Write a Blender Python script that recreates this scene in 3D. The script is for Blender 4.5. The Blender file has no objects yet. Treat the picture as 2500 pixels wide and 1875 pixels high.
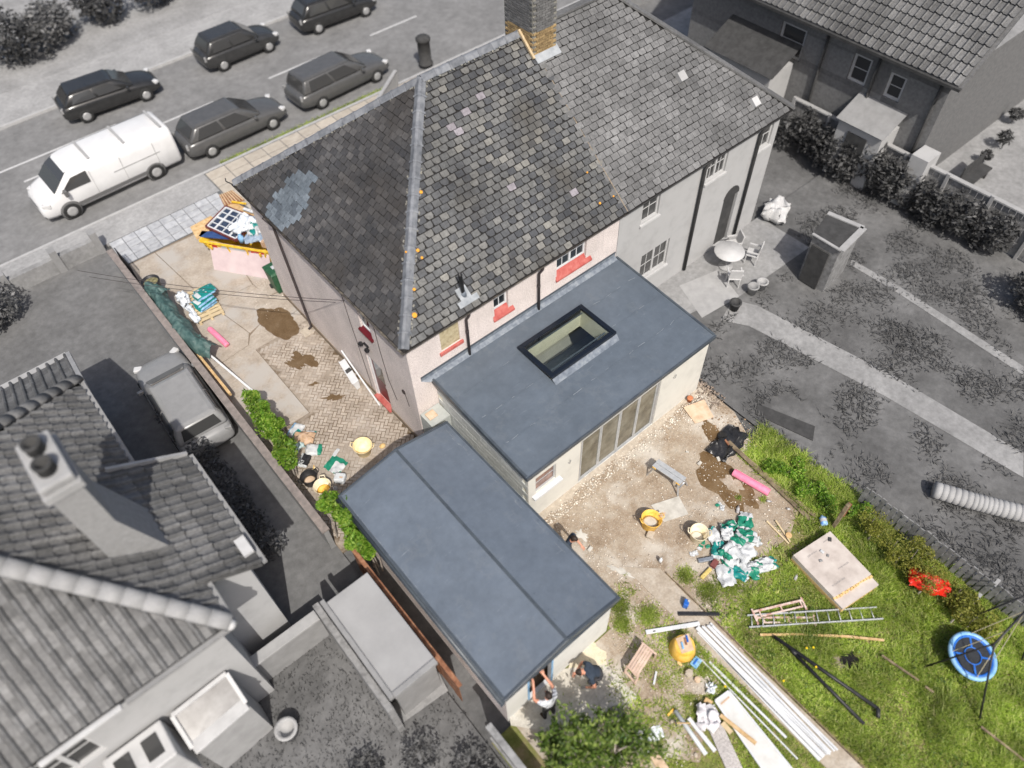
import bpy, math, random
import numpy as np
from mathutils import Vector, Matrix, Quaternion, noise as mnoise
random.seed(7); rng = np.random.default_rng(7)
S = bpy.context.scene
COL = S.collection
V = Vector
R = math.radians
# ------------------------------------------------------------------ camera
FPX, CX, CY = 1847.0, 1250.0, 937.5            # photograph is 2500 x 1875 px
CAM = np.array([-5.90, -11.94, 20.0])
_yaw, _pit, _rol = R(51.62), R(52.49), R(2.49)
_f = np.array([math.cos(_yaw)*math.cos(_pit), math.sin(_yaw)*math.cos(_pit), -math.sin(_pit)])
_r = np.array([math.sin(_yaw), -math.cos(_yaw), 0.0]); _d = np.cross(_f, _r)
RX = math.cos(_rol)*_r + math.sin(_rol)*_d; RY = -math.sin(_rol)*_r + math.cos(_rol)*_d; RZ = _f
cd = bpy.data.cameras.new('camera'); cam = bpy.data.objects.new('camera', cd); COL.objects.link(cam)
cd.sensor_fit = 'HORIZONTAL'; cd.sensor_width = 36.0; cd.lens = 36.0*FPX/2500.0
cd.clip_start = 0.5; cd.clip_end = 1500.0
cam.matrix_world = Matrix(((RX[0], -RY[0], -RZ[0], CAM[0]), (RX[1], -RY[1], -RZ[1], CAM[1]), (RX[2], -RY[2], -RZ[2], CAM[2]), (0, 0, 0, 1)))
S.camera = cam
cd.dof.use_dof = True; cd.dof.focus_distance = 23.5; cd.dof.aperture_fstop = 0.145      # soft foreground and street, as in the photograph
# ------------------------------------------------------------------ sky, sun, exposure
SUN = V((-0.29, -0.72, 1.0)).normalized()
w = bpy.data.worlds.new('World'); S.world = w; w.use_nodes = True
sky = w.node_tree.nodes.new('ShaderNodeTexSky'); sky.sky_type = 'NISHITA'; sky.sun_disc = False
sky.sun_elevation = math.asin(SUN.z); sky.sun_rotation = math.atan2(SUN.x, SUN.y)
sky.air_density = 1.0; sky.dust_density = 4.0; sky.ozone_density = 0.6
bg = w.node_tree.nodes['Background']; bg.inputs['Strength'].default_value = 0.115
w.node_tree.links.new(sky.outputs[0], bg.inputs['Color'])
sl = bpy.data.lights.new('sun', 'SUN'); sl.energy = 4.0; sl.angle = R(0.55); sl.color = (1.0, 0.955, 0.89)
so = bpy.data.objects.new('sun', sl); COL.objects.link(so); so.location = (0, 0, 40)
so.rotation_euler = SUN.to_track_quat('Z', 'Y').to_euler()
S.view_settings.view_transform = 'Standard'; S.view_settings.look = 'None'
S.view_settings.exposure = 0.12; S.view_settings.gamma = 1.0; S.view_settings.use_curve_mapping = False

# ------------------------------------------------------------------ photograph pixel -> world
def gp(x, y, z=0.0):
    d = RX*(x-CX)/FPX + RY*(y-CY)/FPX + RZ
    t = (z-CAM[2])/d[2]
    return V(CAM + t*d)
def gpl(x, y, axis, v):
    d = RX*(x-CX)/FPX + RY*(y-CY)/FPX + RZ
    t = (v-CAM[axis])/d[axis]
    return V(CAM + t*d)
def proj(p):
    q = np.array(p, float)-CAM
    a, b, c = RX@q, RY@q, RZ@q
    return CX+FPX*a/c, CY+FPX*b/c
def crop(ox, oy, s=3.16):
    return lambda x, y, z=0.0: gp(ox+x/s, oy+y/s, z)
def sm(a, b, x):
    t = min(1, max(0, (x-a)/(b-a))); return t*t*(3-2*t)
def pn(x, y, s=1.0, o=0.0): return mnoise.noise(V((x*s+o, y*s-o, o)))

# ------------------------------------------------------------------ mesh builder
class MB:
    def __init__(s): s.v = []; s.f = []; s.m = []
    def add(s, vs, fs, mi=0):
        o = len(s.v); s.v.extend([tuple(v) for v in vs]); s.f.extend([tuple(i+o for i in f) for f in fs]); s.m.extend([mi]*len(fs)); return s
    def box(s, c, d, M=None, mi=0):
        x, y, z = d[0]/2, d[1]/2, d[2]/2
        vs = [V((a*x, b*y, e*z)) for e in (-1, 1) for b in (-1, 1) for a in (-1, 1)]
        if M is not None: vs = [M @ v for v in vs]
        c = V(c); return s.add([v+c for v in vs], [(0, 2, 3, 1), (4, 5, 7, 6), (0, 1, 5, 4), (2, 6, 7, 3), (0, 4, 6, 2), (1, 3, 7, 5)], mi)
    def bb(s, x0, x1, y0, y1, z0, z1, mi=0):
        return s.box(((x0+x1)/2, (y0+y1)/2, (z0+z1)/2), (x1-x0, y1-y0, z1-z0), None, mi)
    def quad(s, a, b, c, d, mi=0): return s.add([a, b, c, d], [(0, 1, 2, 3)], mi)
    def prism(s, poly, z0, z1, mi=0):
        n = len(poly); ar = sum(poly[i][0]*poly[(i+1) % n][1]-poly[(i+1) % n][0]*poly[i][1] for i in range(n))
        if ar < 0: poly = poly[::-1]
        vs = [(p[0], p[1], z0) for p in poly]+[(p[0], p[1], z1) for p in poly]
        return s.add(vs, [tuple(range(n-1, -1, -1)), tuple(range(n, 2*n))]+[(i, (i+1) % n, n+(i+1) % n, n+i) for i in range(n)], mi)
    def beam(s, a, b, w, h, up=(0, 0, 1), mi=0):
        a, b = V(a), V(b); d = b-a; L = d.length; d.normalize(); u = V(up); sx = d.cross(u)
        if sx.length < 1e-4: sx = d.cross(V((1, 0, 0)))
        sx.normalize(); u = sx.cross(d)
        M = Matrix((d, sx, u)).transposed()
        return s.box((a+b)/2, (L, w, h), M, mi)
    def tube(s, pts, r, n=8, caps=True, mi=0):
        pts = [V(p) for p in pts]; k = len(pts); rr = r if isinstance(r, (list, tuple)) else [r]*k
        o = len(s.v); prev = None
        for i, p in enumerate(pts):
            d = (pts[min(i+1, k-1)]-pts[max(i-1, 0)]).normalized()
            if prev is None:
                u = d.orthogonal().normalized()
            else:
                u = (prev-d*prev.dot(d)); u = u.normalized() if u.length > 1e-6 else d.orthogonal().normalized()
            prev = u; w_ = d.cross(u)
            for j in range(n):
                a = 2*math.pi*j/n; s.v.append(tuple(p+(u*math.cos(a)+w_*math.sin(a))*rr[i]))
        fs = [(o+i*n+j, o+i*n+(j+1) % n, o+(i+1)*n+(j+1) % n, o+(i+1)*n+j) for i in range(k-1) for j in range(n)]
        if caps: fs += [tuple(o+j for j in range(n-1, -1, -1)), tuple(o+(k-1)*n+j for j in range(n))]
        s.f.extend(fs); s.m.extend([mi]*len(fs)); return s
    def lathe(s, prof, n=18, c=(0, 0, 0), M=None, mi=0, sx=1.0, sy=1.0):
        o = len(s.v); c = V(c)
        for (r, z) in prof:
            for j in range(n):
                a = 2*math.pi*j/n; v = V((r*math.cos(a)*sx, r*math.sin(a)*sy, z)); s.v.append(tuple((M @ v if M is not None else v)+c))
        fs = [(o+i*n+j, o+i*n+(j+1) % n, o+(i+1)*n+(j+1) % n, o+(i+1)*n+j) for i in range(len(prof)-1) for j in range(n)]
        if prof[0][0] > 1e-3: fs.append(tuple(o+j for j in range(n-1, -1, -1)))
        if prof[-1][0] > 1e-3: fs.append(tuple(o+(len(prof)-1)*n+j for j in range(n)))
        s.f.extend(fs); s.m.extend([mi]*len(fs)); return s
    def loft(s, rings, mi=0, caps=True):
        o = len(s.v); n = len(rings[0])
        for rg in rings: s.v.extend([tuple(p) for p in rg])
        fs = [(o+i*n+j, o+i*n+(j+1) % n, o+(i+1)*n+(j+1) % n, o+(i+1)*n+j) for i in range(len(rings)-1) for j in range(n)]
        if caps: fs += [tuple(o+j for j in range(n-1, -1, -1)), tuple(o+(len(rings)-1)*n+j for j in range(n))]
        s.f.extend(fs); s.m.extend([mi]*len(fs)); return s
    def torus(s, c, R0, r, n=28, k=8, M=None, mi=0, sy=1.0):
        pts = [V(c)+((M @ V((R0*math.cos(2*math.pi*i/n), sy*R0*math.sin(2*math.pi*i/n), 0))) if M is not None else V((R0*math.cos(2*math.pi*i/n), sy*R0*math.sin(2*math.pi*i/n), 0))) for i in range(n+1)]
        return s.tube(pts, r, k, False, mi)
    def mesh(s, name, origin=(0, 0, 0), smooth=False):
        me = bpy.data.meshes.new(name); o = V(origin)
        me.from_pydata([V(v)-o for v in s.v], [], s.f)
        if any(s.m): me.polygons.foreach_set('material_index', s.m)
        if smooth: me.polygons.foreach_set('use_smooth', [True]*len(me.polygons))
        me.update(); return me
LOC = {}
def _link(o, parent):
    COL.objects.link(o)
    if parent is not None: o.parent = parent; LOC[o.name] = LOC[parent.name]
def put(name, mb, m, parent=None, smooth=False, bevel=0, label=None, cat=None, group=None, kind=None, origin=None):
    """one mesh object from world-space geometry; a top-level one gets its origin at its base"""
    if parent is not None: L = LOC[parent.name]
    else:
        if origin is None:
            a = np.array(mb.v); origin = V(((a[:, 0].min()+a[:, 0].max())/2, (a[:, 1].min()+a[:, 1].max())/2, a[:, 2].min()))
        L = V(origin)
    o = bpy.data.objects.new(name, mb.mesh(name, L, smooth))
    for mm in (m if isinstance(m, (list, tuple)) else [m]): o.data.materials.append(mm)
    _link(o, parent)
    if parent is None: o.location = L; LOC[o.name] = L
    if bevel:
        b = o.modifiers.new('bevel', 'BEVEL'); b.width = bevel; b.segments = 2; b.limit_method = 'ANGLE'
    return tag(o, label, cat, group, kind)
def tag(o, label=None, cat=None, group=None, kind=None):
    if label: o['label'] = label
    if cat: o['category'] = cat
    if group: o['group'] = group
    if kind: o['kind'] = kind
    return o
def thing(name, label, cat, loc, group=None):
    o = bpy.data.objects.new(name, None); o.empty_display_size = .2; COL.objects.link(o); o.location = V(loc); LOC[o.name] = V(loc)
    return tag(o, label, cat, group)
def piece(name, me, M, parent):
    o = bpy.data.objects.new(name, me); _link(o, parent); o.matrix_basis = Matrix.Translation(-LOC[parent.name]) @ M; return o
def npmesh(name, verts, faces, m, parent=None, kind=None, label=None, cat=None, origin=(0, 0, 0), mi=None):
    """big joined mesh from numpy arrays; faces (k,3) or (k,4)"""
    me = bpy.data.meshes.new(name); verts = np.asarray(verts, np.float32)-np.array(LOC[parent.name] if parent else origin, np.float32)
    k, n = faces.shape
    me.vertices.add(len(verts)); me.vertices.foreach_set('co', verts.ravel())
    me.loops.add(k*n); me.loops.foreach_set('vertex_index', faces.astype(np.int32).ravel())
    me.polygons.add(k); me.polygons.foreach_set('loop_start', np.arange(0, k*n, n, dtype=np.int32))
    try: me.polygons.foreach_set('loop_total', np.full(k, n, np.int32))
    except Exception: pass
    for mm in (m if isinstance(m, (list, tuple)) else [m]): me.materials.append(mm)
    if mi is not None: me.polygons.foreach_set('material_index', np.asarray(mi, np.int32))
    me.update(calc_edges=True)
    o = bpy.data.objects.new(name, me); _link(o, parent)
    if parent is None: o.location = V(origin); LOC[o.name] = V(origin)
    return tag(o, label, cat, None, kind)

# ------------------------------------------------------------------ materials
def srgb(r, g, b):
    f = lambda c: (c/255/12.92 if c/255 <= .04045 else ((c/255+.055)/1.055)**2.4)
    return (f(r), f(g), f(b))
class NT:
    def __init__(s, name):
        s.m = bpy.data.materials.new(name); s.m.use_nodes = True; s.t = s.m.node_tree; s.b = s.t.nodes['Principled BSDF']
        g = s.n('ShaderNodeNewGeometry'); s.pos = g.outputs['Position']; s.isl = g.outputs['Random Per Island']
    def n(s, t): return s.t.nodes.new(t)
    def l(s, a, b): s.t.links.new(a, b)
    def noise(s, scale, detail=5, rough=.6, vec=None):
        n = s.n('ShaderNodeTexNoise'); n.inputs['Scale'].default_value = scale; n.inputs['Detail'].default_value = detail; n.inputs['Roughness'].default_value = rough
        s.l(vec or s.pos, n.inputs['Vector']); return n.outputs['Fac']
    def vor(s, scale, out='Distance', feat='F1'):
        n = s.n('ShaderNodeTexVoronoi'); n.feature = feat; n.inputs['Scale'].default_value = scale; s.l(s.pos, n.inputs['Vector']); return n.outputs[out]
    def ramp(s, fac, stops, interp='LINEAR'):
        r = s.n('ShaderNodeValToRGB'); e = r.color_ramp.elements; r.color_ramp.interpolation = interp
        while len(e) < len(stops): e.new(.5)
        for i, (p, c) in enumerate(stops): e[i].position = p; e[i].color = (*c, 1) if len(c) == 3 else c
        s.l(fac, r.inputs[0]); return r.outputs[0]
    def mix(s, fac, a, b, mode='MIX'):
        n = s.n('ShaderNodeMix'); n.data_type = 'RGBA'; n.blend_type = mode
        for so_, i in ((fac, 0), (a, 6), (b, 7)):
            if isinstance(so_, (int, float)): n.inputs[i].default_value = so_
            elif isinstance(so_, tuple): n.inputs[i].default_value = (*so_, 1)
            else: s.l(so_, n.inputs[i])
        return n.outputs[2]
    def math(s, op, a, b=None):
        n = s.n('ShaderNodeMath'); n.operation = op
        for i, x in enumerate((a, b)):
            if x is None: continue
            if isinstance(x, (int, float)): n.inputs[i].default_value = x
            else: s.l(x, n.inputs[i])
        return n.outputs[0]
    def rnd(s):
        o = s.n('ShaderNodeObjectInfo'); return s.math('FRACT', s.math('ADD', o.outputs['Random'], s.isl))
    def maprange(s, x, a, b, c, d):
        n = s.n('ShaderNodeMapRange'); s.l(x, n.inputs[0])
        for i, v in enumerate((a, b, c, d)): n.inputs[i+1].default_value = v
        return n.outputs[0]
    def scalec(s, col, val):
        n = s.n('ShaderNodeHueSaturation'); s.l(val, n.inputs['Value'])
        if isinstance(col, tuple): n.inputs['Color'].default_value = (*col, 1)
        else: s.l(col, n.inputs['Color'])
        return n.outputs[0]
    def bump(s, h, strength=.3, dist=.02):
        b = s.n('ShaderNodeBump'); b.inputs['Strength'].default_value = strength; b.inputs['Distance'].default_value = dist; s.l(h, b.inputs['Height']); s.l(b.outputs[0], s.b.inputs['Normal'])
    def done(s, col=None, rough=.7, metal=0., spec=.35):
        if col is not None:
            if isinstance(col, tuple): s.b.inputs['Base Color'].default_value = (*col, 1)
            else: s.l(col, s.b.inputs['Base Color'])
        if isinstance(rough, (int, float)): s.b.inputs['Roughness'].default_value = rough
        else: s.l(rough, s.b.inputs['Roughness'])
        s.b.inputs['Metallic'].default_value = metal; s.b.inputs['Specular IOR Level'].default_value = spec
        return s.m
def mat(name, cols, rough=.7, scale=4., bump=0., bscale=60., metal=0., rnd=0., spec=.35, lo=.32, hi=.68, grime=.0, dist=.01):
    t = NT(name)
    if isinstance(cols[0], (int, float)): cols = [tuple(cols)]
    if len(cols) == 1: col = cols[0]
    else: col = t.ramp(t.noise(scale), [(lo+(hi-lo)*i/(len(cols)-1), c) for i, c in enumerate(cols)])
    if rnd: col = t.scalec(col, t.maprange(t.rnd(), 0, 1, 1-rnd, 1+rnd))
    if grime: col = t.scalec(col, t.maprange(t.noise(.9, 4), .3, .7, 1-grime, 1+grime*.6))
    if bump: t.bump(t.noise(bscale, 4), bump, dist)
    return t.done(col, rough, metal, spec)
def g(v): return (v, v, v)
def m_pebble(name, base, dark, light):
    t = NT(name); c = t.ramp(t.noise(26, 5, .95), [(.33, dark), (.45, base), (.60, light)])
    st = t.maprange(t.noise(1.1, 5), .3, .72, .84, 1.06); c = t.scalec(c, st); mp = t.n('ShaderNodeMapping'); mp.inputs['Scale'].default_value = (3.5, 3.5, .35); t.l(t.pos, mp.inputs['Vector']); c = t.scalec(c, t.maprange(t.noise(1.0, 5, .7, mp.outputs[0]), .55, .75, 1.0, .84))
    t.bump(t.noise(90, 3), .8, .012); return t.done(c, .95, 0, .1)
M_pebble = m_pebble('pebbledash_pink', (.62, .545, .515), (.27, .235, .235), (.84, .775, .745))
M_pebbleg = m_pebble('pebbledash_grey', (.42, .42, .42), (.30, .30, .30), (.55, .55, .55))
M_pebbled = m_pebble('pebbledash_board', (.42, .39, .37), (.15, .14, .14), (.62, .59, .57))
def m_render(name, c, d=.06):
    t = NT(name); k = t.ramp(t.noise(1.6, 7, .65), [(.3, tuple(x*(1-d*2.2) for x in c)), (.5, c), (.75, tuple(min(.86, x*1.05) for x in c))])
    sp = t.ramp(t.noise(22, 3), [(.24, (1, 1, 1)), (.3, (0, 0, 0))]); k = t.mix(sp, k, tuple(x*.8 for x in c)); t.bump(t.noise(35, 5), .25, .006); return t.done(k, .9, 0, .15)
M_render = m_render('cream_render', (.60, .585, .535))
M_render_w = m_render('white_render', (.64, .635, .605))
M_renderg = m_render('grey_render', (.40, .40, .40)); M_rendergl = m_render('light_grey_render', (.40, .40, .40)); M_rendergd = m_render('dark_grey_render', (.13, .13, .13))
def m_slate(name, stops, moss=(.07, .065, .055), lich=(.36, .35, .28), lk=(.62, .70), mk=(.55, .72)):
    t = NT(name); c = t.ramp(t.rnd(), stops)
    # weathered streaks inside each slate
    c = t.scalec(c, t.maprange(t.noise(11, 5, .75), .25, .75, .55, 1.38)); c = t.scalec(c, t.maprange(t.noise(.42, 3), .3, .7, .62, 1.28))
    c = t.mix(t.ramp(t.noise(.55, 4, .6), [(mk[0], (0, 0, 0)), (mk[1], (.75, .75, .75))]), c, moss)
    big = t.ramp(t.noise(.8, 3), [(.45, (0, 0, 0)), (.65, (1, 1, 1))])
    li = t.ramp(t.noise(24, 4, .75), [(lk[0], (0, 0, 0)), (lk[1], (1, 1, 1))])
    c = t.mix(t.mix(1., big, li, 'MULTIPLY'), c, lich)
    t.bump(t.noise(45, 5), .35, .006); return t.done(c, t.maprange(t.noise(6, 3), .3, .7, .5, .8), 0, .4)
M_slateR = m_slate('slate_weathered', [(0, (.045, .048, .054)), (.2, (.07, .073, .078)), (.6, (.108, .11, .11)), (.92, (.145, .144, .138)), (1, (.20, .195, .178))])
M_slateL = m_slate('slate_dark_brown', [(0, (.045, .045, .048)), (.5, (.068, .067, .068)), (1, (.105, .101, .10))], moss=(.045, .040, .036), lich=(.28, .26, .22), lk=(.66, .73), mk=(.42, .66))
M_slateN = m_slate('slate_new_blue', [(0, (.085, .10, .12)), (.25, (.13, .155, .18)), (1, (.175, .205, .235))], lk=(.9, .95), mk=(.95, 1))
M_slateV = m_slate('slate_lilac', [(0, (.24, .22, .24)), (1, (.28, .26, .285))], lk=(.9, .95), mk=(.95, 1))
M_slateG = m_slate('slate_grey', [(0, g(.115)), (.5, g(.14)), (1, g(.175))], moss=g(.12), lich=g(.34))
M_tileG = m_slate('concrete_tile_grey', [(0, g(.10)), (.5, g(.125)), (1, g(.165))], moss=g(.09), lich=g(.36), lk=(.66, .74))
M_deck = mat('roof_felt', [(.018, .017, .017)], .95)
M_lead = mat('lead', [(.10, .12, .15), (.16, .185, .22), (.24, .265, .29)], .55, 7, .3, 30, 0, 0, .5)
M_ridge = mat('ridge_tile_clay', [(.11, .12, .135), (.17, .18, .20), (.22, .23, .245)], .75, 5, .3, 50, 0, .14, .4, grime=.15)
M_mortar = mat('lime_mortar', [(.16, .155, .14), (.30, .29, .25)], .95, 14, .6, 70)
def m_membrane(name, c):
    t = NT(name); k = t.ramp(t.noise(.7, 6, .6), [(.3, tuple(x*.86 for x in c)), (.7, tuple(x*1.1 for x in c))])
    mp = t.n('ShaderNodeMapping'); mp.inputs['Scale'].default_value = (.55, 5, 1); t.l(t.pos, mp.inputs['Vector'])
    s1 = t.ramp(t.noise(3.2, 6, .75, mp.outputs[0]), [(.63, (0, 0, 0)), (.78, (.55, .55, .55))])
    s2 = t.ramp(t.noise(26, 4, .8), [(.68, (0, 0, 0)), (.8, (.8, .8, .8))])
    bl = t.ramp(t.noise(1.3, 3), [(.42, (0, 0, 0)), (.66, (1, 1, 1))]); k = t.scalec(k, t.maprange(t.noise(4.5, 6, .7), .3, .7, .90, 1.09)); k = t.mix(t.ramp(t.noise(.9, 5, .7), [(.56, (0, 0, 0)), (.60, (.14, .14, .14)), (.64, (0, 0, 0))]), k, (.20, .215, .225))
    k = t.mix(s1, k, (.36, .40, .44)); k = t.mix(t.mix(1., s2, bl, 'MULTIPLY'), k, (.42, .45, .48))
    t.bump(t.noise(3, 3), .12, .02); return t.done(k, t.maprange(t.noise(2.2, 4), .3, .7, .38, .56), 0, .45)
M_membrane = m_membrane('roof_membrane', (.100, .122, .150)); M_membrane2 = m_membrane('roof_membrane_garage', (.118, .143, .178))
M_trim = mat('anthracite_trim', [(.045, .055, .068), (.075, .09, .105)], .4, 3, 0, 60, 0, 0, .5)
M_black = mat('black_plastic', [(.012, .012, .014), (.03, .03, .033)], .45, 5); M_blackg = mat('black_gloss', [(.010, .014, .022)], .2)
M_brownpipe = mat('brown_black_pipe', [(.035, .026, .026), (.06, .05, .05)], .5, 6)
M_gutter = mat('weathered_gutter', [(.03, .028, .027), (.065, .058, .052), (.16, .14, .11)], .8, 4, .2)
M_upvc = mat('white_upvc', [(.56, .58, .60), (.66, .67, .68)], .35, 3, 0, 60, 0, 0, .5); M_whitep = mat('white_panel', [(.54, .535, .51), (.62, .615, .595), (.66, .655, .635)], .55, 2.5, .05)
M_red = mat('red_painted_sill', [(.36, .075, .065), (.44, .115, .10), (.48, .17, .145)], .7, 6, .15); M_reddk = mat('dark_red_gloss', [(.09, .008, .012), (.13, .014, .018)], .35)
def m_glass(name, c=(.02, .025, .03), rough=.06): return mat(name, [c], rough, spec=.7)
M_glass = m_glass('window_glass_dark'); M_glassb = mat('dusty_glass', [(.075, .068, .050), (.135, .125, .092), (.20, .19, .15)], .22, 2.3, spec=.6)
M_osb = mat('boarding_ply', [(.30, .25, .155), (.42, .36, .23), (.48, .42, .29)], .9, 9, .2)
M_bare = mat('bare_metal_alu', [(.46, .48, .50), (.60, .61, .63)], .38, 8, .05, 50, .75, 0, .5); M_ladder = mat('ladder_aluminium', [(.40, .42, .43), (.54, .55, .56)], .5, 8, 0, 60, .35)
M_wood = mat('sawn_timber', [(.42, .27, .12), (.56, .38, .19), (.64, .46, .26)], .8, 7, .2, 40, 0, .1); M_woodp = mat('pale_timber', [(.50, .40, .24), (.62, .50, .32)], .8, 7, .2, 40, 0, .12)
M_woodg = mat('weathered_timber', [(.10, .075, .05), (.20, .155, .10), (.29, .23, .15)], .9, 6, .4, 40, 0, .12); M_woodd = mat('stained_timber', [(.13, .055, .03), (.24, .11, .06), (.32, .17, .10)], .8, 7, .3, 40, 0, .2)
M_teak = mat('pinkish_teak', [(.46, .33, .26), (.58, .44, .36)], .8, 9, .2, 40, 0, .08); M_redpost = mat('red_brown_post', [(.20, .07, .045), (.40, .14, .09)], .85, 5, .3)
M_yellow = mat('yellow_rubber', [(.60, .33, .04), (.78, .48, .09), (.80, .52, .16)], .6, 5, .05); M_yellowp = mat('pale_yellow_tub', [(.76, .58, .28), (.80, .70, .47)], .6, 6); M_cream = mat('cream_tub', [(.62, .52, .33), (.74, .65, .47), (.78, .71, .56)], .65, 7)
M_skip = mat('skip_yellow', [(.50, .29, .02), (.74, .47, .03), (.78, .54, .08)], .55, 5, .15, 20, 0, 0, .4); M_skipr = mat('red_panel', [(.55, .03, .02)], .5)
M_teal = mat('teal_bag', [(.006, .16, .15), (.012, .235, .215)], .4, 10, .4, 18); M_green = mat('green_print', [(.012, .17, .10), (.02, .23, .15)], .4, 8, .3, 25); M_bagw = mat('white_bag', [(.40, .42, .44), (.50, .515, .525), (.58, .59, .59)], .45, 6, .4, 22)
M_bagb = mat('blue_bag_side', [(.16, .32, .50), (.26, .44, .62)], .4, 8); M_card = mat('brown_paper_bag', [(.36, .23, .14), (.50, .34, .22), (.56, .42, .32)], .8, 6, .4, 20)
M_pink = mat('pink_foam', [(.80, .20, .32), (.82, .29, .42)], .5, 6); M_pinkb = mat('pink_plasterboard', [(.53, .425, .44), (.58, .475, .485), (.62, .515, .52)], .85, 2.2, .04)
M_tarp = mat('green_tarpaulin', [(.035, .075, .072), (.065, .12, .115), (.11, .17, .16)], .5, 5, .5, 9, dist=.03)
M_poly = mat('clear_polythene', [(.55, .60, .66), (.74, .77, .80)], .25, 5, .6, 10, dist=.03); M_blackpoly = mat('black_polythene', [(.012, .012, .013), (.032, .032, .034)], .22, 6, .6, 8, dist=.03)
M_binG = mat('wheelie_bin_green', [(.018, .075, .035), (.035, .105, .055)], .45, 5); M_blue = mat('blue_plastic', [(.015, .10, .42), (.03, .17, .58)], .4, 6); M_bluel = mat('light_blue_plastic', [(.15, .36, .62), (.3, .5, .72)], .4, 5)
M_bluesheet = mat('blue_door_panel', [(.02, .05, .16), (.05, .10, .25)], .5, 5); M_orange = mat('orange_plastic', [(.75, .18, .01)], .5); M_redbag = mat('red_bag', [(.50, .012, .006), (.72, .03, .012)], .45, 9, .5, 12)
M_foam = mat('insulation_foil_face', [(.40, .35, .315), (.50, .445, .405), (.57, .52, .475)], .7, 2.4, .1, 14); M_foamy = mat('foam_core', [(.58, .37, .14), (.72, .52, .26)], .9, 9, .4)
M_plaster = mat('plaster_dusted_board', [(.38, .36, .32), (.50, .48, .43), (.60, .58, .53)], .9, 3, .1); M_boardt = mat('tan_board', [(.46, .33, .22), (.58, .43, .30), (.64, .50, .38)], .85, 4, .1)
M_stone = mat('concrete_lump', [(.36, .31, .25), (.50, .44, .36)], .95, 9, .6, 30); M_fabric = mat('dust_sheet', [(.50, .48, .50), (.66, .64, .66), (.72, .71, .72)], .9, 5, .5, 12, dist=.02)
M_rust = mat('painted_trestle_metal', [(.33, .12, .09), (.60, .46, .40), (.68, .58, .52)], .7, 9, .2)
M_skin = mat('skin', [(.50, .22, .14), (.62, .32, .22)], .55, 9); M_navy = mat('navy_cotton', [(.022, .032, .05), (.04, .055, .08)], .9, 9, .3, 60); M_hair = mat('dark_hair', [(.016, .010, .008), (.04, .026, .02)], .6, 30, .4, 90)
M_shirtw = mat('pale_patterned_shirt', [(.16, .19, .24), (.62, .64, .68), (.72, .73, .76)], .9, 14, .2); M_trous = mat('dark_trousers', [(.03, .03, .035), (.06, .06, .065)], .9, 8); M_boot = mat('work_boot', [(.05, .035, .025)], .8); M_glove = mat('grey_glove', [(.25, .25, .25), (.36, .36, .36)], .9, 20)
# --- grounds
def m_ground(name, stops, sc=1.4, bump=.5, bs=30, chips=None, ck=(.66, .7), rough=.95, dist=.02, c2=None):
    t = NT(name); c = t.ramp(t.noise(sc, 8, .68), stops)
    c = t.scalec(c, t.maprange(t.noise(sc*9, 5, .7), .28, .72, .78, 1.18))
    if c2: c = t.mix(t.ramp(t.noise(c2[0], 5, .6), [(c2[1], (0, 0, 0)), (c2[2], (1, 1, 1))]), c, c2[3])
    if chips: c = t.mix(t.ramp(t.noise(38, 3, .75), [(ck[0], (0, 0, 0)), (ck[1], (1, 1, 1))]), c, chips)
    t.bump(t.noise(bs, 6, .7), bump, dist); return t.done(c, rough, 0, .15)
M_mud = m_ground('trodden_earth', [(.28, (.20, .145, .095)), (.45, (.31, .245, .18)), (.6, (.38, .32, .25)), (.75, (.48, .435, .37))], 1.3, .7, 16, (.60, .56, .50), (.60, .66), c2=(.75, .50, .66, (.50, .46, .40)))
M_lawn = m_ground('lawn_soil', [(.3, (.10, .13, .03)), (.48, (.18, .19, .06)), (.62, (.27, .22, .12)), (.75, (.34, .28, .19))], 1.6, .8, 22)
M_conc = m_ground('drive_concrete', [(.3, (.30, .255, .21)), (.5, (.39, .34, .285)), (.7, (.47, .42, .365))], 1.4, .25, 40, (.50, .46, .41), (.62, .72), c2=(.6, .48, .6, (.40, .375, .345)), dist=.008)
M_concd = m_ground('concrete_joint', [(.3, (.16, .125, .09)), (.7, (.27, .22, .17))], 3, .3, 40)
M_patio = m_ground('dusty_patio_slab', [(.3, (.38, .35, .30)), (.5, (.52, .49, .43)), (.7, (.60, .58, .53))], 2.2, .25, 40, dist=.008)
M_path = m_ground('garden_path_concrete', [(.3, (.31, .26, .20)), (.5, (.40, .345, .28)), (.7, (.50, .455, .39))], 1.6, .3, 30, dist=.01)
M_block = mat('clay_paver', [(.28, .235, .19), (.37, .32, .27), (.43, .385, .34)], .85, 1.6, .3, 60, 0, .13)
M_blockj = m_ground('paver_joint_sand', [(.30, (.07, .045, .026)), (.45, (.12, .085, .052)), (.53, (.29, .245, .20)), (.75, (.37, .325, .275))], .55, .2, 40)
M_wet = m_ground('wet_concrete', [(.3, (.105, .066, .033)), (.55, (.145, .098, .055)), (.75, (.19, .14, .09))], 2.0, .06, 20, rough=.30, dist=.004)
M_wetm = m_ground('wet_mud', [(.3, (.10, .06, .028)), (.5, (.155, .10, .05)), (.72, (.23, .165, .10))], 1.8, .1, 14, rough=.32, dist=.006)
M_slab = mat('grey_paving_slab', [(.30, .31, .33), (.40, .41, .43), (.47, .48, .49)], .85, 4, .2, 40, 0, .1); M_slabj = mat('slab_joint', [(.11, .115, .12)], .95)
M_slabb = mat('buff_paving_slab', [(.36, .32, .27), (.46, .42, .36)], .85, 3, .2, 40, 0, .08)
M_road = m_ground('road_asphalt_grey', [(.3, g(.155)), (.5, g(.19)), (.7, g(.23))], .35, .15, 80, dist=.004)
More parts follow.
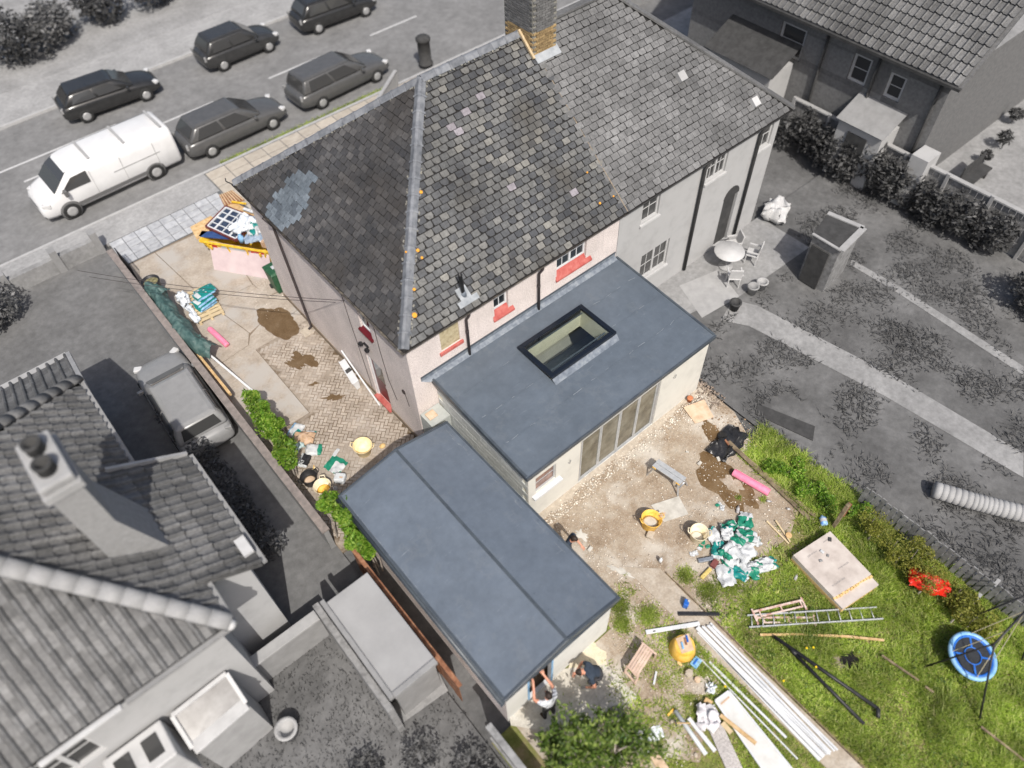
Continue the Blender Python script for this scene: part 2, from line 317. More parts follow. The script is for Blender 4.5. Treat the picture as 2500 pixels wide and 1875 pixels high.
M_pave = m_ground('pavement_grey', [(.3, g(.25)), (.5, g(.31)), (.7, g(.37))], .6, .2, 60, dist=.004); M_paved = m_ground('worn_pavement_grey', [(.3, g(.18)), (.5, g(.22)), (.7, g(.27))], .5, .2, 60, dist=.004)
M_kerb = mat('kerb_grey', [g(.34), g(.42)], .9, 3); M_line = mat('road_paint_grey', [g(.45), g(.55)], .8, 8)
M_gardg = m_ground('grey_garden', [(.3, g(.08)), (.5, g(.125)), (.7, g(.18))], .45, .35, 7, dist=.04)
M_driveg = m_ground('grey_drive', [(.3, g(.115)), (.5, g(.145)), (.7, g(.18))], .45, .2, 50); M_patiog = m_ground('grey_patio', [(.3, g(.20)), (.5, g(.26)), (.7, g(.32))], .6, .2, 30)
M_earthg = m_ground('grey_verge', [(.3, g(.20)), (.5, g(.27)), (.7, g(.33))], .6, .4, 20)
# --- foliage: thin leaves that pass some light
def m_leaf(name, stops, tr=.35, rough=.5, ns=1.1, va=(.6, 1.32)):
    t = NT(name); c = t.ramp(t.rnd(), stops); c = t.scalec(c, t.maprange(t.noise(ns, 4), .3, .7, *va))
    t.done(c, rough, 0, .35)
    tl = t.n('ShaderNodeBsdfTranslucent'); t.l(c, tl.inputs['Color']); mx = t.n('ShaderNodeMixShader'); mx.inputs[0].default_value = tr
    t.l(t.b.outputs[0], mx.inputs[1]); t.l(tl.outputs[0], mx.inputs[2]); t.l(mx.outputs[0], t.t.nodes['Material Output'].inputs['Surface']); return t.m
M_grass = m_leaf('grass_blade', [(0, (.17, .25, .03)), (.4, (.29, .40, .055)), (.75, (.42, .52, .10)), (1, (.58, .57, .24))], .5, .5, .85, (.5, 1.55))
M_hedge = m_leaf('bright_hedge_leaf', [(0, (.08, .18, .015)), (.5, (.17, .33, .03)), (1, (.34, .46, .08))], .45)
M_privet = m_leaf('yellow_green_leaf', [(0, (.12, .14, .02)), (.5, (.25, .27, .045)), (1, (.45, .43, .10))], .45)
M_magn = m_leaf('magnolia_leaf', [(0, (.05, .095, .015)), (.5, (.12, .20, .03)), (1, (.32, .40, .10))], .4)
M_leafg = m_leaf('grey_leaf', [(0, g(.09)), (.5, g(.16)), (1, g(.28))], .4); M_leafgd = m_leaf('dark_grey_leaf', [(0, g(.05)), (.5, g(.09)), (1, g(.17))], .4)
M_grassg = m_leaf('grey_grass_blade', [(0, g(.125)), (.5, g(.145)), (1, g(.175))], .5, .5, .7, (.75, 1.2))
M_bark = mat('pale_bark', [(.22, .19, .16), (.40, .36, .32)], .9, 12, .4); M_barkg = mat('grey_bark', [g(.1), g(.18)], .9, 9)
M_brick = mat('yellow_stock_brick', [(.22, .15, .075), (.36, .26, .13)], .9, 9, .3, 60, 0, .25); M_brickg = mat('grey_brick', [g(.10), g(.17)], .9, 8, .3, 60, 0, .2); M_brickd = mat('dark_grey_brick', [g(.13), g(.19)], .9, 8, .3, 60, 0, .25); M_brickl = mat('light_grey_brick', [g(.22), g(.28)], .9, 9, .3, 60, 0, .1)
M_cblock = mat('concrete_block', [(.40, .42, .415), (.50, .515, .50)], .95, 9, .4, 60, 0, .1); M_cmort = mat('block_mortar', [(.62, .60, .50), (.70, .68, .58)], .95, 9, .4)
M_gw = mat('grey_white_paint', [g(.42), g(.52)], .6, 3); M_gm = mat('mid_grey', [g(.22), g(.28)], .8, 3); M_gd = mat('charcoal_grey', [g(.035), g(.06)], .8, 4); M_gl = mat('light_grey', [g(.29), g(.36)], .8, 3)
M_glassg = m_glass('grey_glass', g(.05), .08); M_fenceg = mat('grey_fence_board', [g(.14), g(.22), g(.28)], .9, 6, .3, 40, 0, .15); M_felt = mat('grey_felt_roof', [g(.28), g(.34)], .9, 1.2, .1)
M_paintdk = mat('dark_car_paint', [g(.022), g(.03)], .22, spec=.6); M_paintmd = mat('grey_car_paint', [g(.075), g(.09)], .25, spec=.6); M_paintw = mat('white_van_paint', [g(.64), g(.70)], .25, 2, spec=.5); M_paintlg = mat('silver_car_paint', [g(.24), g(.28)], .3, spec=.5)
M_tyre = mat('tyre', [g(.018), g(.03)], .85, 9); M_rim = mat('alloy_rim', [g(.34), g(.44)], .4, 9, metal=.3); M_lamp = mat('lamp_lens', [g(.5), g(.62)], .15, spec=.7); M_plate = mat('van_trim', [g(.12)], .6)

# ------------------------------------------------------------------ the setting: ground sheets
def sheet(name, poly, z, m, kind='structure', label=None):
    mb = MB(); n = len(poly); ar = sum(poly[i][0]*poly[(i+1) % n][1]-poly[(i+1) % n][0]*poly[i][1] for i in range(n))
    if ar < 0: poly = poly[::-1]
    mb.add([(p[0], p[1], z) for p in poly], [tuple(range(n))]); o = put(name, mb, m, origin=(poly[0][0], poly[0][1], z)); return tag(o, label, None, None, kind)
rect = lambda x0, x1, y0, y1: [(x0, y0), (x1, y0), (x1, y1), (x0, y1)]
sheet('ground', rect(-400, 400, -400, 400), -.16, M_gardg)
sheet('road', rect(-60, 120, 17.75, 27.3), -.12, M_road)
o = put('pavement', MB().prism(rect(-60, 1.05, 16.1, 17.6), -.15, -.006), M_pave); tag(o, None, None, None, 'structure')
o = put('pavement', MB().prism(rect(1.05, 120, 15.2, 17.6), -.15, -.006), M_paved); tag(o, None, None, None, 'structure')
o = put('pavement', MB().prism(rect(-60, 120, 27.45, 30.2), -.15, -.0), M_pave); tag(o, None, None, None, 'structure')
o = put('verge', MB().prism(rect(-60, 120, 30.2, 80), -.15, .01), M_earthg); tag(o, None, None, None, 'structure')
for y0, y1, nm in ((17.6, 17.75, 'kerb'), (27.3, 27.45, 'kerb')):
    k = put('kerb', MB().prism(rect(-60, 120, y0, y1), -.15, -.012), M_kerb); tag(k, None, None, None, 'structure')
    kj = MB().box((0, 0, 0), (.9, .13, .02)).mesh('kerb_stone'); kj.materials.append(M_kerb)
    for i in range(30):
        xx = -9+i*.915+.45
        if nm == 'kerb': piece('kerb_stone', kj, Matrix.Translation((xx, (y0+y1)/2, -.004)), k)
mk = MB()
for i in range(6): mk.box((-9.5+i*6.0, 22.6, -.115), (3.0, .11, .002))
tag(put('road_marking', mk, M_line), None, None, None, 'structure')
tag(put('road_marking', MB().box((-4.0, 24.0, -.115), (7.5, .12, .002)), M_line), None, None, None, 'structure')
# neighbour's grey plots
sheet('neighbour_drive', rect(-30, -3.95, -2.2, 16.1), -.05, M_driveg)
sheet('neighbour_garden', rect(-40, -4.0, -60, -2.2), -.04, M_gardg)
sheet('neighbour_lawn', rect(8.35, 21.6, -60, 0), -.04, M_gardg)
sheet('neighbour_patio', [(8.3, 0), (8.3, -1.3), (11.6, -1.9), (12.3, -2.3), (16.4, -2.4), (16.4, 0)], -.03, M_patiog)
pp = [gp(1790, 730), gp(1850, 745), gp(2180, 915), gp(2500, 1105), gp(2500, 1165), gp(2160, 965), gp(1830, 795), gp(1760, 780)]
sheet('garden_path', [(p.x, p.y) for p in pp], -.026, M_patiog)
pp = [gp(2080, 632), gp(2200, 700), gp(2500, 893), gp(2500, 915), gp(2190, 712), gp(2076, 645)]
sheet('garden_path', [(p.x, p.y) for p in pp], -.027, M_earthg)
sheet('neighbour_yard', rect(21.6, 60, -60, 3), -.05, M_patiog); sheet('neighbour_drive', rect(16.4, 60, 3.0, 15.2), -.06, M_driveg)
sheet('front_garden', rect(8.2, 60, 9.1, 13.1), -.03, M_earthg)
sheet('light_paving', [(10.6, -2.1), (11.2, -.5), (12.9, -.9), (12.4, -2.3)], -.024, M_gl)
# the plot itself
DR = rect(-3.95, 0.0, -1.2, 14.35)
dw = put('driveway', MB().prism(rect(-3.95, 2.0, -1.3, 14.40), -.12, -.03), M_concd); tag(dw, None, None, None, 'structure')
d2 = crop(200, 450)
jA = [(-2.62, 14.3), (-2.3, 8.6)]; 
slabs = [[(-3.93, 14.3), (-2.66, 14.3), (-2.32, 10.3), (-3.93, 10.4)], [(-2.63, 14.3), (-.2, 14.2), (-.62, 10.15), (-2.29, 10.29)], [(-.17, 14.2), (1.95, 14.2), (1.95, 9.2), (-.5, 9.2), (-.59, 10.14)],
         [(-3.93, 10.37), (-2.31, 10.27), (-1.9, 8.05), (-2.2, 7.55), (-3.93, 7.4)], [(-2.28, 10.26), (-.61, 10.12), (-.48, 9.17), (.02, 9.1), (.02, 7.9), (-.75, 7.75), (-1.35, 8.2), (-1.87, 8.04)],
         [(-3.93, 7.37), (-2.19, 7.52), (-1.93, 7.9), (-1.34, 8.17), (-.76, 7.72), (.0, 7.86), (.0, 7.2), (-2.1, 7.2), (-2.1, 3.6), (-3.93, 3.6)]]
for i, pl in enumerate(slabs): put('concrete_slab', MB().prism(pl, -.1, .0), M_conc, dw)
# herringbone block paving
BL, BW = .235, .1175
pv = put('block_paving', MB().prism([(-2.08, 7.18), (.0, 7.18), (.0, 0), (.0, -1.2), (-3.93, -1.2), (-3.93, 3.57), (-2.08, 3.57)], -.1, -.008), M_blockj); tag(pv, None, None, None, 'structure')
def blockmesh(nm, dx, dy, j=.010):
    mb = MB(); h = .0; a, b = dx/2-j, dy/2-j; c = .007
    vs = [(-a, -b, -.03), (a, -b, -.03), (a, b, -.03), (-a, b, -.03), (-a, -b, -c*.6), (a, -b, -c*.6), (a, b, -c*.6), (-a, b, -c*.6), (-a+c, -b+c, h), (a-c, -b+c, h), (a-c, b-c, h), (-a+c, b-c, h)]
    mb.add(vs, [(0, 1, 5, 4), (1, 2, 6, 5), (2, 3, 7, 6), (3, 0, 4, 7), (4, 5, 9, 8), (5, 6, 10, 9), (6, 7, 11, 10), (7, 4, 8, 11), (8, 9, 10, 11)])
    me = mb.mesh(nm); me.materials.append(M_block); return me
bmH = blockmesh('paver', BL, BW); rotH = Matrix.Rotation(R(-48), 4, 'Z'); blks = []
for i in range(-70, 70):
    for j in range(-70, 70):
        # 2:1 herringbone: both block directions on a lattice of step BW
        for orient in (0, 1):
            if (i-j) % 4 != (0 if orient == 0 else 3): continue
            if orient == 0: cx, cy, ang = (i+1)*BW, (j+.5)*BW, 0
            else: cx, cy, ang = (i+.5)*BW, (j+1)*BW, math.pi/2
            p = rotH @ V((cx, cy, 0)) + V((-1.7, 3.2, 0))
            inside = (-2.0 < p.x < -.08 and 3.5 < p.y < 7.1) or (-3.85 < p.x < -.08 and -1.1 < p.y <= 3.5)
            if p.y > 6.2 and p.x < -1.15 and (p.y-6.2) > (p.x+2.2)*1.0+pn(p.x, p.y, 2)*.4: inside = inside and p.y < 7.0
            if inside: blks.append((p.x, p.y, ang))
def blkM(b): return Matrix.Translation((b[0], b[1], random.uniform(-.002, .0025))) @ rotH @ Matrix.Rotation(b[2], 4, 'Z') @ Matrix.Rotation(random.uniform(-.008, .008), 4, 'X')
blks.sort(key=lambda b: abs(b[0]+1.35)+abs(b[1]-4.0)*.55)
for b in blks[:300]: piece('paver', bmH, blkM(b), pv)
mb = MB(); bv = [V(v.co) for v in bmH.vertices]; bf = [tuple(p.vertices) for p in bmH.polygons]
for b in blks[300:]:
    MM = blkM(b); mb.add([MM @ v for v in bv], bf)
tag(put('pavers', mb, M_block, pv), kind='stuff')
def blob(c, rx, ry, z, n=40, seed=0, rot=0, amp=.22):
    pts = []
    for i in range(n):
        a = 2*math.pi*i/n; k = 1+amp*pn(math.cos(a)*1.3, math.sin(a)*1.3, 1.4, seed+.37)+amp*.4*pn(math.cos(a)*4, math.sin(a)*4, 1.3, seed+3.1)
        x, y = rx*k*math.cos(a), ry*k*math.sin(a); pts.append((c[0]+x*math.cos(rot)-y*math.sin(rot), c[1]+x*math.sin(rot)+y*math.cos(rot)))
    return pts
p = d2(1510, 1060); sheet('wet_patch', blob(p, .52, .98, .006, 44, 1, R(8), .3), .006, M_wet)
p = d2(1700, 1350); sheet('wet_patch', blob(p, .22, .5, 0, 40, 4, R(20), .7), .0055, M_wet)
p = crop(500, 850)(700, 130); sheet('wet_patch', blob(p, .16, .4, 0, 40, 9, R(30), .8), .005, M_wet)
p = crop(500, 850)(1000, 380); sheet('wet_patch', blob(p, .13, .3, 0, 36, 12, R(60), .8), .0055, M_wet)
p = crop(500, 850)(840, 275); sheet('wet_patch', blob(p, .07, .14, 0, 30, 15, R(60), .8), .005, M_wet)
# grey slab paving at the front
fp = put('front_paving', MB().prism(rect(-3.75, 1.05, 14.4, 16.1), -.12, -.016), M_slabj); tag(fp, None, None, None, 'structure')
sm1 = blockmesh('paving_slab', .52, .40); sm1.materials.clear(); sm1.materials.append(M_slab)
for j in range(4):
    for i in range(10):
        x = -3.60+i*.525+(.26 if j % 2 else 0)*.0; y = 14.62+j*.408
        if x > .95: continue
        piece('paving_slab', sm1, Matrix.Translation((x+.05, y+.02, random.uniform(-.002, .004))) @ Matrix.Rotation(random.uniform(-.02, .02), 4, 'Z'), fp)
fp2 = put('front_path', MB().prism(rect(1.07, 14.0, 13.2, 17.58), -.12, -.0), M_slabj); tag(fp2, None, None, None, 'structure')
sm2 = blockmesh('buff_slab', .9, .6); sm2.materials.clear(); sm2.materials.append(M_slabb)
for j in range(7):
    for i in range(14): piece('buff_slab', sm2, Matrix.Translation((1.55+i*.915, 13.55+j*.615, .016+random.uniform(-.002, .003))), fp2)
# back garden
sheet('lawn', [(-3.3, -8.0), (8.35, -7.0), (8.35, -60), (-3.9, -60), (-3.9, -8.0)], -.02, M_lawn)
yard = [(-3.2, -7.9), (.3, -7.9), (.3, -3.9), (8.3, -3.9), (8.25, -5.5), (7.75, -6.6), (7.6, -8.2), (6.9, -9.0), (6.0, -9.35), (5.2, -9.25), (4.7, -9.6), (3.6, -9.7), (3.2, -10.1), (2.6, -9.9), (2.5, -10.6), (1.7, -10.4), (1.2, -10.9), (.4, -10.2), (.2, -11.2), (-.4, -11.6), (-.9, -11), (-3.2, -11.2)]
sheet('yard_earth', yard, -.004, M_mud)
# ------------------------------------------------------------------ building helpers
def wallgrid(mb, axis, v, u0, u1, z0, z1, holes, out, depth=.10, mi=0, mj=None):
    """flat wall in the plane axis=v with rectangular holes [(u0,u1,z0,z1)] and reveals going inwards (opposite to out)"""
    us = sorted({u0, u1, *[h[0] for h in holes], *[h[1] for h in holes]}); zs = sorted({z0, z1, *[h[2] for h in holes], *[h[3] for h in holes]})
    P = (lambda u, z, o=0.: (v-out*o, u, z)) if axis == 0 else (lambda u, z, o=0.: (u, v-out*o, z))
    flip = (out > 0) if axis == 1 else (out < 0)
    def q(a, b, c, d, m=mi): mb.quad(*((a, d, c, b) if flip else (a, b, c, d)), m)
    for i in range(len(us)-1):
        for j in range(len(zs)-1):
            cu, cz = (us[i]+us[i+1])/2, (zs[j]+zs[j+1])/2
            if any(h[0] < cu < h[1] and h[2] < cz < h[3] for h in holes): continue
            q(P(us[i], zs[j]), P(us[i+1], zs[j]), P(us[i+1], zs[j+1]), P(us[i], zs[j+1]))
    m2 = mi if mj is None else mj
    for (a, b, c, d) in holes:
        q(P(a, c), P(a, c, depth), P(a, d, depth), P(a, d), m2); q(P(b, c, depth), P(b, c), P(b, d), P(b, d, depth), m2)
        q(P(a, c, depth), P(a, c), P(b, c), P(b, c, depth), m2); q(P(a, d), P(a, d, depth), P(b, d, depth), P(b, d), m2)
def window(parent, axis, v, u0, u1, z0, z1, out, cols=2, rows=2, casements=1, depth=.10, fw=.055, fm=None, gm=None, bars=True, name='window'):
    """casement window: frame (part) > panes and glazing bars; sits `depth` behind the wall face"""
    fm = fm or M_upvc; gm = gm or M_glass
    B = (lambda a, b, c, d, o0, o1: ((v-out*o0, v-out*o1, a, b, c, d) if axis == 0 else (a, b, v-out*o0, v-out*o1, c, d)))
    def bx(mb, a, b, c, d, o0, o1):
        x = B(a, b, c, d, o0, o1); mb.bb(min(x[0], x[1]), max(x[0], x[1]), min(x[2], x[3]), max(x[2], x[3]), min(x[4], x[5]), max(x[4], x[5]))
    mb = MB(); f0, f1 = depth-.03, depth+.04
    bx(mb, u0, u0+fw, z0, z1, f0, f1); bx(mb, u1-fw, u1, z0, z1, f0, f1); bx(mb, u0+fw, u1-fw, z0, z0+fw, f0, f1); bx(mb, u0+fw, u1-fw, z1-fw, z1, f0, f1)
    w_ = (u1-u0)/casements
    for k in range(1, casements): bx(mb, u0+k*w_-fw*.7, u0+k*w_+fw*.7, z0+fw, z1-fw, f0, f1)
    fo = put(name, mb, fm, parent)
    for k in range(casements):
        a, b = u0+k*w_+(fw if k == 0 else fw*.7), u0+(k+1)*w_-(fw if k == casements-1 else fw*.7); c, d = z0+fw, z1-fw
        m2 = MB(); bx(m2, a, b, c, d, depth+.005, depth+.012); put('pane', m2, gm, fo)
        if bars:
            m3 = MB()
            for i in range(1, cols): uu = a+(b-a)*i/cols; bx(m3, uu-.012, uu+.012, c, d, depth-.012, depth+.004)
            for j in range(1, rows): zz = c+(d-c)*j/rows; bx(m3, a, b, zz-.012, zz+.012, depth-.010, depth+.003)
            if m3.v: put('glazing_bar', m3, fm, fo)
    return fo
def pitched(A, B, C, D, courses, width, mesh_fn, keep, rnd=.01, bond=.5):
    """lay slates on the plane A-B (eave, left to right seen from outside) C-D (top); yields (centre, matrix) where keep(point) is true"""
    A, B, D = V(A), V(B), V(D); ux = (B-A).normalized(); up = D-A; up -= ux*up.dot(ux); H = up.length; uy = up.normalized(); nz = ux.cross(uy)
    ex = H/courses; out = []; Lx = (B-A).length; T = Matrix((ux, uy, nz)).transposed()
    for j in range(courses):
        off = (bond*width if j % 2 else 0)+(random.uniform(-.02, .02) if bond else 0); n = int(Lx/width)+2
        for i in range(n):
            x = i*width-off+width*.5; y = j*ex
            p = A+ux*x+uy*(y+ex*.5)
            if not keep(x, y+ex*.5, Lx, H): continue
            tilt = Matrix.Rotation(R(-2.6)+random.gauss(0, .006), 3, 'X') @ Matrix.Rotation(random.gauss(0, rnd), 3, 'Z')
            out.append((p, (Matrix.Translation(A+ux*(x+random.uniform(-.004, .004))+uy*(y+random.uniform(-.007, .007))+nz*(.012+random.uniform(0, .005))) @ (T @ tilt).to_4x4())))
    return out
def slate_meshes(tag_, w_, l_, m, worn=.0, gap=.006):
    r = []
    for k in range(5):
        a = w_/2-gap; c = (.008, .012, .03, .05, .02)[k]*(1+worn); h = .009
        pts = [(-a, l_), (-a, c), (-a+c*.7, .0+(.006 if k == 3 else 0)), (a-c*.5, 0.), (a, c*.8), (a, l_)]
        mb = MB(); n = len(pts); mb.add([(x, y, h) for x, y in pts]+[(x, y, 0) for x, y in pts], [tuple(range(n))]+[(i, n+i, n+(i+1) % n, (i+1) % n) for i in range(n-1)])
        me = mb.mesh(tag_); me.materials.append(m); r.append(me)
    return r
def clamp_along(a, b, w0=.0): return lambda x, y, L, H: a(y/H) <= x <= b(y/H, L)

# ================================================================== the house
EZ, RZ_, XA, XP = 5.03, 8.80, 4.35, 8.05       # eave height, ridge height, hip apex, party line
YE0, YE1, YR = -.27, 9.11, 4.42
house = thing('pink_house', 'pink pebbledashed house with old grey slate hipped roof and red sills', 'house', (4, 4.4, 0))
wl = MB()
wallgrid(wl, 1, 0., 0., XP, -.15, EZ-.05, [(1.10, 1.76, 3.78, 4.78), (3.02, 3.55, 3.72, 4.78), (5.44, 6.66, 3.72, 4.78)], -1, .13)
wallgrid(wl, 0, 0., 0., 8.85, -.15, EZ-.05, [(1.84, 2.72, .02, 2.16), (1.92, 2.52, 3.5, 4.6)], -1, .13)
wl.quad((0, 8.85, -.15), (XP, 8.85, -.15), (XP, 8.85, EZ-.05), (0, 8.85, EZ-.05)); wl.quad((XP, 0, -.15), (XP, 0, EZ-.05), (XP, 8.85, EZ-.05), (XP, 8.85, -.15))
wall = put('wall', wl, M_pebble, house)
put('plinth', MB().bb(-.035, -.003, 2.74, 8.8, -.1, .16).bb(-.035, -.003, -1, 1.82, -.1, .16), M_concd, house)
# windows with red sills
def sill(x0, x1, z, m=M_red):
    s_ = MB(); s_.add([(x0+.05, .10, z+.27), (x1-.05, .10, z+.27), (x1, -.07, z-.0), (x0, -.07, z-.0), (x0+.05, .10, z-.06), (x1-.05, .10, z-.06), (x1, -.07, z-.07), (x0, -.07, z-.07)], [(3, 2, 1, 0), (7, 6, 2, 3), (4, 7, 3, 0), (6, 5, 1, 2), (4, 5, 6, 7)]); return s_
w2 = window(house, 1, 0., 3.02, 3.55, 4.0, 4.76, -1, 2, 2, 1, .12); w3 = window(house, 1, 0., 5.44, 6.66, 4.0, 4.76, -1, 2, 2, 2, .12)
for w_, a, b in ((w2, 2.95, 3.74), (w3, 5.39, 6.88)): put('sill', sill(a, b, 3.73), M_red, w_, bevel=.008)
bw = put('boarded_window', MB().bb(1.10, 1.76, .03, .06, 3.78, 4.78), M_osb, house); tag(bw, 'boarded-up window'); put('sill', MB().bb(1.02, 1.84, -.06, .02, 3.64, 3.76), M_red, bw, bevel=.012)
ws = window(house, 0, 0., 1.92, 2.52, 3.56, 4.58, -1, 1, 2); s_ = MB(); s_.add([(.11, 1.88, 3.57), (.11, 2.56, 3.57), (-.08, 2.58, 3.47), (-.08, 1.86, 3.47), (.11, 1.88, 3.42), (.11, 2.56, 3.42), (-.08, 2.58, 3.42), (-.08, 1.86, 3.42)], [(0, 1, 2, 3), (3, 2, 6, 7), (0, 3, 7, 4), (2, 1, 5, 6)])
put('sill', s_, M_reddk, ws)
# side door with a step
dr = put('side_door', MB().bb(.09, .13, 1.9, 2.66, .08, 2.1), M_reddk, house); put('door_frame', MB().bb(.03, .12, 1.84, 1.90, .02, 2.16).bb(.03, .12, 2.66, 2.72, .02, 2.16).bb(.03, .12, 1.9, 2.66, 2.1, 2.16), M_upvc, dr)
put('door_glass', MB().bb(.08, .089, 2.02, 2.54, 1.1, 1.95), M_glass, dr); put('door_handle', MB().bb(.04, .09, 1.96, 1.99, 1.0, 1.13), M_bare, dr); put('door_step', MB().bb(-.11, .09, 1.82, 2.74, -.05, .06), M_red, dr, bevel=.01)
# two small flood lamps, junction box and surface cables on the side wall
fl = put('wall_lamp', MB().bb(-.05, .0, 2.36, 2.58, 2.72, 2.80), M_black, house)
for y in (2.30, 2.64): put('lamp_head', MB().box((-.11, y, 2.74), (.11, .13, .10), Matrix.Rotation(R(25), 3, 'Y')), M_black, fl, bevel=.01)
put('junction_box', MB().bb(-.05, .0, .58, .70, 2.18, 2.30), M_brownpipe, house, bevel=.008)
for pts in ([(-.012, 3.3, 4.75), (-.012, 3.22, 3.2), (-.012, 3.05, 1.6), (-.012, 2.95, .2)], [(-.012, 1.62, 4.75), (-.012, 1.60, 3.3), (-.012, 1.5, 2.0), (-.012, 1.25, 1.2)], [(-.012, .6, 2.2), (-.012, .55, 1.9), (-.012, .5, 1.65)]):
    put('surface_cable', MB().tube(pts, .009, 5), M_brownpipe, house)
# roof shell
rf = MB(); e = [(-.20, YE0, EZ), (XP, YE0, EZ), (XP, YE1, EZ), (-.20, YE1, EZ), (XA, YR, RZ_), (XP, YR, RZ_)]
dz = V((0, 0, -.012))
rf.add([V(p)+dz for p in e]+[V((p[0], p[1], p[2]-.09)) for p in e[:4]], [(0, 1, 5, 4), (3, 0, 4), (2, 3, 4, 5), (1, 2, 5), (9, 8, 7, 6), (6, 7, 1, 0), (7, 8, 2, 1), (8, 9, 3, 2), (9, 6, 0, 3)])
roof = put('roof', rf, M_deck, house)
# slates of the two slopes in view
W_, NC = .262, 30
mesR = slate_meshes('slate', W_, .176, M_slateR, .7, .013); mesL = slate_meshes('slate', W_, .188, M_slateL, 0, .008); mesN = slate_meshes('slate', W_, .198, M_slateN, 0, .004); mesV = slate_meshes('slate', W_*1.02, .19, M_slateV, 0, .004)
LR = XP+.20
rear = pitched((-.20, YE0, EZ), (XP, YE0, EZ), None, (XA, YR, RZ_), NC, W_, None, lambda x, y, L, H: (XA+.20)*y/H+.06 < x < L+.02, .02)
side = pitched((-.20, YE1, EZ), (-.20, YE0, EZ), None, (XA, YR, RZ_), NC, W_, None, lambda x, y, L, H: L*.5*y/H+.06 < x < L-L*.5*y/H-.06, .012)
newpoly = [(738, 415), (772, 428), (742, 520), (700, 552), (664, 560), (648, 525), (668, 480), (700, 440)]
def inpoly(x, y, P):
    c = False
    for i in range(len(P)):
        (x1, y1), (x2, y2) = P[i], P[i-1]
        if (y1 > y) != (y2 > y) and x < (x2-x1)*(y-y1)/(y2-y1)+x1: c = not c
    return c
lil = [(1102, 312), (1122, 328), (1147, 271), (1256, 454), (1399, 463), (1178, 237), (1030, 225)]
allS = []
for p, MM in rear:
    x, y = proj(p); ms = mesV if any(abs(x-a)+abs(y-b) < 13 for a, b in lil) else mesR; allS.append((p, MM, ms))
for p, MM in side:
    x, y = proj(p); ms = mesN if inpoly(x, y, newpoly) else mesL; allS.append((p, MM, ms))
cw = V(CAM); allS.sort(key=lambda s: (s[0]-cw).length-(1.5 if s[2] in (mesV, mesN) else 0))
for p, MM, ms in allS[:300]: piece('slate', random.choice(ms), MM, roof)
jv = MB(); mats_ = [M_slateR, M_slateL, M_slateN, M_slateV]; idx = {id(mesR): 0, id(mesL): 1, id(mesN): 2, id(mesV): 3}
cache = {}
for p, MM, ms in allS[300:]:
    me = random.choice(ms)
    if me.name not in cache: cache[me.name] = ([V(v.co) for v in me.vertices], [tuple(q.vertices) for q in me.polygons])
    vs, fs = cache[me.name]; jv.add([MM @ v for v in vs], fs, idx[id(ms)])
tag(put('slates', jv, mats_, roof), kind='stuff')
# angular ridge and hip tiles on a mortar bed
def ridge_run(a, b, wl_, wr, L, parent, name='ridge_tile', up=(0, 0, 1)):
    a, b = V(a), V(b); d = (b-a).normalized(); n = int((b-a).length/L); L = (b-a).length/n
    mb = MB(); w, h, t = .15, .085, .018
    for (x0, x1, k) in ((0, L-.05, 1.0), (L-.06, L-.008, 1.22)):
        mb.add([(x0, -w*k, -h), (x0, 0, .045*k), (x0, w*k, -h), (x1, -w*k, -h), (x1, 0, .045*k), (x1, w*k, -h), (x0, -w*.25*k, .04*k), (x0, w*.25*k, .04*k), (x1, -w*.25*k, .04*k), (x1, w*.25*k, .04*k)],
               [(0, 6, 8, 3), (6, 1, 4, 8), (1, 7, 9, 4), (7, 2, 5, 9), (0, 3, 5, 2), (3, 8, 4, 9, 5), (0, 2, 7, 1, 6)])
    me = mb.mesh(name); me.materials.append(M_ridge)
    sy = V(up).cross(d).normalized(); sz = d.cross(sy); T = Matrix((d, sy, sz)).transposed().to_4x4()
    for i in range(n): piece(name, me, Matrix.Translation(a+d*(i*L)+sz*(.05+random.uniform(-.006, .006))) @ T @ Matrix.Rotation(random.gauss(0, .012), 4, 'Z'), parent)
    bm = MB(); k = int((b-a).length/.07)
    for i in range(k):
        for s_ in (-1, 1):
            if random.random() < .38+.35*pn(i*.07, s_*3, 1.2, 4):
                c = a+d*((i+random.random())*.07)+sy*s_*(.15+random.uniform(-.02, .04))-sz*(.05+.045*0)
                bm.box(c, (.02+random.random()*.06, .015+random.random()*.035, .022), T.to_3x3() @ Matrix.Rotation(random.uniform(-.5, .5), 3, 'Z') @ Matrix.Rotation(s_*-.55, 3, 'X'))
    return bm
mort = ridge_run((-.16, YE0+.05, EZ+.03), (XA, YR, RZ_), 0, 0, .45, roof, 'hip_tile')
m2 = ridge_run((-.16, YE1-.05, EZ+.03), (XA, YR, RZ_), 0, 0, .45, roof, 'hip_tile'); m3 = ridge_run((XA, YR, RZ_), (7.86, YR, RZ_), 0, 0, .45, roof)
for q in (m2, m3): mort.add(q.v, q.f)
tag(put('mortar_bedding', mort, M_mortar, roof), kind='stuff')
# lichen spots
li = MB()
for (x, y, s_) in ((1011, 770, .075), (1019, 612, .05), (1029, 630, .04), (1027, 470, .05), (1010, 707, .045), (1463, 497, .04), (1496, 480, .03), (1432, 422, .03), (990, 616, .03)):
    d = RX*(x-CX)/FPX+RY*(y-CY)/FPX+RZ; sl_ = (RZ_-EZ)/(YR-YE0); n_ = np.array([0, -sl_, 1.]); t_ = (EZ-YE0*sl_-n_@CAM)/(n_@d); c = V(CAM+t_*d)+V((0, -.03, .035))
    TT = Matrix.Rotation(math.atan(sl_), 3, 'X'); li.lathe([(s_, -.012), (s_*.9, .006), (s_*.4, .012)], 9, c, TT)
put('lichen', li, mat('orange_lichen', [(.62, .25, .02), (.70, .36, .06)], .95, 30), roof)
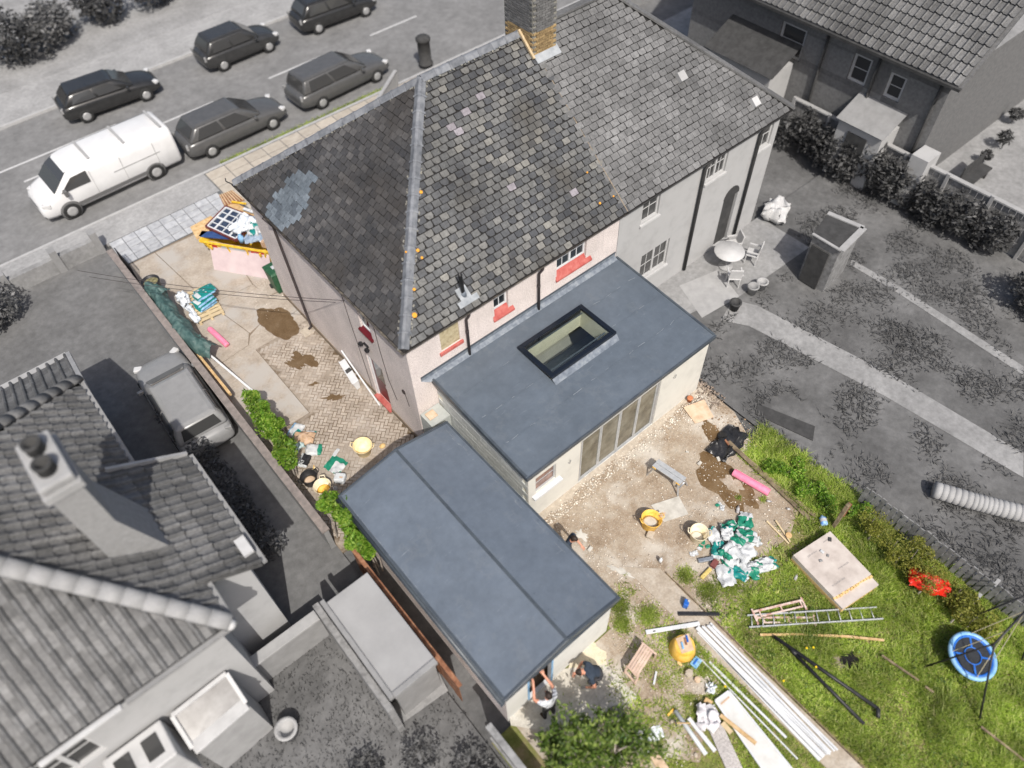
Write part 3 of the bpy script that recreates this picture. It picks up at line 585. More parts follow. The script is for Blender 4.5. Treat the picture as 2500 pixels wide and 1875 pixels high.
# soil vent pipe and lead slate
vp = put('vent_pipe', MB().lathe([(.055, -.25), (.055, .82), (.062, .82), (.062, .87), (.047, .87), (.047, .7)], 14, (2.09, .08, 5.22), Matrix.Rotation(R(-3), 3, 'Y')), M_black, roof, True)
TT = Matrix.Rotation(math.atan((RZ_-EZ)/(YR-YE0)), 3, 'X')
rpz = lambda y: EZ+(y-YE0)*(RZ_-EZ)/(YR-YE0)
put('lead_flashing', MB().box((2.09, .06, rpz(.06)+.04), (.34, .44, .012), TT).box((2.11, -.10, rpz(-.10)+.042), (.66, .17, .013), TT), mat('bright_lead', [(.22, .24, .26), (.36, .38, .40)], .5, 5), roof)
put('pipe_collar', MB().lathe([(.10, -.08), (.072, .03), (.058, .10)], 14, (2.09, .08, rpz(.08)+.04)), M_lead, roof, True)
# gutters, fascia, downpipes
gu = MB()
def half_gutter(mb, a, b, r=.062):
    a, b = V(a), V(b); d = (b-a).normalized(); s_ = d.cross(V((0, 0, 1)))
    ring = lambda c: [c+s_*(r*math.cos(t))+V((0, 0, -r*math.sin(t))) for t in [math.pi*i/7 for i in range(8)]]+[c+s_*((r-.008)*math.cos(t))+V((0, 0, -(r-.008)*math.sin(t)+.004)) for t in [math.pi*i/7 for i in range(7, -1, -1)]]
    mb.loft([ring(a), ring(b)])
half_gutter(gu, (-.225, YE1, EZ-.02), (-.225, YE0-.04, EZ-.035), .052); half_gutter(gu, (-.225, YE0-.01, EZ-.035), (XP, YE0-.01, EZ-.02), .052)
put('gutter', gu, M_gutter, house, True)
put('fascia', MB().bb(-.165, -.145, YE0+.06, YE1, EZ-.2, EZ-.105).bb(-.14, XP, YE0+.065, YE0+.085, EZ-.2, EZ-.105).bb(-.14, -.004, YE0+.09, YE1, EZ-.2, EZ-.185).bb(0, XP, YE0+.09, -.004, EZ-.2, EZ-.185), M_brownpipe, house)
for x in (1.97, 4.66): put('downpipe', MB().tube([(x, -.27, EZ-.08), (x, -.25, EZ-.2), (x, -.09, EZ-.5), (x, -.085, 3.02)], .042, 10).tube([(x, -.085, 4.0), (x, -.085, 4.08)], .052, 10), M_brownpipe, house, True)
put('downpipe', MB().tube([(-.27, 8.98, EZ-.1), (-.10, 8.72, EZ-.45), (-.09, 8.55, 3.6), (-.09, 8.42, .05), (-.18, 8.40, .0)][:0] or [(-.28, 7.05, EZ-.1), (-.09, 7.0, EZ-.5), (-.09, 6.75, .10), (-.22, 6.72, .04)], .045, 10), M_brownpipe, house, True)
put('gully', MB().bb(-.5, -.14, 6.5, 6.9, -.02, .03), M_stone, house, bevel=.01)
# street-side timber and finial bits at the far eave corner
put('finial_bracket', MB().tube([(-.2, 9.12, 4.95), (-.28, 9.2, 5.02), (-.36, 9.2, 5.12), (-.33, 9.25, 5.2)], .02, 6), M_gd, house)

# ================================================================== attached neighbour (grey half)
XN1 = 16.1
nh = thing('grey_semi_house', 'grey rendered half of the pair with slate roof, right of the pink house', 'house', (12, 4.4, 0))
nw = MB()
HN = [(9.1, 9.9, 3.75, 4.75), (12.2, 13.2, 3.75, 4.75), (14.9, 15.6, 3.7, 4.7), (9.4, 10.8, 1.0, 2.2), (13.6, 14.4, .02, 2.3)]
wallgrid(nw, 1, 0., XP+.012, XN1-.2, -.2, EZ-.05, HN, -1, .1)
nw.quad((XN1-.2, 0, -.2), (XN1-.2, 8.85, -.2), (XN1-.2, 8.85, EZ-.05), (XN1-.2, 0, EZ-.05)); nw.quad((XN1-.2, 8.85, -.2), (XP, 8.85, -.2), (XP, 8.85, EZ-.05), (XN1-.2, 8.85, EZ-.05))
put('wall', nw, M_rendergl, nh)
for h in HN[:4]: w_ = window(nh, 1, 0., h[0], h[1], h[2], h[3], -1, 2, 2, 1 if h[1]-h[0] < .95 else 2, .1, .06, M_gw, M_glassg); put('sill', MB().bb(h[0]-.06, h[1]+.06, -.07, .06, h[2]-.08, h[2]-.01), M_gw, w_)
dn = put('archway', MB().bb(13.6, 14.4, .095, .12, .0, 2.3), M_gd, nh); a_ = MB()
a_.loft([[V((14.0+.42*math.cos(t), yy, 2.28+.42*math.sin(t))) for t in [math.pi*i/10 for i in range(11)]] for yy in (-.02, -.004)]); put('arch_head', a_, M_gd, dn)
for x in (11.9, 14.75): put('downpipe', MB().tube([(x, -.25, EZ-.1), (x, -.09, EZ-.5), (x, -.09, .05)], .06, 8), M_gd, nh, True)
nr = MB(); e = [(XP+.01, YE0, EZ), (XN1, YE0, EZ), (XN1, YE1, EZ), (XP+.01, YE1, EZ), (XP+.01, YR, RZ_), (XN1-4.55, YR, RZ_)]
nr.add([V(p)+dz for p in e]+[V((p[0], p[1], p[2]-.09)) for p in e[:4]], [(0, 1, 5, 4), (1, 2, 5), (2, 3, 4, 5), (9, 8, 7, 6), (6, 7, 1, 0), (7, 8, 2, 1), (8, 9, 3, 2)])
nroof = put('roof', nr, M_deck, nh)
mesG = slate_meshes('slate', .30, .197, M_slateG, .3, .009)
rn = pitched((XP+.01, YE0, EZ), (XN1, YE0, EZ), None, (XP+.01, YR, RZ_), 28, .30, None, lambda x, y, L, H: -.02 < x < L-4.55*y/H-.05, .012)
jv = MB()
for p, MM in rn:
    me = random.choice(mesG)
    if me.name not in cache: cache[me.name] = ([V(v.co) for v in me.vertices], [tuple(q.vertices) for q in me.polygons])
    vs, fs = cache[me.name]; jv.add([MM @ v for v in vs], fs)
tag(put('slates', jv, M_slateG, nroof), kind='stuff')
hm = MB(); hm.beam((XN1, YE0, EZ+.02), (XN1-4.55, YR, RZ_+.02), .24, .06); hm.beam((XP+.9, YR, RZ_+.02), (XN1-4.55, YR, RZ_+.02), .26, .06); put('hip_capping', hm, M_slateG, nroof)
gu = MB(); half_gutter(gu, (XP+.05, YE0-.01, EZ-.02), (XN1, YE0-.01, EZ-.02), .055); put('gutter', gu, M_gd, nh, True)
put('roof_vent', MB().box((12.35, 1.8, 6.78), (.3, .3, .18), TT), M_gl, nroof); put('roof_vent', MB().box((14.6, .35, 5.6), (.28, .3, .16), TT), M_gw, nroof)
put('verge_mortar', MB().beam((XP+.004, YE0, EZ+.018), (XP+.004, 3.6, 8.138), .03, .025), mat('buff_mortar', [(.16, .13, .10), (.30, .25, .19)], .95, 20), nroof)
# shared chimney, brick by brick on its two visible faces
ch = put('chimney', MB().bb(7.90, 8.80, 3.83, 5.08, 7.6, 10.75), M_mortar, nh)
bmS = MB().box((0, 0, 0), (.205, .05, .062)).mesh('brick'); bmT = MB().box((0, 0, 0), (.05, .205, .062)).mesh('brick')
bms = {}
for nm, bm_ in (('S', bmS), ('T', bmT)):
    for mn, mm in (('t', M_brick), ('g', M_brickg)):
        k = bm_.copy(); k.materials.append(mm); bms[nm+mn] = k
for r_ in range(34):
    z = 7.72+r_*.075+.04; col_ = 't' if z < 9.02 else 'g'
    if z > 10.2: break
    for i in range(5):
        x = 7.9+.11+i*.218-(.109 if r_ % 2 else 0)
        if 7.98 < x < 8.72: piece('brick', bms['S'+col_], Matrix.Translation((x, 3.822+random.uniform(-.004, .003), z)), ch)
    for i in range(7):
        y = 3.83+.11+i*.218-(.109 if r_ % 2 else 0)
        if 3.92 < y < 4.99 and (z > 8.15+.82*abs(0)): piece('brick', bms['T'+col_], Matrix.Translation((7.892+random.uniform(-.004, .003), y, z)), ch)
put('chimney_corbel', MB().bb(7.80, 8.90, 3.73, 5.18, 10.2, 10.38).bb(7.75, 8.95, 3.68, 5.23, 10.39, 10.55), M_brickd, ch); put('chimney_cap', MB().bb(7.84, 8.86, 3.77, 5.14, 10.56, 10.8), M_gl, ch)
put('lead_apron', MB().box((8.36, 3.72, rpz(3.72)+.045), (.92, .30, .02), TT), mat('new_lead', [(.26, .28, .30), (.38, .40, .42)], .5, 5), ch)
put('verge_fillet', MB().beam((7.83, 4.38, 8.93), (7.83, 3.7, 8.33), .07, .07), mat('cement_fillet', [(.42, .32, .19), (.52, .42, .28)], .95, 14, .4), ch)

# ================================================================== flat-roofed rear extension
X0, X1, YF = .72, 8.02, -4.10
ex = thing('rear_extension', 'cream rendered flat-roofed rear extension with dark grey membrane roof', 'extension', (4.4, -2.05, 0))
ew = MB(); BF = (2.68, 5.94, .0, 2.28); SW = (.98, 1.74, 1.36, 2.16)
wallgrid(ew, 1, YF, X0, X1, -.2, 2.66, [BF, SW], -1, .12)
ew.quad((X1, YF, -.2), (X1, 0, -.2), (X1, 0, 2.66), (X1, YF, 2.66)); ew.quad((X0+.02, -.012, -.2), (X0+.02, YF, -.2), (X0+.02, YF, 2.66), (X0+.02, -.012, 2.66), 1)
put('wall', ew, [M_render, M_cmort], ex)
# blockwork side wall, block by block, on visible mortar
bm_ = MB().box((0, 0, 0), (.03, .435, .208)).mesh('concrete_block'); bm_.materials.append(M_cblock)
for r_ in range(12):
    for i in range(10):
        y = YF+.24+i*.448-(.224 if r_ % 2 else 0); z = .1+r_*.222
        if YF+.05 < y < -.2 and z < 2.64: piece('concrete_block', bm_, Matrix.Translation((X0+.008+random.uniform(-.003, .003), y, z)), ex)
put('quoin_render', MB().bb(X0-.002, X0+.03, YF+.002, YF+.10, -.1, 2.62), M_render, ex)
put('service_box', MB().bb(.02, X0-.03, -.62, -.03, -.1, 1.75), mat('pale_green_grey_board', [(.34, .36, .34), (.44, .46, .44)], .9, 3), ex); put('insulation_offcut', MB().bb(.1, .4, -.42, -.14, 1.76, 1.82), M_boardt, ex, bevel=.02); put('white_box_lid', MB().bb(.12, .6, -.98, -.66, 1.2, 1.3), M_upvc, ex)
# interior seen through the rooflight
SK = (3.20, 5.70, -2.30, -.86)
put('interior_floor', MB().bb(X0+.1, X1-.1, YF+.2, -.02, -.05, .03), mat('dark_blue_floor', [(.22, .27, .34), (.30, .35, .43)], .6, 6), ex)
put('interior_ceiling', MB().quad((X0+.1, YF+.2, 2.31), (SK[0]+.09, YF+.2, 2.31), (SK[0]+.09, -.03, 2.31), (X0+.1, -.03, 2.31)).quad((SK[1]-.09, YF+.2, 2.31), (X1-.1, YF+.2, 2.31), (X1-.1, -.03, 2.31), (SK[1]-.09, -.03, 2.31)), M_render, ex)
put('interior_wall', MB().quad((X0+.1, -.03, 0), (X1-.1, -.03, 0), (X1-.1, -.03, 2.6), (X0+.1, -.03, 2.6)).quad((X1-.1, YF+.2, 0), (X1-.1, 0, 0), (X1-.1, 0, 2.6), (X1-.1, YF+.2, 2.6)), M_render, ex)
# roof slab with the rooflight opening
SK = (3.20, 5.70, -2.30, -.86)
zr = lambda y: 3.02+(y)*(3.02-2.74)/4.22
rm = MB(); RX0, RX1, RY0 = .58, 8.10, -4.22
xs = [RX0, SK[0], SK[1], RX1]; ys = [RY0, SK[2], SK[3], 0]
for i in range(3):
    for j in range(3):
        if i == 1 and j == 1: continue
        rm.quad((xs[i], ys[j], zr(ys[j])), (xs[i+1], ys[j], zr(ys[j])), (xs[i+1], ys[j+1], zr(ys[j+1])), (xs[i], ys[j+1], zr(ys[j+1])))
rm.quad((RX0, RY0, zr(RY0)-.16), (RX1, RY0, zr(RY0)-.16), (RX1, RY0, zr(RY0)), (RX0, RY0, zr(RY0)), 1); rm.quad((RX0, 0, zr(0)-.16), (RX0, RY0, zr(RY0)-.16), (RX0, RY0, zr(RY0)), (RX0, 0, zr(0)), 1); rm.quad((RX1, RY0, zr(RY0)-.16), (RX1, 0, zr(0)-.16), (RX1, 0, zr(0)), (RX1, RY0, zr(RY0)), 1)
rm.quad((RX0, RY0, zr(RY0)-.16), (RX0, 0, zr(0)-.16), (SK[0], 0, zr(0)-.16), (SK[0], RY0, zr(RY0)-.16), 1); rm.quad((SK[1], RY0, zr(RY0)-.16), (SK[1], 0, zr(0)-.16), (RX1, 0, zr(0)-.16), (RX1, RY0, zr(RY0)-.16), 1); rm.quad((SK[0], RY0, zr(RY0)-.16), (SK[0], SK[2], zr(SK[2])-.16), (SK[1], SK[2], zr(SK[2])-.16), (SK[1], RY0, zr(RY0)-.16), 1)
er = put('flat_roof', rm, [M_membrane, M_trim], ex)
for y in (-1.02, -2.02, -3.04): put('lap_seam', MB().beam((RX0+.1, y, zr(y)+.003), (RX1-.1, y, zr(y)+.003), .05, .004), M_membrane, er)
sc = MB()
for y in (-1.02, -2.02, -3.04):
    x = RX0+.3
    while x < RX1-.3:
        L = random.uniform(.05, .5)
        if random.random() < .55 and not (SK[0]-.2 < x+L and x < SK[1]+.2 and -2.5 < y < -.7): sc.beam((x, y+random.uniform(-.02, .04), zr(y)+.0075), (x+L*.7, y+random.uniform(-.02, .04), zr(y)+.0075), random.uniform(.004, .012), .002)
        x += L+random.uniform(.05, .4)
tag(put('adhesive_smear', sc, mat('adhesive', [(.20, .23, .26), (.34, .37, .40)], .6, 9), er), kind='stuff')
put('edge_trim', MB().beam((RX0+.03, RY0+.06, zr(RY0)+.014), (RX0+.03, -.02, zr(0)+.014), .07, .03).beam((RX1-.03, RY0+.06, zr(RY0)+.014), (RX1-.03, -.02, zr(0)+.014), .07, .03).beam((RX0, RY0+.012, zr(RY0)-.01), (RX1, RY0+.012, zr(RY0)-.01), .05, .05), M_trim, er, bevel=.008)
put('soffit_board', MB().bb(X0, X1, YF-.05, YF-.003, 2.48, 2.575), mat('weathered_soffit', [(.20, .16, .13), (.34, .29, .25)], .9, 6), ex)
fs_ = MB(); fs_.add([(.28, -.012, 3.26), (XP-.05, -.012, 3.26), (XP-.05, -.012, 3.10), (.28, -.012, 3.10), (XP-.05, -.14, 3.022), (.50, -.14, 3.022), (.28, -.02, 3.12)], [(3, 2, 1, 0), (5, 4, 2, 3)]); put('lead_flashing', fs_, M_lead, er)
put('flashing_strip', MB().bb(.28, XP-.05, -.03, -.008, 3.24, 3.29), M_trim, er)
# rooflight
sk = put('rooflight', MB().bb(SK[0]-.04, SK[0]+.10, SK[2]-.04, SK[3]+.04, 3.0, 3.10).bb(SK[1]-.10, SK[1]+.04, SK[2]-.04, SK[3]+.04, 3.0, 3.10).bb(SK[0]+.10, SK[1]-.10, SK[2]-.04, SK[2]+.10, 3.0, 3.098).bb(SK[0]+.10, SK[1]-.10, SK[3]-.10, SK[3]+.04, 2.84, 3.098), M_blackg, ex, bevel=.01)
lw = MB(); a, b, c, d = SK[0]+.095, SK[1]-.095, SK[2]+.095, SK[3]-.095
for q in (((a, d, 2.3), (b, d, 2.3), (b, d, 3.06), (a, d, 3.06)), ((b, c, 2.3), (b, d, 2.3), (b, d, 3.06), (b, c, 3.06)), ((a, c, 2.3), (a, d, 2.3), (a, d, 3.06), (a, c, 3.06)), ((a, c, 2.3), (b, c, 2.3), (b, c, 3.06), (a, c, 3.06))): lw.quad(*q)
put('light_well', lw, mat('plaster_lining', [(.70, .69, .58), (.78, .77, .66)], .9, 3), sk)
tg = NT('rooflight_glass'); gl = tg.n('ShaderNodeBsdfGlossy'); gl.inputs['Roughness'].default_value = .03; tr = tg.n('ShaderNodeBsdfTransparent'); tr.inputs[0].default_value = (.87, .89, .87, 1); fr = tg.n('ShaderNodeValue'); fr.outputs[0].default_value = .07; mx = tg.n('ShaderNodeMixShader')
tg.l(fr.outputs[0], mx.inputs[0]); tg.l(tr.outputs[0], mx.inputs[1]); tg.l(gl.outputs[0], mx.inputs[2]); tg.l(mx.outputs[0], tg.t.nodes['Material Output'].inputs['Surface'])
put('glass', MB().bb(SK[0]+.08, SK[1]-.08, SK[2]+.08, SK[3]-.08, 3.075, 3.088), tg.m, sk)
put('kerb_upstand', MB().add([(SK[0]-.04, SK[2]-.045, 3.0), (SK[1]+.04, SK[2]-.045, 3.0), (SK[1]+.04, SK[2]-.19, zr(-2.5)+.006), (SK[0]-.02, SK[2]-.19, zr(-2.5)+.006)], [(3, 2, 1, 0)]), M_lead, sk)
# bifold doors: four tall panels
bd = put('bifold_doors', MB().bb(2.68, 2.75, YF+.03, YF+.10, 0, 2.28).bb(5.87, 5.94, YF+.03, YF+.10, 0, 2.28).bb(2.75, 5.87, YF+.03, YF+.10, 2.21, 2.28).bb(2.75, 5.87, YF+.03, YF+.10, -.02, .05), M_bare, ex)
for i in range(4):
    a = 2.75+i*.78; b = a+.78
    dl = put('door_panel', MB().bb(a+.004, a+.055, YF+.045, YF+.095, .055, 2.205).bb(b-.055, b-.004, YF+.045, YF+.095, .055, 2.205).bb(a+.055, b-.055, YF+.045, YF+.095, 2.14, 2.205).bb(a+.055, b-.055, YF+.045, YF+.095, .055, .12), M_ladder, bd)
    put('glass', MB().bb(a+.05, b-.05, YF+.066, YF+.078, .1, 2.16), M_glassb, dl)
put('door_sill', MB().bb(2.6, 6.02, YF-.06, YF+.12, -.08, -.022), M_render_w, bd)
# small window, lintel and sill
sw = window(ex, 1, YF, SW[0], SW[1], SW[2], SW[3], -1, 1, 2, 1, .08, .05, M_ladder, mat('reflecting_brown_glass', [(.10, .05, .035), (.30, .17, .13)], .1, 3, spec=.6)); put('sill', MB().bb(.84, 1.90, YF-.14, YF+.05, 1.24, 1.33), M_upvc, sw, bevel=.01)
for x, z in ((2.2, 1.7), (6.5, 1.95)): put('cable_outlet', MB().tube([(x, YF, z), (x+.02, YF-.05, z-.02), (x+.06, YF-.05, z+.1), (x+.03, YF-.06, z+.16)], .012, 5), M_gm, ex)
# concrete footing left rough along the wall
ft = MB(); x = .75
while x < 8.0:
    L = random.uniform(.15, .5); d = random.uniform(.10, .26); ft.box((x+L/2, YF-d/2, -.03), (L, d, .09), Matrix.Rotation(random.uniform(-.12, .12), 3, 'Z') @ Matrix.Rotation(random.uniform(-.08, .08), 3, 'X')); x += L*.85
tag(put('footing', ft, M_stone, ex), None, None, None, 'stuff')

# ================================================================== garage
GX0, GX1, GY0, GY1, GR = -3.38, .30, -7.98, -1.06, -1.42
ga = thing('garage', 'long garage with low ridged dark grey membrane roof left of the extension', 'garage', (-1.5, -4.5, 0))
zg = lambda x: 2.26+.34*(1-abs(x-GR)/(1.96 if x < GR else 1.72))
gw = MB(); GW = (-2.62, -1.80, .16, 1.98)
wallgrid(gw, 1, GY0+.12, GX0+.12, GX1-.14, -.2, 2.14, [GW], -1, .1); gw.quad((GX0+.12, GY1-.1, -.2), (GX0+.12, GY0+.12, -.2), (GX0+.12, GY0+.12, 2.14), (GX0+.12, GY1-.1, 2.14), 1)
gw.quad((GX1-.14, GY0+.12, -.2), (GX1-.14, GY1-.1, -.2), (GX1-.14, GY1-.1, 2.14), (GX1-.14, GY0+.12, 2.14)); gw.quad((GX1-.14, GY1-.1, -.2), (GX0+.12, GY1-.1, -.2), (GX0+.12, GY1-.1, 2.14), (GX1-.14, GY1-.1, 2.14))
gw.add([(GX0+.12, GY0+.12, 2.14), (GX1-.14, GY0+.12, 2.14), (GR, GY0+.12, 2.40)], [(0, 1, 2)]); put('wall', gw, [M_render_w, M_pebble], ga)
put('interior_panel', MB().bb(-3.0, -1.2, -5.6, -5.5, 0, 2.1), mat('grey_interior', [(.20, .20, .20), (.34, .34, .33)], .9, 3), ga); put('interior_floor', MB().bb(-3.2, .1, -7.8, -1.2, -.05, .03), M_concd, ga)
gr = MB()
for j in range(8):
    y0, y1 = GY0+(GY1-GY0)*j/8, GY0+(GY1-GY0)*(j+1)/8
    for (xa, xb) in ((GX0, GR), (GR, GX1)): gr.quad((xa, y0, zg(xa)), (xb, y0, zg(xb)), (xb, y1, zg(xb)), (xa, y1, zg(xa)))
gr.quad((GX0, GY0, zg(GX0)-.13), (GX0, GY1, zg(GX0)-.13), (GX1, GY1, zg(GX1)-.13), (GX1, GY0, zg(GX1)-.13), 1)
for (xa, xb) in ((GX0, GR), (GR, GX1)): gr.quad((xa, GY0, zg(xa)-.13), (xb, GY0, zg(xb)-.13), (xb, GY0, zg(xb)), (xa, GY0, zg(xa)), 1); gr.quad((xb, GY1, zg(xb)-.13), (xa, GY1, zg(xa)-.13), (xa, GY1, zg(xa)), (xb, GY1, zg(xb)), 1)
gr.quad((GX0, GY1, zg(GX0)-.13), (GX0, GY0, zg(GX0)-.13), (GX0, GY0, zg(GX0)), (GX0, GY1, zg(GX0)), 1); gr.quad((GX1, GY0, zg(GX1)-.13), (GX1, GY1, zg(GX1)-.13), (GX1, GY1, zg(GX1)), (GX1, GY0, zg(GX1)), 1)
gro = put('roof', gr, [M_membrane2, M_trim], ga)
put('ridge_seam', MB().beam((GR-.03, GY0+.05, zg(GR)+.006), (GR-.03, GY1-.05, zg(GR)+.006), .08, .02), M_trim, gro, bevel=.004)
ed = MB()
for (xa, xb) in ((GX0, GR), (GR, GX1)):
    for y in (GY0+.03, GY1-.03): ed.beam((xa, y, zg(xa)+.012), (xb, y, zg(xb)+.012), .07, .03)
for x in (GX0+.035, GX1-.035): ed.beam((x, GY0+.07, zg(x)+.012), (x, GY1-.07, zg(x)+.012), .06, .03)
put('edge_trim', ed, M_trim, gro, bevel=.008)
gu = MB(); half_gutter(gu, (GX0-.05, GY1, 2.20), (GX0-.05, GY0-.02, 2.16), .055); put('gutter', gu, M_trim, ga, True)
nl = MB()
for i in range(26):
    y = GY0+.3+i*.26; nl.lathe([(.018, 0), (.012, .006)], 6, (GR+.10+random.uniform(-.02, .04) if i % 3 else GX1-.22, y, zg(GR)-.006))
tag(put('fixing_dimples', nl, M_membrane2, gro), kind='stuff')
sc = MB()
for i in range(60):
    y = random.uniform(GY0+.2, GY1-.2); x = GX1-.20-random.uniform(-.02, .05) if i < 34 else GX0+.07+random.uniform(-.02, .03); sc.beam((x, y, zg(x)+.006), (x+random.uniform(-.02, .02), y+random.uniform(.05, .35), zg(x)+.006), random.uniform(.005, .012), .002)
tag(put('adhesive_smear', sc, M_lead, gro), kind='stuff')
gf = put('window_frame', MB().bb(-2.62, -2.55, GY0+.10, GY0+.2, .16, 1.98).bb(-1.87, -1.80, GY0+.08, GY0+.2, .16, 1.98).bb(-2.55, -1.87, GY0+.1, GY0+.2, .16, .24).bb(-2.55, -1.87, GY0+.1, GY0+.2, 1.9, 1.98), M_upvc, ga); tag(gf, 'white frame of the opening being fitted')
put('protective_tape', MB().bb(-1.87, -1.81, GY0+.072, GY0+.079, .2, 1.95).bb(-2.61, -2.55, GY0+.09, GY0+.098, .2, 1.95), M_bluel, gf)
# ------------------------------------------------------------------ foliage helpers (numpy leaves)
def leaves(pts, size, up=.35, asp=.45, seed=1, flat=False):
    """rhombic folded leaves at pts (n,3); returns verts, quad faces"""
    r_ = np.random.default_rng(seed); n = len(pts)
    a = r_.normal(size=(n, 3)); a[:, 2] = a[:, 2]*.5; a /= np.linalg.norm(a, axis=1, keepdims=True)
    b = r_.normal(size=(n, 3)); b[:, 2] += up*0; nrm = r_.normal(size=(n, 3))*.8; nrm[:, 2] += 1.0
    b = np.cross(nrm, a); b /= np.linalg.norm(b, axis=1, keepdims=True)+1e-9
    s_ = (size*(.6+.8*r_.random(n)))[:, None]
    v = np.stack([pts-a*s_*.5, pts+b*s_*asp*.5, pts+a*s_*.5, pts-b*s_*asp*.5], 1).reshape(-1, 3)
    return v, np.arange(4*n).reshape(-1, 4)
def clumps(centres, radii, n_each, seed=2, shell=.55):
    r_ = np.random.default_rng(seed); out = []
    for c, rad in zip(centres, radii):
        d = r_.normal(size=(n_each, 3)); d /= np.linalg.norm(d, axis=1, keepdims=True); rr = shell+(1-shell)*r_.random((n_each, 1))
        out.append(np.array(c)+d*rr*np.array(rad))
    return np.concatenate(out)
def shrub(name, label, cat, centres, radii, n_each, size, m, bark, seed=3, asp=.45, group=None, stems=None, z0=0.):
    c0 = np.mean(np.array(centres), 0); t = thing(name, label, cat, (c0[0], c0[1], z0), group)
    P = clumps(centres, radii, n_each, seed); P = P[P[:, 2] > z0+.01]
    v, f = leaves(P, size, seed=seed+1, asp=asp); npmesh('foliage', v, f, m, t, 'stuff')
    mb = MB()
    for c, rad in zip(centres, radii):
        b = V((c[0]+random.uniform(-.1, .1), c[1]+random.uniform(-.1, .1), z0)); mb.tube([b, V(c)*.5+b*.5+V((.05, .02, 0)), V(c)+V((0, 0, rad[2]*.5 if hasattr(rad, '__len__') else rad*.5))], [.03, .02, .008], 5)
    put('stems', mb, bark, t); return t
def blades(P, h, wdt, seed, lean=.55):
    r_ = np.random.default_rng(seed); n = len(P); a = r_.random(n)*2*np.pi; d = np.stack([np.cos(a), np.sin(a), np.zeros(n)], 1); s_ = np.stack([-np.sin(a), np.cos(a), np.zeros(n)], 1)
    L = lean*(.3+1.1*r_.random(n))[:, None]*h[:, None]; wd = (wdt*(.6+.8*r_.random(n)))[:, None]
    tip = P+d*L+np.array([0, 0, 1.])*h[:, None]*(.55+.45*r_.random(n))[:, None]
    v = np.stack([P-s_*wd, P+s_*wd, tip], 1).reshape(-1, 3); return v, np.arange(3*n).reshape(-1, 3)

# ------------------------------------------------------------------ left neighbour: grey tiled hipped house
LX, LY0, LY1, LE = -7.03, -3.68, 4.75, 4.85
lh = thing('grey_tiled_house', 'big grey hipped house with ribbed concrete tiles and twin-pot chimney at lower left', 'house', (-11, .5, 0))
lw = MB(); LWN = [(-11.6, -10.4, 2.9, 4.1), (-9.2, -7.9, .9, 2.2)]
wallgrid(lw, 1, LY0+.3, -22, LX-.3, -.2, LE-.1, LWN, -1, .1); lw.quad((LX-.3, LY0+.3, -.2), (LX-.3, LY1-.3, -.2), (LX-.3, LY1-.3, LE-.1), (LX-.3, LY0+.3, LE-.1)); lw.quad((LX-.3, LY1-.3, -.2), (-22, LY1-.3, -.2), (-22, LY1-.3, LE-.1), (LX-.3, LY1-.3, LE-.1))
put('wall', lw, M_rendergl, lh)
for h in LWN: window(lh, 1, LY0+.3, h[0], h[1], h[2], h[3], -1, 1, 2, 2, .1, .07, M_gw, M_glassg)
SLP = .85; LRZ = LE+SLP*(LY1-LY0)/2; LYR = (LY0+LY1)/2; LHX = LX-(LY1-LY0)/2
lr = MB(); e = [(-24, LY0, LE), (LX, LY0, LE), (LX, LY1, LE), (-24, LY1, LE), (-24, LYR, LRZ), (LHX, LYR, LRZ)]
lr.add([V(p)+V((0, 0, -.03)) for p in e]+[V((p[0], p[1], p[2]-.12)) for p in e[:4]], [(0, 1, 5, 4), (1, 2, 5), (2, 3, 4, 5), (9, 8, 7, 6), (6, 7, 1, 0), (7, 8, 2, 1), (8, 9, 3, 2)])
lro = put('roof', lr, mat('dark_roof_deck', [g(.02)], .95), lh)
def tile_mesh(w_, l_, m):
    """interlocking tile: flat pan with one high roll"""
    mb = MB(); pr = [(-w_/2, .03), (-w_/2+.02, .075), (-w_/2+.055, .095), (-w_/2+.09, .075), (-w_/2+.11, .022), (w_/2-.03, .016), (w_/2-.005, .03)]; n = len(pr)
    mb.add([(x, 0, z) for x, z in pr]+[(x, l_, z-.02) for x, z in pr]+[(x, 0, z-.035) for x, z in pr], [(i, i+1, n+i+1, n+i) for i in range(n-1)]+[(2*n+i, 2*n+i+1, i+1, i) for i in range(n-1)])
    me = mb.mesh('roof_tile'); me.materials.append(m); return me
tm = tile_mesh(.27, .36, M_tileG)
hd = (LY1-LY0)/2
t1 = pitched((-13.6, LY0, LE), (LX, LY0, LE), None, (-13.6, LYR, LRZ), 18, .27, None, lambda x, y, L, H: 0 < x < L-hd*y/H-.1, .006, 0)
t2 = pitched((LX, LY0, LE), (LX, LY1, LE), None, (LHX, LYR, LRZ), 18, .27, None, lambda x, y, L, H: hd*y/H+.12 < x < L-hd*y/H-.1, .006, 0)
# straight bond for interlocking tiles
tl = [(p, MM) for p, MM in t1+t2 if -40 < proj(p)[0] < 2500 and proj(p)[1] < 1925]
tl.sort(key=lambda s: (s[0]-cw).length)
for p, MM in tl[:300]: piece('roof_tile', tm, MM, lro)
jv = MB(); vs, fs = [V(v.co) for v in tm.vertices], [tuple(q.vertices) for q in tm.polygons]
for p, MM in tl[300:]: jv.add([MM @ v for v in vs], fs)
tag(put('roof_tiles', jv, M_tileG, lro), kind='stuff')
hipm = MB(); a, b = V((LX+.02, LY0-.02, LE+.03)), V((LHX, LYR, LRZ+.04)); n = 13
hc = MB(); hc.loft([[V((x, .19*math.cos(t), .14*math.sin(t))) for t in [math.pi*i/7 for i in range(8)]] for x in (0, .42)]+[]); hme = hc.mesh('hip_cap', (0, 0, 0), True); hme.materials.append(mat('pale_hip_cap', [g(.26), g(.34)], .85, 4, .2))
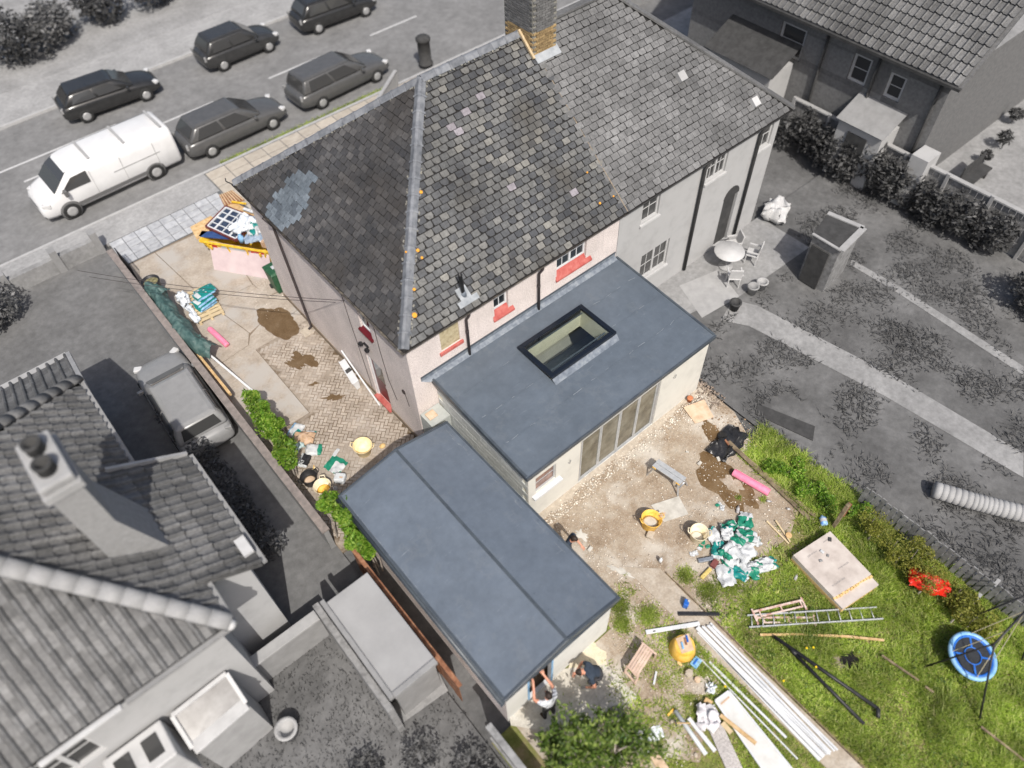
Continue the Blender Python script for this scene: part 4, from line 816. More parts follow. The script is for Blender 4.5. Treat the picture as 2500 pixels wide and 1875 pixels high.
def run(a, b, me, name, parent, L=.42):
    a, b = V(a), V(b); d = (b-a).normalized(); sy = V((0, 0, 1)).cross(d).normalized(); sz = d.cross(sy); T = Matrix((d, sy, sz)).transposed().to_4x4(); k = int((b-a).length/L)
    for i in range(k): piece(name, me, Matrix.Translation(a+d*(i*L)) @ T @ Matrix.Scale(1+.015*(i % 2), 4), parent)
run(a, b, hme, 'hip_cap', lro); hme2 = hme.copy(); hme2.materials.clear(); hme2.materials.append(M_tileG); run((LX+.02, LY1+.02, LE-.02), b+V((0, 0, -.05)), hme2, 'hip_cap', lro)
put('white_gutter', MB().beam((-11.0, LY0-.10, LE-.05), (-9.4, LY0-.10, LE-.05), .12, .10), M_gw, lh, bevel=.02); put('gutter', MB().beam((-22, LY0-.08, LE-.06), (-11.1, LY0-.08, LE-.06), .1, .08).beam((-9.3, LY0-.08, LE-.06), (LX+.08, LY0-.08, LE-.06), .1, .08).beam((LX+.08, LY0-.08, LE-.06), (LX+.08, LY1, LE-.06), .1, .08), M_gm, lh)
put('hip_end_finial', MB().lathe([(.11, -.05), (.12, .05), (.05, .11)], 12, (LX+.0, LY0-.06, LE+.0)), M_gw, lro, True)
# chimney with two pots
ck = put('chimney', MB().bb(-8.17, -7.62, -1.45, -.25, 4.8, 8.5), M_brickl, lh); put('chimney_corbel', MB().bb(-8.24, -7.55, -1.52, -.18, 8.25, 8.42), M_gl, ck); put('chimney_cap', MB().bb(-8.20, -7.59, -1.48, -.22, 8.51, 8.66), M_gl, ck, bevel=.03)
for y in (-1.13, -.57):
    pt = put('chimney_pot', MB().lathe([(.17, 8.66), (.16, 8.83), (.18, 8.85), (.18, 8.91), (.13, 8.91), (.12, 8.68)], 16, (-7.9, y, 0)), M_gd, ck, True)
# brick haunch below the stack
put('chimney_haunch', MB().add([(-8.15, -1.46, 5.3), (-7.15, -1.46, 5.0), (-7.15, -.26, 5.0), (-8.15, -.26, 5.3), (-7.63, -1.46, 6.9), (-7.63, -.26, 6.9)], [(0, 1, 4), (1, 2, 5, 4), (2, 3, 5)]), M_brickl, ck)
# side wing with its own lower tiled slope, reaching to the drive
wg = put('side_wing_wall', MB().bb(-7.4, -6.15, -2.3, 1.0, -.2, 4.2), M_rendergl, lh)
wr = MB(); wz = lambda x: 4.25+(-5.9-x)*.62
wr.add([(-5.88, -2.6, wz(-5.88)), (-5.88, 1.15, wz(-5.88)), (-7.5, 1.15, wz(-7.5)), (-7.5, -2.6, wz(-7.5)), (-5.88, -2.6, wz(-5.88)-.12), (-5.88, 1.15, wz(-5.88)-.12), (-7.5, 1.15, wz(-7.5)-.12), (-7.5, -2.6, wz(-7.5)-.12)], [(0, 1, 2, 3), (0, 4, 5, 1), (1, 5, 6, 2), (3, 7, 4, 0), (4, 7, 6, 5)])
wro = put('side_wing_roof', wr, M_tileG, lh)
jv = MB()
for p, MM in pitched((-5.88, -2.6, wz(-5.88)+.02), (-5.88, 1.15, wz(-5.88)+.02), None, (-7.5, -2.6, wz(-7.5)+.02), 5, .27, None, lambda x, y, L, H: .1 < x < L-.1, .006, 0): jv.add([MM @ v for v in vs], fs)
tag(put('roof_tiles', jv, M_tileG, wro), kind='stuff'); put('verge_board', MB().beam((-5.88, 1.18, wz(-5.88)+.05), (-7.5, 1.18, wz(-7.5)+.05), .08, .16), M_gl, wro); put('gutter', MB().beam((-5.80, -2.6, 4.2), (-5.80, 1.15, 4.2), .1, .08), M_gm, wro); put('roof_bracket', MB().bb(-6.1, -5.86, -2.35, -1.85, 4.42, 4.5), M_gw, wro)
# front wing, lower ridge
fw_ = put('front_wing_wall', MB().bb(-20, -7.3, 4.4, 8.0, -.2, 2.7), M_rendergl, lh)
fr_ = MB().add([(-7.05, 4.2, 4.4), (-7.05, 8.3, 2.62), (-20, 8.3, 2.62), (-20, 4.2, 4.4), (-7.05, 4.2, 4.25), (-7.05, 8.3, 2.47), (-20, 8.3, 2.47)], [(0, 1, 2, 3), (0, 4, 5, 1), (1, 5, 6, 2)]); fro = put('front_wing_roof', fr_, M_tileG, lh)
jv = MB()
for p, MM in pitched((-7.05, 8.3, 2.65), (-13, 8.3, 2.65), None, (-7.05, 4.2, 4.43), 12, .27, None, lambda x, y, L, H: .1 < x < L-.1, .006, 0): jv.add([MM @ v for v in vs], fs)
tag(put('roof_tiles', jv, M_tileG, fro), kind='stuff'); put('verge_board', MB().beam((-7.0, 4.2, 4.44), (-7.0, 8.3, 2.68), .12, .14), M_gl, fro); put('eave_tiles', MB().beam((-13, 8.3, 2.68), (-7.05, 8.3, 2.68), .2, .08), M_gl, fro)
# rear conservatory roof and white bay
cs = thing('conservatory', 'white framed glass lean-to roof against the grey tiled house, lower left', 'conservatory', (-8.3, -4.6, 0)); q = crop(0, 1350)
cz0, cz1 = 2.6, 2.25; P4 = [q(1330, 1260, 2.6), q(1750, 930, 2.6), q(1900, 1160, 2.2), q(1490, 1510, 2.2)]
put('glass_roof', MB().add(P4, [(3, 2, 1, 0)]), mat('milky_glass', [g(.10), g(.3)], .12, 1.2, spec=.6), cs); fm_ = MB()
for i in range(4): fm_.beam(P4[i]+V((0, 0, .03)), P4[(i+1) % 4]+V((0, 0, .03)), .10 if i != 2 else .34, .08)
put('frame', fm_, M_gw, cs, bevel=.015); cw_ = MB()
for i in (1, 2, 3): a, b = P4[i], P4[(i+1) % 4]; cw_.add([a, b, (b.x, b.y, -.1), (a.x, a.y, -.1)], [(0, 1, 2, 3)])
put('glazed_wall', cw_, M_gl, cs)
by = thing('white_bay_window', 'white bay window with dark panes at the bottom left edge', 'window', q(1050, 1620, .0)); c_ = q(1060, 1570, 2.9)
put('frame', MB().box((c_.x, c_.y, 2.0), (1.3, .9, 1.6), None), M_gw, by, bevel=.04)
for k in (-.3, .3): put('pane', MB().box((c_.x+k, c_.y, 2.815), (.34, .5, .03)), M_glassg, by)

# ------------------------------------------------------------------ neighbour's lean-to garage, walls and odds left of the garage
fs1 = thing('flat_roof_shed', 'light grey flat-roofed shed with raised edge beside the garage', 'shed', (-4.5, -4.7, 0)); q = crop(600, 1350)
sx0, sx1, sy0, sy1 = -5.18, -3.98, -6.15, -3.35
put('wall', MB().bb(sx0+.05, sx1-.02, sy0+.05, sy1-.05, -.1, 2.1), M_gm, fs1); put('flat_roof', MB().bb(sx0, sx1, sy0, sy1, 2.1, 2.2), M_felt, fs1, bevel=.01); put('roof_edging', MB().bb(sx0-.12, sx0-.002, sy0-.1, sy1+.1, 2.08, 2.26).bb(sx0, sx1, sy0-.14, sy0-.002, 2.08, 2.24), M_gm, fs1, bevel=.01)
put('boarding', MB().bb(sx0-.3, sx0-.14, sy0-.2, sy1+.3, -.1, 1.9), M_fenceg, fs1)
w1 = thing('garden_wall', 'low grey wall with pale coping between the neighbour garden beds', 'wall', (-6.3, -4.4, 0)); a, b = q(50, 850, 1.2), q(550, 480, 1.2)
put('wall', MB().beam((a.x, a.y, .55), (b.x, b.y, .55), .2, 1.25), M_gm, w1); put('coping', MB().beam((a.x, a.y, 1.22), (b.x, b.y, 1.22), .3, .08), M_gl, w1, bevel=.01)
a, b = q(1110, 1190), q(1510, 930); put('paved_strip', MB().prism([(p.x, p.y) for p in (q(1080, 1190), q(1490, 920), q(1560, 1060), q(1180, 1330))], -.04, -.015), M_patiog, kind='structure')
put('paved_strip', MB().prism([(p.x, p.y) for p in (q(-130, 550), q(40, 230), q(160, 420), q(110, 650))], -.04, -.015), M_patiog, kind='structure')
put('round_tub', MB().lathe([(.22, .0), (.27, .35), (.29, .36), (.29, .39), (.2, .39), (.18, .2)], 16, q(340, 1385)), M_gl, smooth=True, label='small round pale tub among the dark shrubs at the bottom', cat='tub')
# long grey fence between the gardens, board by board
fg = thing('grey_board_fence', 'grey board fence running down to the bottom edge beside the tree', 'fence', q(1800, 1250)); a, b = q(1560, 800, 0), q(2280, 1750, 0); a.x = b.x = -3.72; n = 26
fbm = MB().box((0, 0, .85), (.025, .135, 1.7)).mesh('board'); fbm.materials.append(M_fenceg)
for i in range(n): piece('board', fbm, Matrix.Translation((-3.86, -8.1-i*.145, random.uniform(-.02, .02))), fg)
put('rail', MB().beam((-3.90, -8.0, 1.74), (-3.90, -11.9, 1.74), .16, .05), M_fenceg, fg); put('rail', MB().beam((-3.9, -8, .5), (-3.9, -11.9, .5), .05, .08), M_fenceg, fg)
for y in (-9.4, -11.3): put('post', MB().bb(-4.02, -3.93, y, y+.1, -.1, 1.86), M_gl, fg)
# ------------------------------------------------------------------ vehicles
def car(name, label, loc, rot, L, W, H, paint, group='cars parked along the street', estate=0, drop=0):
    t = thing(name, label, 'car', (0, 0, 0), group); y2 = W/2
    st = [(-.5, .40, .42, .72), (-.488, .455, .30, .92), (-.42, .495, .22, .99), (-.25, .5, .20, 1.0), (.1, .5, .20, .97), (.26, .495, .20, .93), (.38, .475, .22, .83), (.46, .44, .26, .72), (.49, .40, .32, .62), (.5, .36, .4, .55)]
    ring = lambda x, hw, zb, zt: [V((x*L, s_*hw*W*k, z)) for s_, k, z in ((1, .86, zb), (1, .97, zb+.1), (1, 1.0, (zb+zt)/2), (1, .97, zt-.12), (1, .86, zt-.02), (1, .5, zt+.02), (-1, .5, zt+.02), (-1, .86, zt-.02), (-1, .97, zt-.12), (-1, 1.0, (zb+zt)/2), (-1, .97, zb+.1), (-1, .86, zb))]
    body = put('body', MB().loft([ring(*s_) for s_ in st]), paint, t, True); sb_ = body.modifiers.new('sub', 'SUBSURF'); sb_.levels = sb_.render_levels = 1
    xb0, xb1, xt0, xt1 = -.455*L+.0, .25*L, (-.36-.05*estate)*L, .06*L
    hb, ht = .455*W, .355*W; zb, zt = .93, H
    c8 = [V((xb0, -hb, zb)), V((xb1, -hb*.96, zb-.03)), V((xb1, hb*.96, zb-.03)), V((xb0, hb, zb)), V((xt0, -ht, zt-.03)), V((xt1, -ht, zt-.02)), V((xt1, ht, zt-.02)), V((xt0, ht, zt-.03))]
    mid = [(c8[i]+c8[i+4])/2+V((0, (.035 if c8[i].y > 0 else -.035), .02)) for i in range(4)]
    put('cabin', MB().loft([[*c8[:4]], mid, [*c8[4:]]]), paint, t, True, .09)
    put('roof_panel', MB().loft([[V((x*1.0, y*(1.0), z)) for x, y, z in ((xt0-.02, -ht-.01, zt-.035), (xt1+.03, -ht-.01, zt-.03), (xt1+.03, ht+.01, zt-.03), (xt0-.02, ht+.01, zt-.035))], [V((x, y, z)) for x, y, z in ((xt0+.12, -ht*.8, zt+.015), (xt1-.1, -ht*.8, zt+.015), (xt1-.1, ht*.8, zt+.015), (xt0+.12, ht*.8, zt+.015))]]), paint, t, False, .02)
    lerp = lambda a, b, u: a+(b-a)*u
    def pane(nm, a, b, c, d, u0, u1, v0, v1, off):
        pts = [lerp(lerp(a, b, u), lerp(d, c, u), v)+V(off) for u, v in ((u0, v0), (u1, v0), (u1, v1), (u0, v1))]
        put(nm, MB().add(pts+[p-V(off)*.6 for p in pts], [(0, 1, 2, 3), (0, 4, 5, 1), (1, 5, 6, 2), (2, 6, 7, 3), (3, 7, 4, 0)]), M_glassg, t)
    pane('windscreen', c8[1], c8[2], c8[6], c8[5], .08, .92, .10, .9, (.035, 0, .03)); pane('rear_window', c8[0], c8[3], c8[7], c8[4], .1, .9, .25, .88, (-.035, 0, .03))
    for s_, i0, i1, i2, i3 in ((-1, 0, 1, 5, 4), (1, 3, 2, 6, 7)):
        for u0, u1 in ((.10, .46), (.50, .86)): pane('side_window', c8[i0], c8[i1], c8[i2], c8[i3], u0, u1, .14, .86, (0, s_*.06, .012))
        put('headlight', MB().box((.455*L, s_*.36*W, .68), (.22, .26, .13), Matrix.Rotation(s_*-.5, 3, 'Z')), M_lamp, t, False, .03); put('tail_light', MB().box((-.482*L, s_*.39*W, .82), (.10, .2, .2), Matrix.Rotation(s_*.35, 3, 'Z')), M_gm, t, False, .02)
        put('mirror', MB().box((.17*L, s_*(hb+.12), .98), (.12, .2, .12)), paint, t, False, .03)
        for xw in (-.30*L, .315*L):
            wh = put('wheel', MB().lathe([(.25, -.1), (.32, -.09), (.325, 0), (.32, .09), (.25, .1)], 20, (xw, s_*(y2-.09), .32), Matrix.Rotation(R(90), 3, 'X')), M_tyre, t, True); put('rim', MB().lathe([(.21, -.02), (.215, .01), (.12, .03), (.05, .025)], 14, (xw, s_*(y2-.09+.085), .32), Matrix.Rotation(R(-90*s_), 3, 'X')), M_rim, wh, True)
    t.location = V(loc); t.rotation_euler = (0, 0, rot); return t
Zr = -.12
def park(fw, rw, name, label, paint, H=1.5, W=1.75, far=False, estate=0):
    a, b = gp(*fw, Zr), gp(*rw, Zr); wb = (b-a).length; L = wb/.615; d = (b-a).normalized(); nrm = V((-d.y, d.x, 0)); c = (a+b)/2+nrm*(W/2-.05); c.z = Zr
    return car(name, label, c, math.atan2(d.y, d.x), L, W, H, paint, estate=estate)
q0 = lambda x, y: (x/3.16, y/3.16); q6 = lambda x, y: (600+x/3.16, y/3.16)
park(q0(690, 945), q0(1145, 780), 'parked_car', 'dark parked car on the far kerb, leftmost of the far row', M_paintdk, 1.44)
park(q0(1740, 550), q0(2085, 405), 'parked_car', 'dark small parked car in the middle of the far row', mat('black_car_paint', [g(.03), g(.04)], .25, spec=.6), 1.53)
park(q6(570, 265), q6(930, 130), 'parked_car', 'dark parked car cut by the top edge, rightmost of the far row', M_paintdk, 1.52)
park(q0(1650, 1215), q0(2115, 1000), 'parked_car', 'dark grey car parked right behind the white van', M_paintmd, 1.52, 1.8)
park(q6(600, 840), q6(1015, 635), 'parked_car', 'dark grey car on the near kerb just behind the slate ridge', M_paintmd, 1.55, 1.82, False, 1)
car('driveway_car', 'grey estate car standing in the neighbour drive beside the tiled house', V((-5.05, 6.35, -.05)), R(88), 4.5, 1.78, 1.5, M_paintlg, None, 1)
# van
va, vb = gp(*q0(610, 1665), Zr), gp(*q0(1250, 1365), Zr); d = (va-vb).normalized(); L = (va-vb).length/.62; W = 1.98; c = (va+vb)/2+V((d.y, -d.x, 0))*(W/2-.06); c.z = Zr
vn = thing('white_van', 'white panel van with three dark roof bars parked at the kerb', 'van', (0, 0, 0)); st = [(-.5, .44, .45, 1.72), (-.495, .485, .34, 1.9), (-.48, .5, .3, 1.95), (0, .5, .3, 1.98), (.17, .5, .3, 1.97), (.235, .495, .3, 1.90), (.30, .49, .3, 1.62), (.375, .485, .3, 1.24), (.44, .47, .3, 1.10), (.485, .44, .32, .92), (.5, .39, .4, .75)]
def vring(x, hw, zb, zt):
    k = .90 if zt > 1.5 else .93
    return [V((x*L, s_*hw*W*kk, z)) for s_, kk, z in ((1, .9, zb), (1, .98, zb+.12), (1, 1, zb+.45*(zt-zb)), (1, (1+k)/2+.02, zt-.28*(zt-zb)), (1, k, zt-.06), (1, .72, zt), (-1, .72, zt), (-1, k, zt-.06), (-1, (1+k)/2+.02, zt-.28*(zt-zb)), (-1, 1, zb+.45*(zt-zb)), (-1, .98, zb+.12), (-1, .9, zb))]
put('body', MB().loft([vring(*s_) for s_ in st]), M_paintw, vn, True)
sm_ = MB()
for s_ in (-1, 1):
    for x_ in (.115, -.10, -.34): sm_.box((x_*L, s_*.985, 1.05), (.012, .03, 1.2))
    sm_.box((-.2*L, s_*.992, 1.15), (.34*L, .02, .03))
put('door_seams', sm_, M_gl, vn, kind='stuff')
put('windscreen', MB().add([(.238*L, .75, 1.88), (.238*L, -.75, 1.88), (.372*L, -.86, 1.27), (.372*L, .86, 1.27), (.30*L, -.84, 1.65), (.30*L, .84, 1.65)], [(0, 1, 4, 5), (5, 4, 2, 3)]), M_glassg, vn)
for s_ in (-1, 1):
    put('side_window', MB().add([(.13*L, s_*.975, 1.72), (.235*L, s_*.955, 1.68), (.335*L, s_*.99, 1.22), (.13*L, s_*1.0, 1.20)], [(0, 1, 2, 3)]), M_glassg, vn); put('headlight', MB().box((.452*L, s_*.80, .88), (.34, .2, .22), Matrix.Rotation(s_*-.45, 3, 'Z')), M_lamp, vn, False, .04); put('mirror', MB().box((.31*L, s_*1.12, 1.25), (.14, .2, .28)), M_plate, vn, False, .03); put('tail_light', MB().box((-.492*L, s_*.88, 1.1), (.06, .12, .5)), M_gm, vn)
    put('side_trim', MB().box((.02*L, s_*.995, .52), (.5*L, .03, .14)), M_plate, vn)
    for xw in (-.29*L, .33*L):
        wh = put('wheel', MB().lathe([(.27, -.11), (.345, -.1), (.35, 0), (.345, .1), (.27, .11)], 20, (xw, s_*(W/2-.09), .35), Matrix.Rotation(R(90), 3, 'X')), M_tyre, vn, True); put('rim', MB().lathe([(.22, .0), (.2, .02), (.1, .03), (.04, .02)], 14, (xw, s_*(W/2-.09+.10), .35), Matrix.Rotation(R(-90*s_), 3, 'X')), M_gl, wh, True); put('wheel_arch', MB().lathe([(.36, -.02), (.43, .0), (.36, .014)], 20, (xw, s_*(W/2-.015), .37), Matrix.Rotation(R(-90*s_), 3, 'X')), M_plate, vn, True)
put('bumper', MB().box((.48*L, 0, .42), (.2, 1.6, .2)), M_plate, vn, False, .05); put('grille', MB().box((.497*L, 0, .72), (.04, .9, .14)), M_plate, vn)
for x in (-.45, -.18, .07): put('roof_bar', MB().box((x*L, 0, 2.03), (.10, 1.56, .05)), M_gl, vn, False, .01)
vn.location = c; vn.rotation_euler = (0, 0, math.atan2(d.y, d.x))
# camper at the top
cm = thing('camper_trailer', 'pale boxy camper parked behind the slate roof at the top', 'caravan', (0, 0, 0)); a = gp(1735, 75, .6); b = gp(1935, 150, .6); d = (b-a).normalized(); L = (b-a).length
put('body', MB().box((0, 0, 1.55), (L, 2.3, 2.1)), M_gw, cm, False, .18); put('window', MB().box((-.1*L, -1.16, 1.9), (.9, .03, .6)), M_glassg, cm, False, .05); put('window', MB().box((.28*L, -1.16, 1.9), (.7, .03, .6)), M_glassg, cm, False, .05); put('skirt', MB().box((0, 0, .42), (L-.2, 2.2, .3)), M_gd, cm); put('roof_hatch', MB().box((.1*L, .1, 2.63), (.6, .6, .08)), M_gl, cm, False, .03)
for x in (-.25, .25):
    for s_ in (-1, 1): put('wheel', MB().lathe([(.25, -.1), (.32, -.09), (.32, .09), (.25, .1)], 16, (x*L, s_*1.05, .32), Matrix.Rotation(R(90), 3, 'X')), M_tyre, cm, True)
nrm = V((-d.y, d.x, 0)); cm.location = (a+b)/2+nrm*1.1; cm.location.z = -.06; cm.rotation_euler = (0, 0, math.atan2(d.y, d.x))
# pillar post box on the near pavement
pb = gp(*q6(1390, 495)); put('post_box', MB().lathe([(.36, 0), (.36, .12), (.31, .14), (.31, 1.2), (.36, 1.23), (.37, 1.33), (.27, 1.42), (.05, 1.48)], 18, pb), M_gd, smooth=True, label='dark round pillar post box standing on the pavement behind the ridge', cat='post box')
# front boundary: low gabled lean-to and a rail just behind the ridge
fr0, fr1 = gp(*q6(1010, 780), 1.0), gp(*q6(1155, 545), 1.0); put('boundary_rail', MB().beam(fr0, fr1, .16, .08).beam(V((fr0.x, fr0.y, .45)), V((fr1.x, fr1.y, .45)), .10, 1.0), M_gl, label='pale coped low boundary wall running from the roof ridge to the street', cat='wall')
fw2 = thing('front_wall', 'low dark front wall with pale coping behind the right part of the ridge', 'wall', (14, 15.25, 0)); put('wall', MB().bb(11.0, 30, 15.15, 15.35, -.1, .75), M_gm, fw2); put('coping', MB().bb(11, 30, 15.1, 15.4, .755, .83), M_gl, fw2)
# front garden shrubs
for i, (x, y) in enumerate(((12.6, 13.6), (14.2, 14.0))): shrub('front_shrub', ['reddish brown clipped shrub peeking over the right end of the ridge', 'grey shrub beside the front wall beyond the ridge'][i], 'shrub', [(x, y, .5)], [(.7, .5, .5)], 500, .12, [mat('red_brown_leaf', [(.24, .07, .04), (.36, .16, .10)], .8, 20, 0, 60, 0, .3), M_leafg][i], M_barkg, 40+i)
# ------------------------------------------------------------------ right-hand gardens
shd = thing('garden_shed', 'small grey shed with dark felt roof in the neighbour garden', 'shed', (15.4, -3.6, 0)); q = crop(1800, 400)
A_, B_, C_, D_ = q(600, 520, 2.0), q(740, 370, 2.0), q(1030, 490, 2.0), q(790, 680, 2.0)
A_, B_, C_, D_ = V((14.75, -3.05, 2)), V((16.05, -2.75, 2)), V((16.3, -4.05, 2)), V((14.75, -4.2, 2))
put('wall', MB().prism([(p.x+(15.5-p.x)*.06, p.y+(-3.5-p.y)*.06) for p in (A_, B_, C_, D_)], -.1, 1.93), M_fenceg, shd)
put('roof', MB().prism([(p.x, p.y) for p in (A_, B_, C_, D_)], 1.95, 2.03), M_gd, shd); put('roof_edging', MB().beam(C_+V((0, 0, .04)), D_+V((0, 0, .04)), .22, .06).beam(B_+V((0, 0, .04)), C_+V((0, 0, .04)), .18, .06).beam(A_+V((0, 0, .04)), D_+V((0, 0, .04)), .1, .05), M_gl, shd)
put('door', MB().bb(14.66, 14.72, -3.9, -3.2, 0, 1.7), M_gd, shd)
# fence with posts along the far side
ff = thing('far_garden_fence', 'grey panel fence with pale posts along the far right garden', 'fence', (21.6, -3, 0)); bpm = MB().box((0, 0, .85), (.03, .235, 1.7)).mesh('board'); bpm.materials.append(M_fenceg)
for i in range(52): piece('board', bpm, Matrix.Translation((21.55, 2.6-i*.25, random.uniform(-.02, .02))), ff)
for i in range(8): put('post', MB().bb(21.42, 21.52, 2.6-i*1.75, 2.72-i*1.75, -.1, 1.85), M_gl, ff)
put('capping', MB().bb(21.45, 21.65, -10.4, 2.75, 1.72, 1.78), M_gl, ff)
cs_, rs_ = [], []
for i in range(16):
    y = 2.2-i*.62; cs_.append((20.9+random.uniform(-.3, .2), y, .9+random.uniform(-.2, .3))); rs_.append((.6, .55, .9))
shrub('fence_hedge', 'overgrown dark grey hedge against the far panel fence', 'hedge', cs_, rs_, 420, .20, M_leafgd, M_barkg, 11)
cs_ = [(19.6+random.uniform(-.4, .6), -9.2-i*.55, .8+random.uniform(-.2, .4)) for i in range(7)]; shrub('garden_bush', 'dark bush against the fence at the right edge', 'bush', cs_, [(.8, .7, .9)]*7, 500, .2, M_leafgd, M_barkg, 12)
# patio set beside the attached house
q = crop(1300, 450); pt = q(1520, 520, .7); tb = thing('patio_table', 'round white garden table beside the archway', 'table', (pt.x, pt.y, 0)); put('table_top', MB().lathe([(.02, .70), (.55, .70), (.56, .72), (.55, .74), (.02, .745)], 24, (pt.x, pt.y, 0)), M_gw, tb, True); put('pedestal', MB().lathe([(.28, -.03), (.26, .02), (.05, .06), (.05, .7)], 14, (pt.x, pt.y, 0)), M_gl, tb, True)
def pchair(x, y, rot, label):
    t = thing('patio_chair', label, 'chair', (0, 0, 0), 'white patio chairs')
    put('seat', MB().box((0, 0, .43), (.46, .46, .05)), M_gw, t, False, .02); put('backrest', MB().box((-.22, 0, .68), (.05, .46, .48), Matrix.Rotation(-.15, 3, 'Y')), M_gw, t, False, .02)
    for a in (-.2, .2):
        for b in (-.2, .2): put('leg', MB().box((a, b, .2), (.04, .04, .46)), M_gw, t)
    for b in (-.24, .24): put('armrest', MB().box((0, b, .62), (.42, .05, .04)), M_gw, t)
    t.location = (x, y, -.03); t.rotation_euler = (0, 0, rot)
pchair(pt.x+.75, pt.y+.35, 2.6, 'white patio chair to the right of the round table'); pchair(pt.x+.9, pt.y-.45, 2.0, 'white patio chair in front of the round table by the lawn'); pchair(pt.x-.55, pt.y-.75, .8, 'white patio chair nearest the extension roof')
pt = q(1870, 240); HEAP = pt.copy()
pt = q(1320, 900); 0 and put('round_cover', MB().lathe([(.62, -.03), (.66, .5), (.6, .9), (.3, .98), (.02, 1.0)], 20, gp(1715, 750)), M_gl, smooth=True, label='pale round covered barrel at the corner of the extension roof', cat='barrel')
for i, (x, y) in enumerate(((1760, 800), (1555, 960), (1690, 835))): p = q(x, y); put('plant_pot', MB().lathe([(.14, -.03), (.2, .3), (.22, .31), (.22, .35), (.16, .35), (.15, .28)], 14, p), [M_gl, M_gd, M_gm][i], smooth=True, label=['pale pot at the lawn corner near the path', 'dark pot by the path end', 'mid grey pot between two others at the path end'][i], cat='pot', group='pots by the path')
# white rolled cover, slide
pts = [gp(2280, 1195, .25), gp(2370, 1222, .25), gp(2440, 1240, .25), gp(2530, 1262, .25)]; ws_ = MB()
for k in range(len(pts)-1):
    for u in range(6):
        a, b = pts[k].lerp(pts[k+1], u/6), pts[k].lerp(pts[k+1], (u+1)/6); ws_.tube([a, b], [.25, .25], 14)
put('white_slide', ws_, M_gl, smooth=True, label='long pale white tube lying on the grey grass at the right edge', cat='tube')
dt = [gp(1850, 985), gp(1990, 1040), gp(1985, 1075), gp(1845, 1010)]; put('dark_mat', MB().prism([(p.x, p.y) for p in dt], -.04, -.01), M_gd, label='dark rectangular mat on the grey lawn', cat='mat')
# mixed grey grass over the neighbouring gardens
n = 34000; P = np.zeros((n, 3)); P[:, 0] = rng.uniform(8.4, 21, n); P[:, 1] = rng.uniform(-17, -1.0, n); P[:, 2] = -.04
k = np.array([pn(a, b, .7, 2.) for a, b in P[:, :2]]); path = np.interp(P[:, 1], [-12.6, -8, -3.4], [13.15, 12.7, 12.1]); ok = (np.abs(P[:, 0]-path) > .45) & ~((P[:, 1] > -2.6) & (P[:, 0] < 16.5)) & ~((P[:, 0] > 14.6) & (P[:, 0] < 16.4) & (P[:, 1] > -4.3) & (P[:, 1] < -2.6)) & ~((P[:, 0] > 8.8) & (P[:, 0] < 10.2) & (P[:, 1] > -8.4) & (P[:, 1] < -6.0)); ok &= k+rng.normal(size=n)*.12 > .0; P, k = P[ok], k[ok]
v, f = blades(P, .10+.12*np.clip(k+.3, 0, 1), .02, 5, 1.2); npmesh('grey_grass', v, f, M_grassg, None, 'stuff', 'rough grey grass across the neighbouring garden')
n = 7000; P = np.zeros((n, 3)); P[:, 0] = rng.uniform(-9.5, -3.95, n); P[:, 1] = rng.uniform(-11.5, -2.3, n); P[:, 2] = -.04; ok = ~((P[:, 0] > -5.4) & (P[:, 1] > -6.3)); P = P[ok]
v, f = blades(P, np.full(len(P), .11), .014, 6); npmesh('grey_grass', v, f, M_grassg, None, 'stuff', 'grey grass and weeds left of the garage')
# ------------------------------------------------------------------ right house
rh = thing('grey_brick_house', 'dark grey brick house with tiled roof at the top right corner', 'house', (26, 1, 0)); rw_ = MB()
wallgrid(rw_, 0, 21.9, -2.9, 9.0, -.2, 5.0, [(-1.3, -.6, 3.2, 4.2), (3.2, 4.4, 3.0, 4.3), (.2, 1.0, 3.2, 4.3)], -1, .12); rw_.quad((21.9, -2.9, -.2), (32, -2.9, -.2), (32, -2.9, 5), (21.9, -2.9, 5)); rw_.quad((21.9, 9, -.2), (32, 9, -.2), (32, 9, 5), (21.9, 9, 5)); put('wall', rw_, M_brickd, rh)
for h in ((-1.3, -.6, 3.2, 4.2), (3.2, 4.4, 3.0, 4.3), (.2, 1.0, 3.2, 4.3)): window(rh, 0, 21.9, *h, -1, 1, 2, 1, .12, .1, M_gw, M_glassg)
rr = MB(); rr.add([(21.4, -3.4, 4.95), (21.4, 9.4, 4.95), (27, 9.4, 9.2), (27, -3.4, 9.2), (32.6, -3.4, 4.95), (32.6, 9.4, 4.95), (21.4, -3.4, 4.83), (21.4, 9.4, 4.83), (27, -3.4, 9.05)], [(0, 1, 2, 3), (3, 2, 5, 4), (6, 7, 1, 0), (6, 0, 3, 8)]); rro = put('roof', rr, M_tileG, rh)
jv = MB()
for p, MM in pitched((21.4, 9.4, 4.97), (21.4, -3.4, 4.97), None, (27, 9.4, 9.22), 18, .27, None, lambda x, y, L, H: 0 < x < L and y < H*.9, .006, 0): jv.add([MM @ v for v in vs], fs)
tag(put('roof_tiles', jv, M_tileG, rro), kind='stuff'); put('gutter', MB().beam((21.32, -3.4, 4.9), (21.32, 9.4, 4.9), .12, .1), M_gd, rh); put('dormer', MB().box((24.2, .8, 7.3), (1.4, 1.5, 1.3)), M_gl, rro)
an = put('rear_annexe', MB().bb(20.4, 21.88, 3.4, 6.6, -.1, 2.9), M_rendergl, rh); put('annexe_roof', MB().add([(20.2, 3.2, 2.9), (20.2, 6.8, 2.9), (21.88, 6.8, 3.7), (21.88, 3.2, 3.7)], [(0, 1, 2, 3)]), M_gd, an); put('annexe_window', MB().bb(20.36, 20.395, 4.2, 5.6, 1.1, 2.2), M_glassg, an)
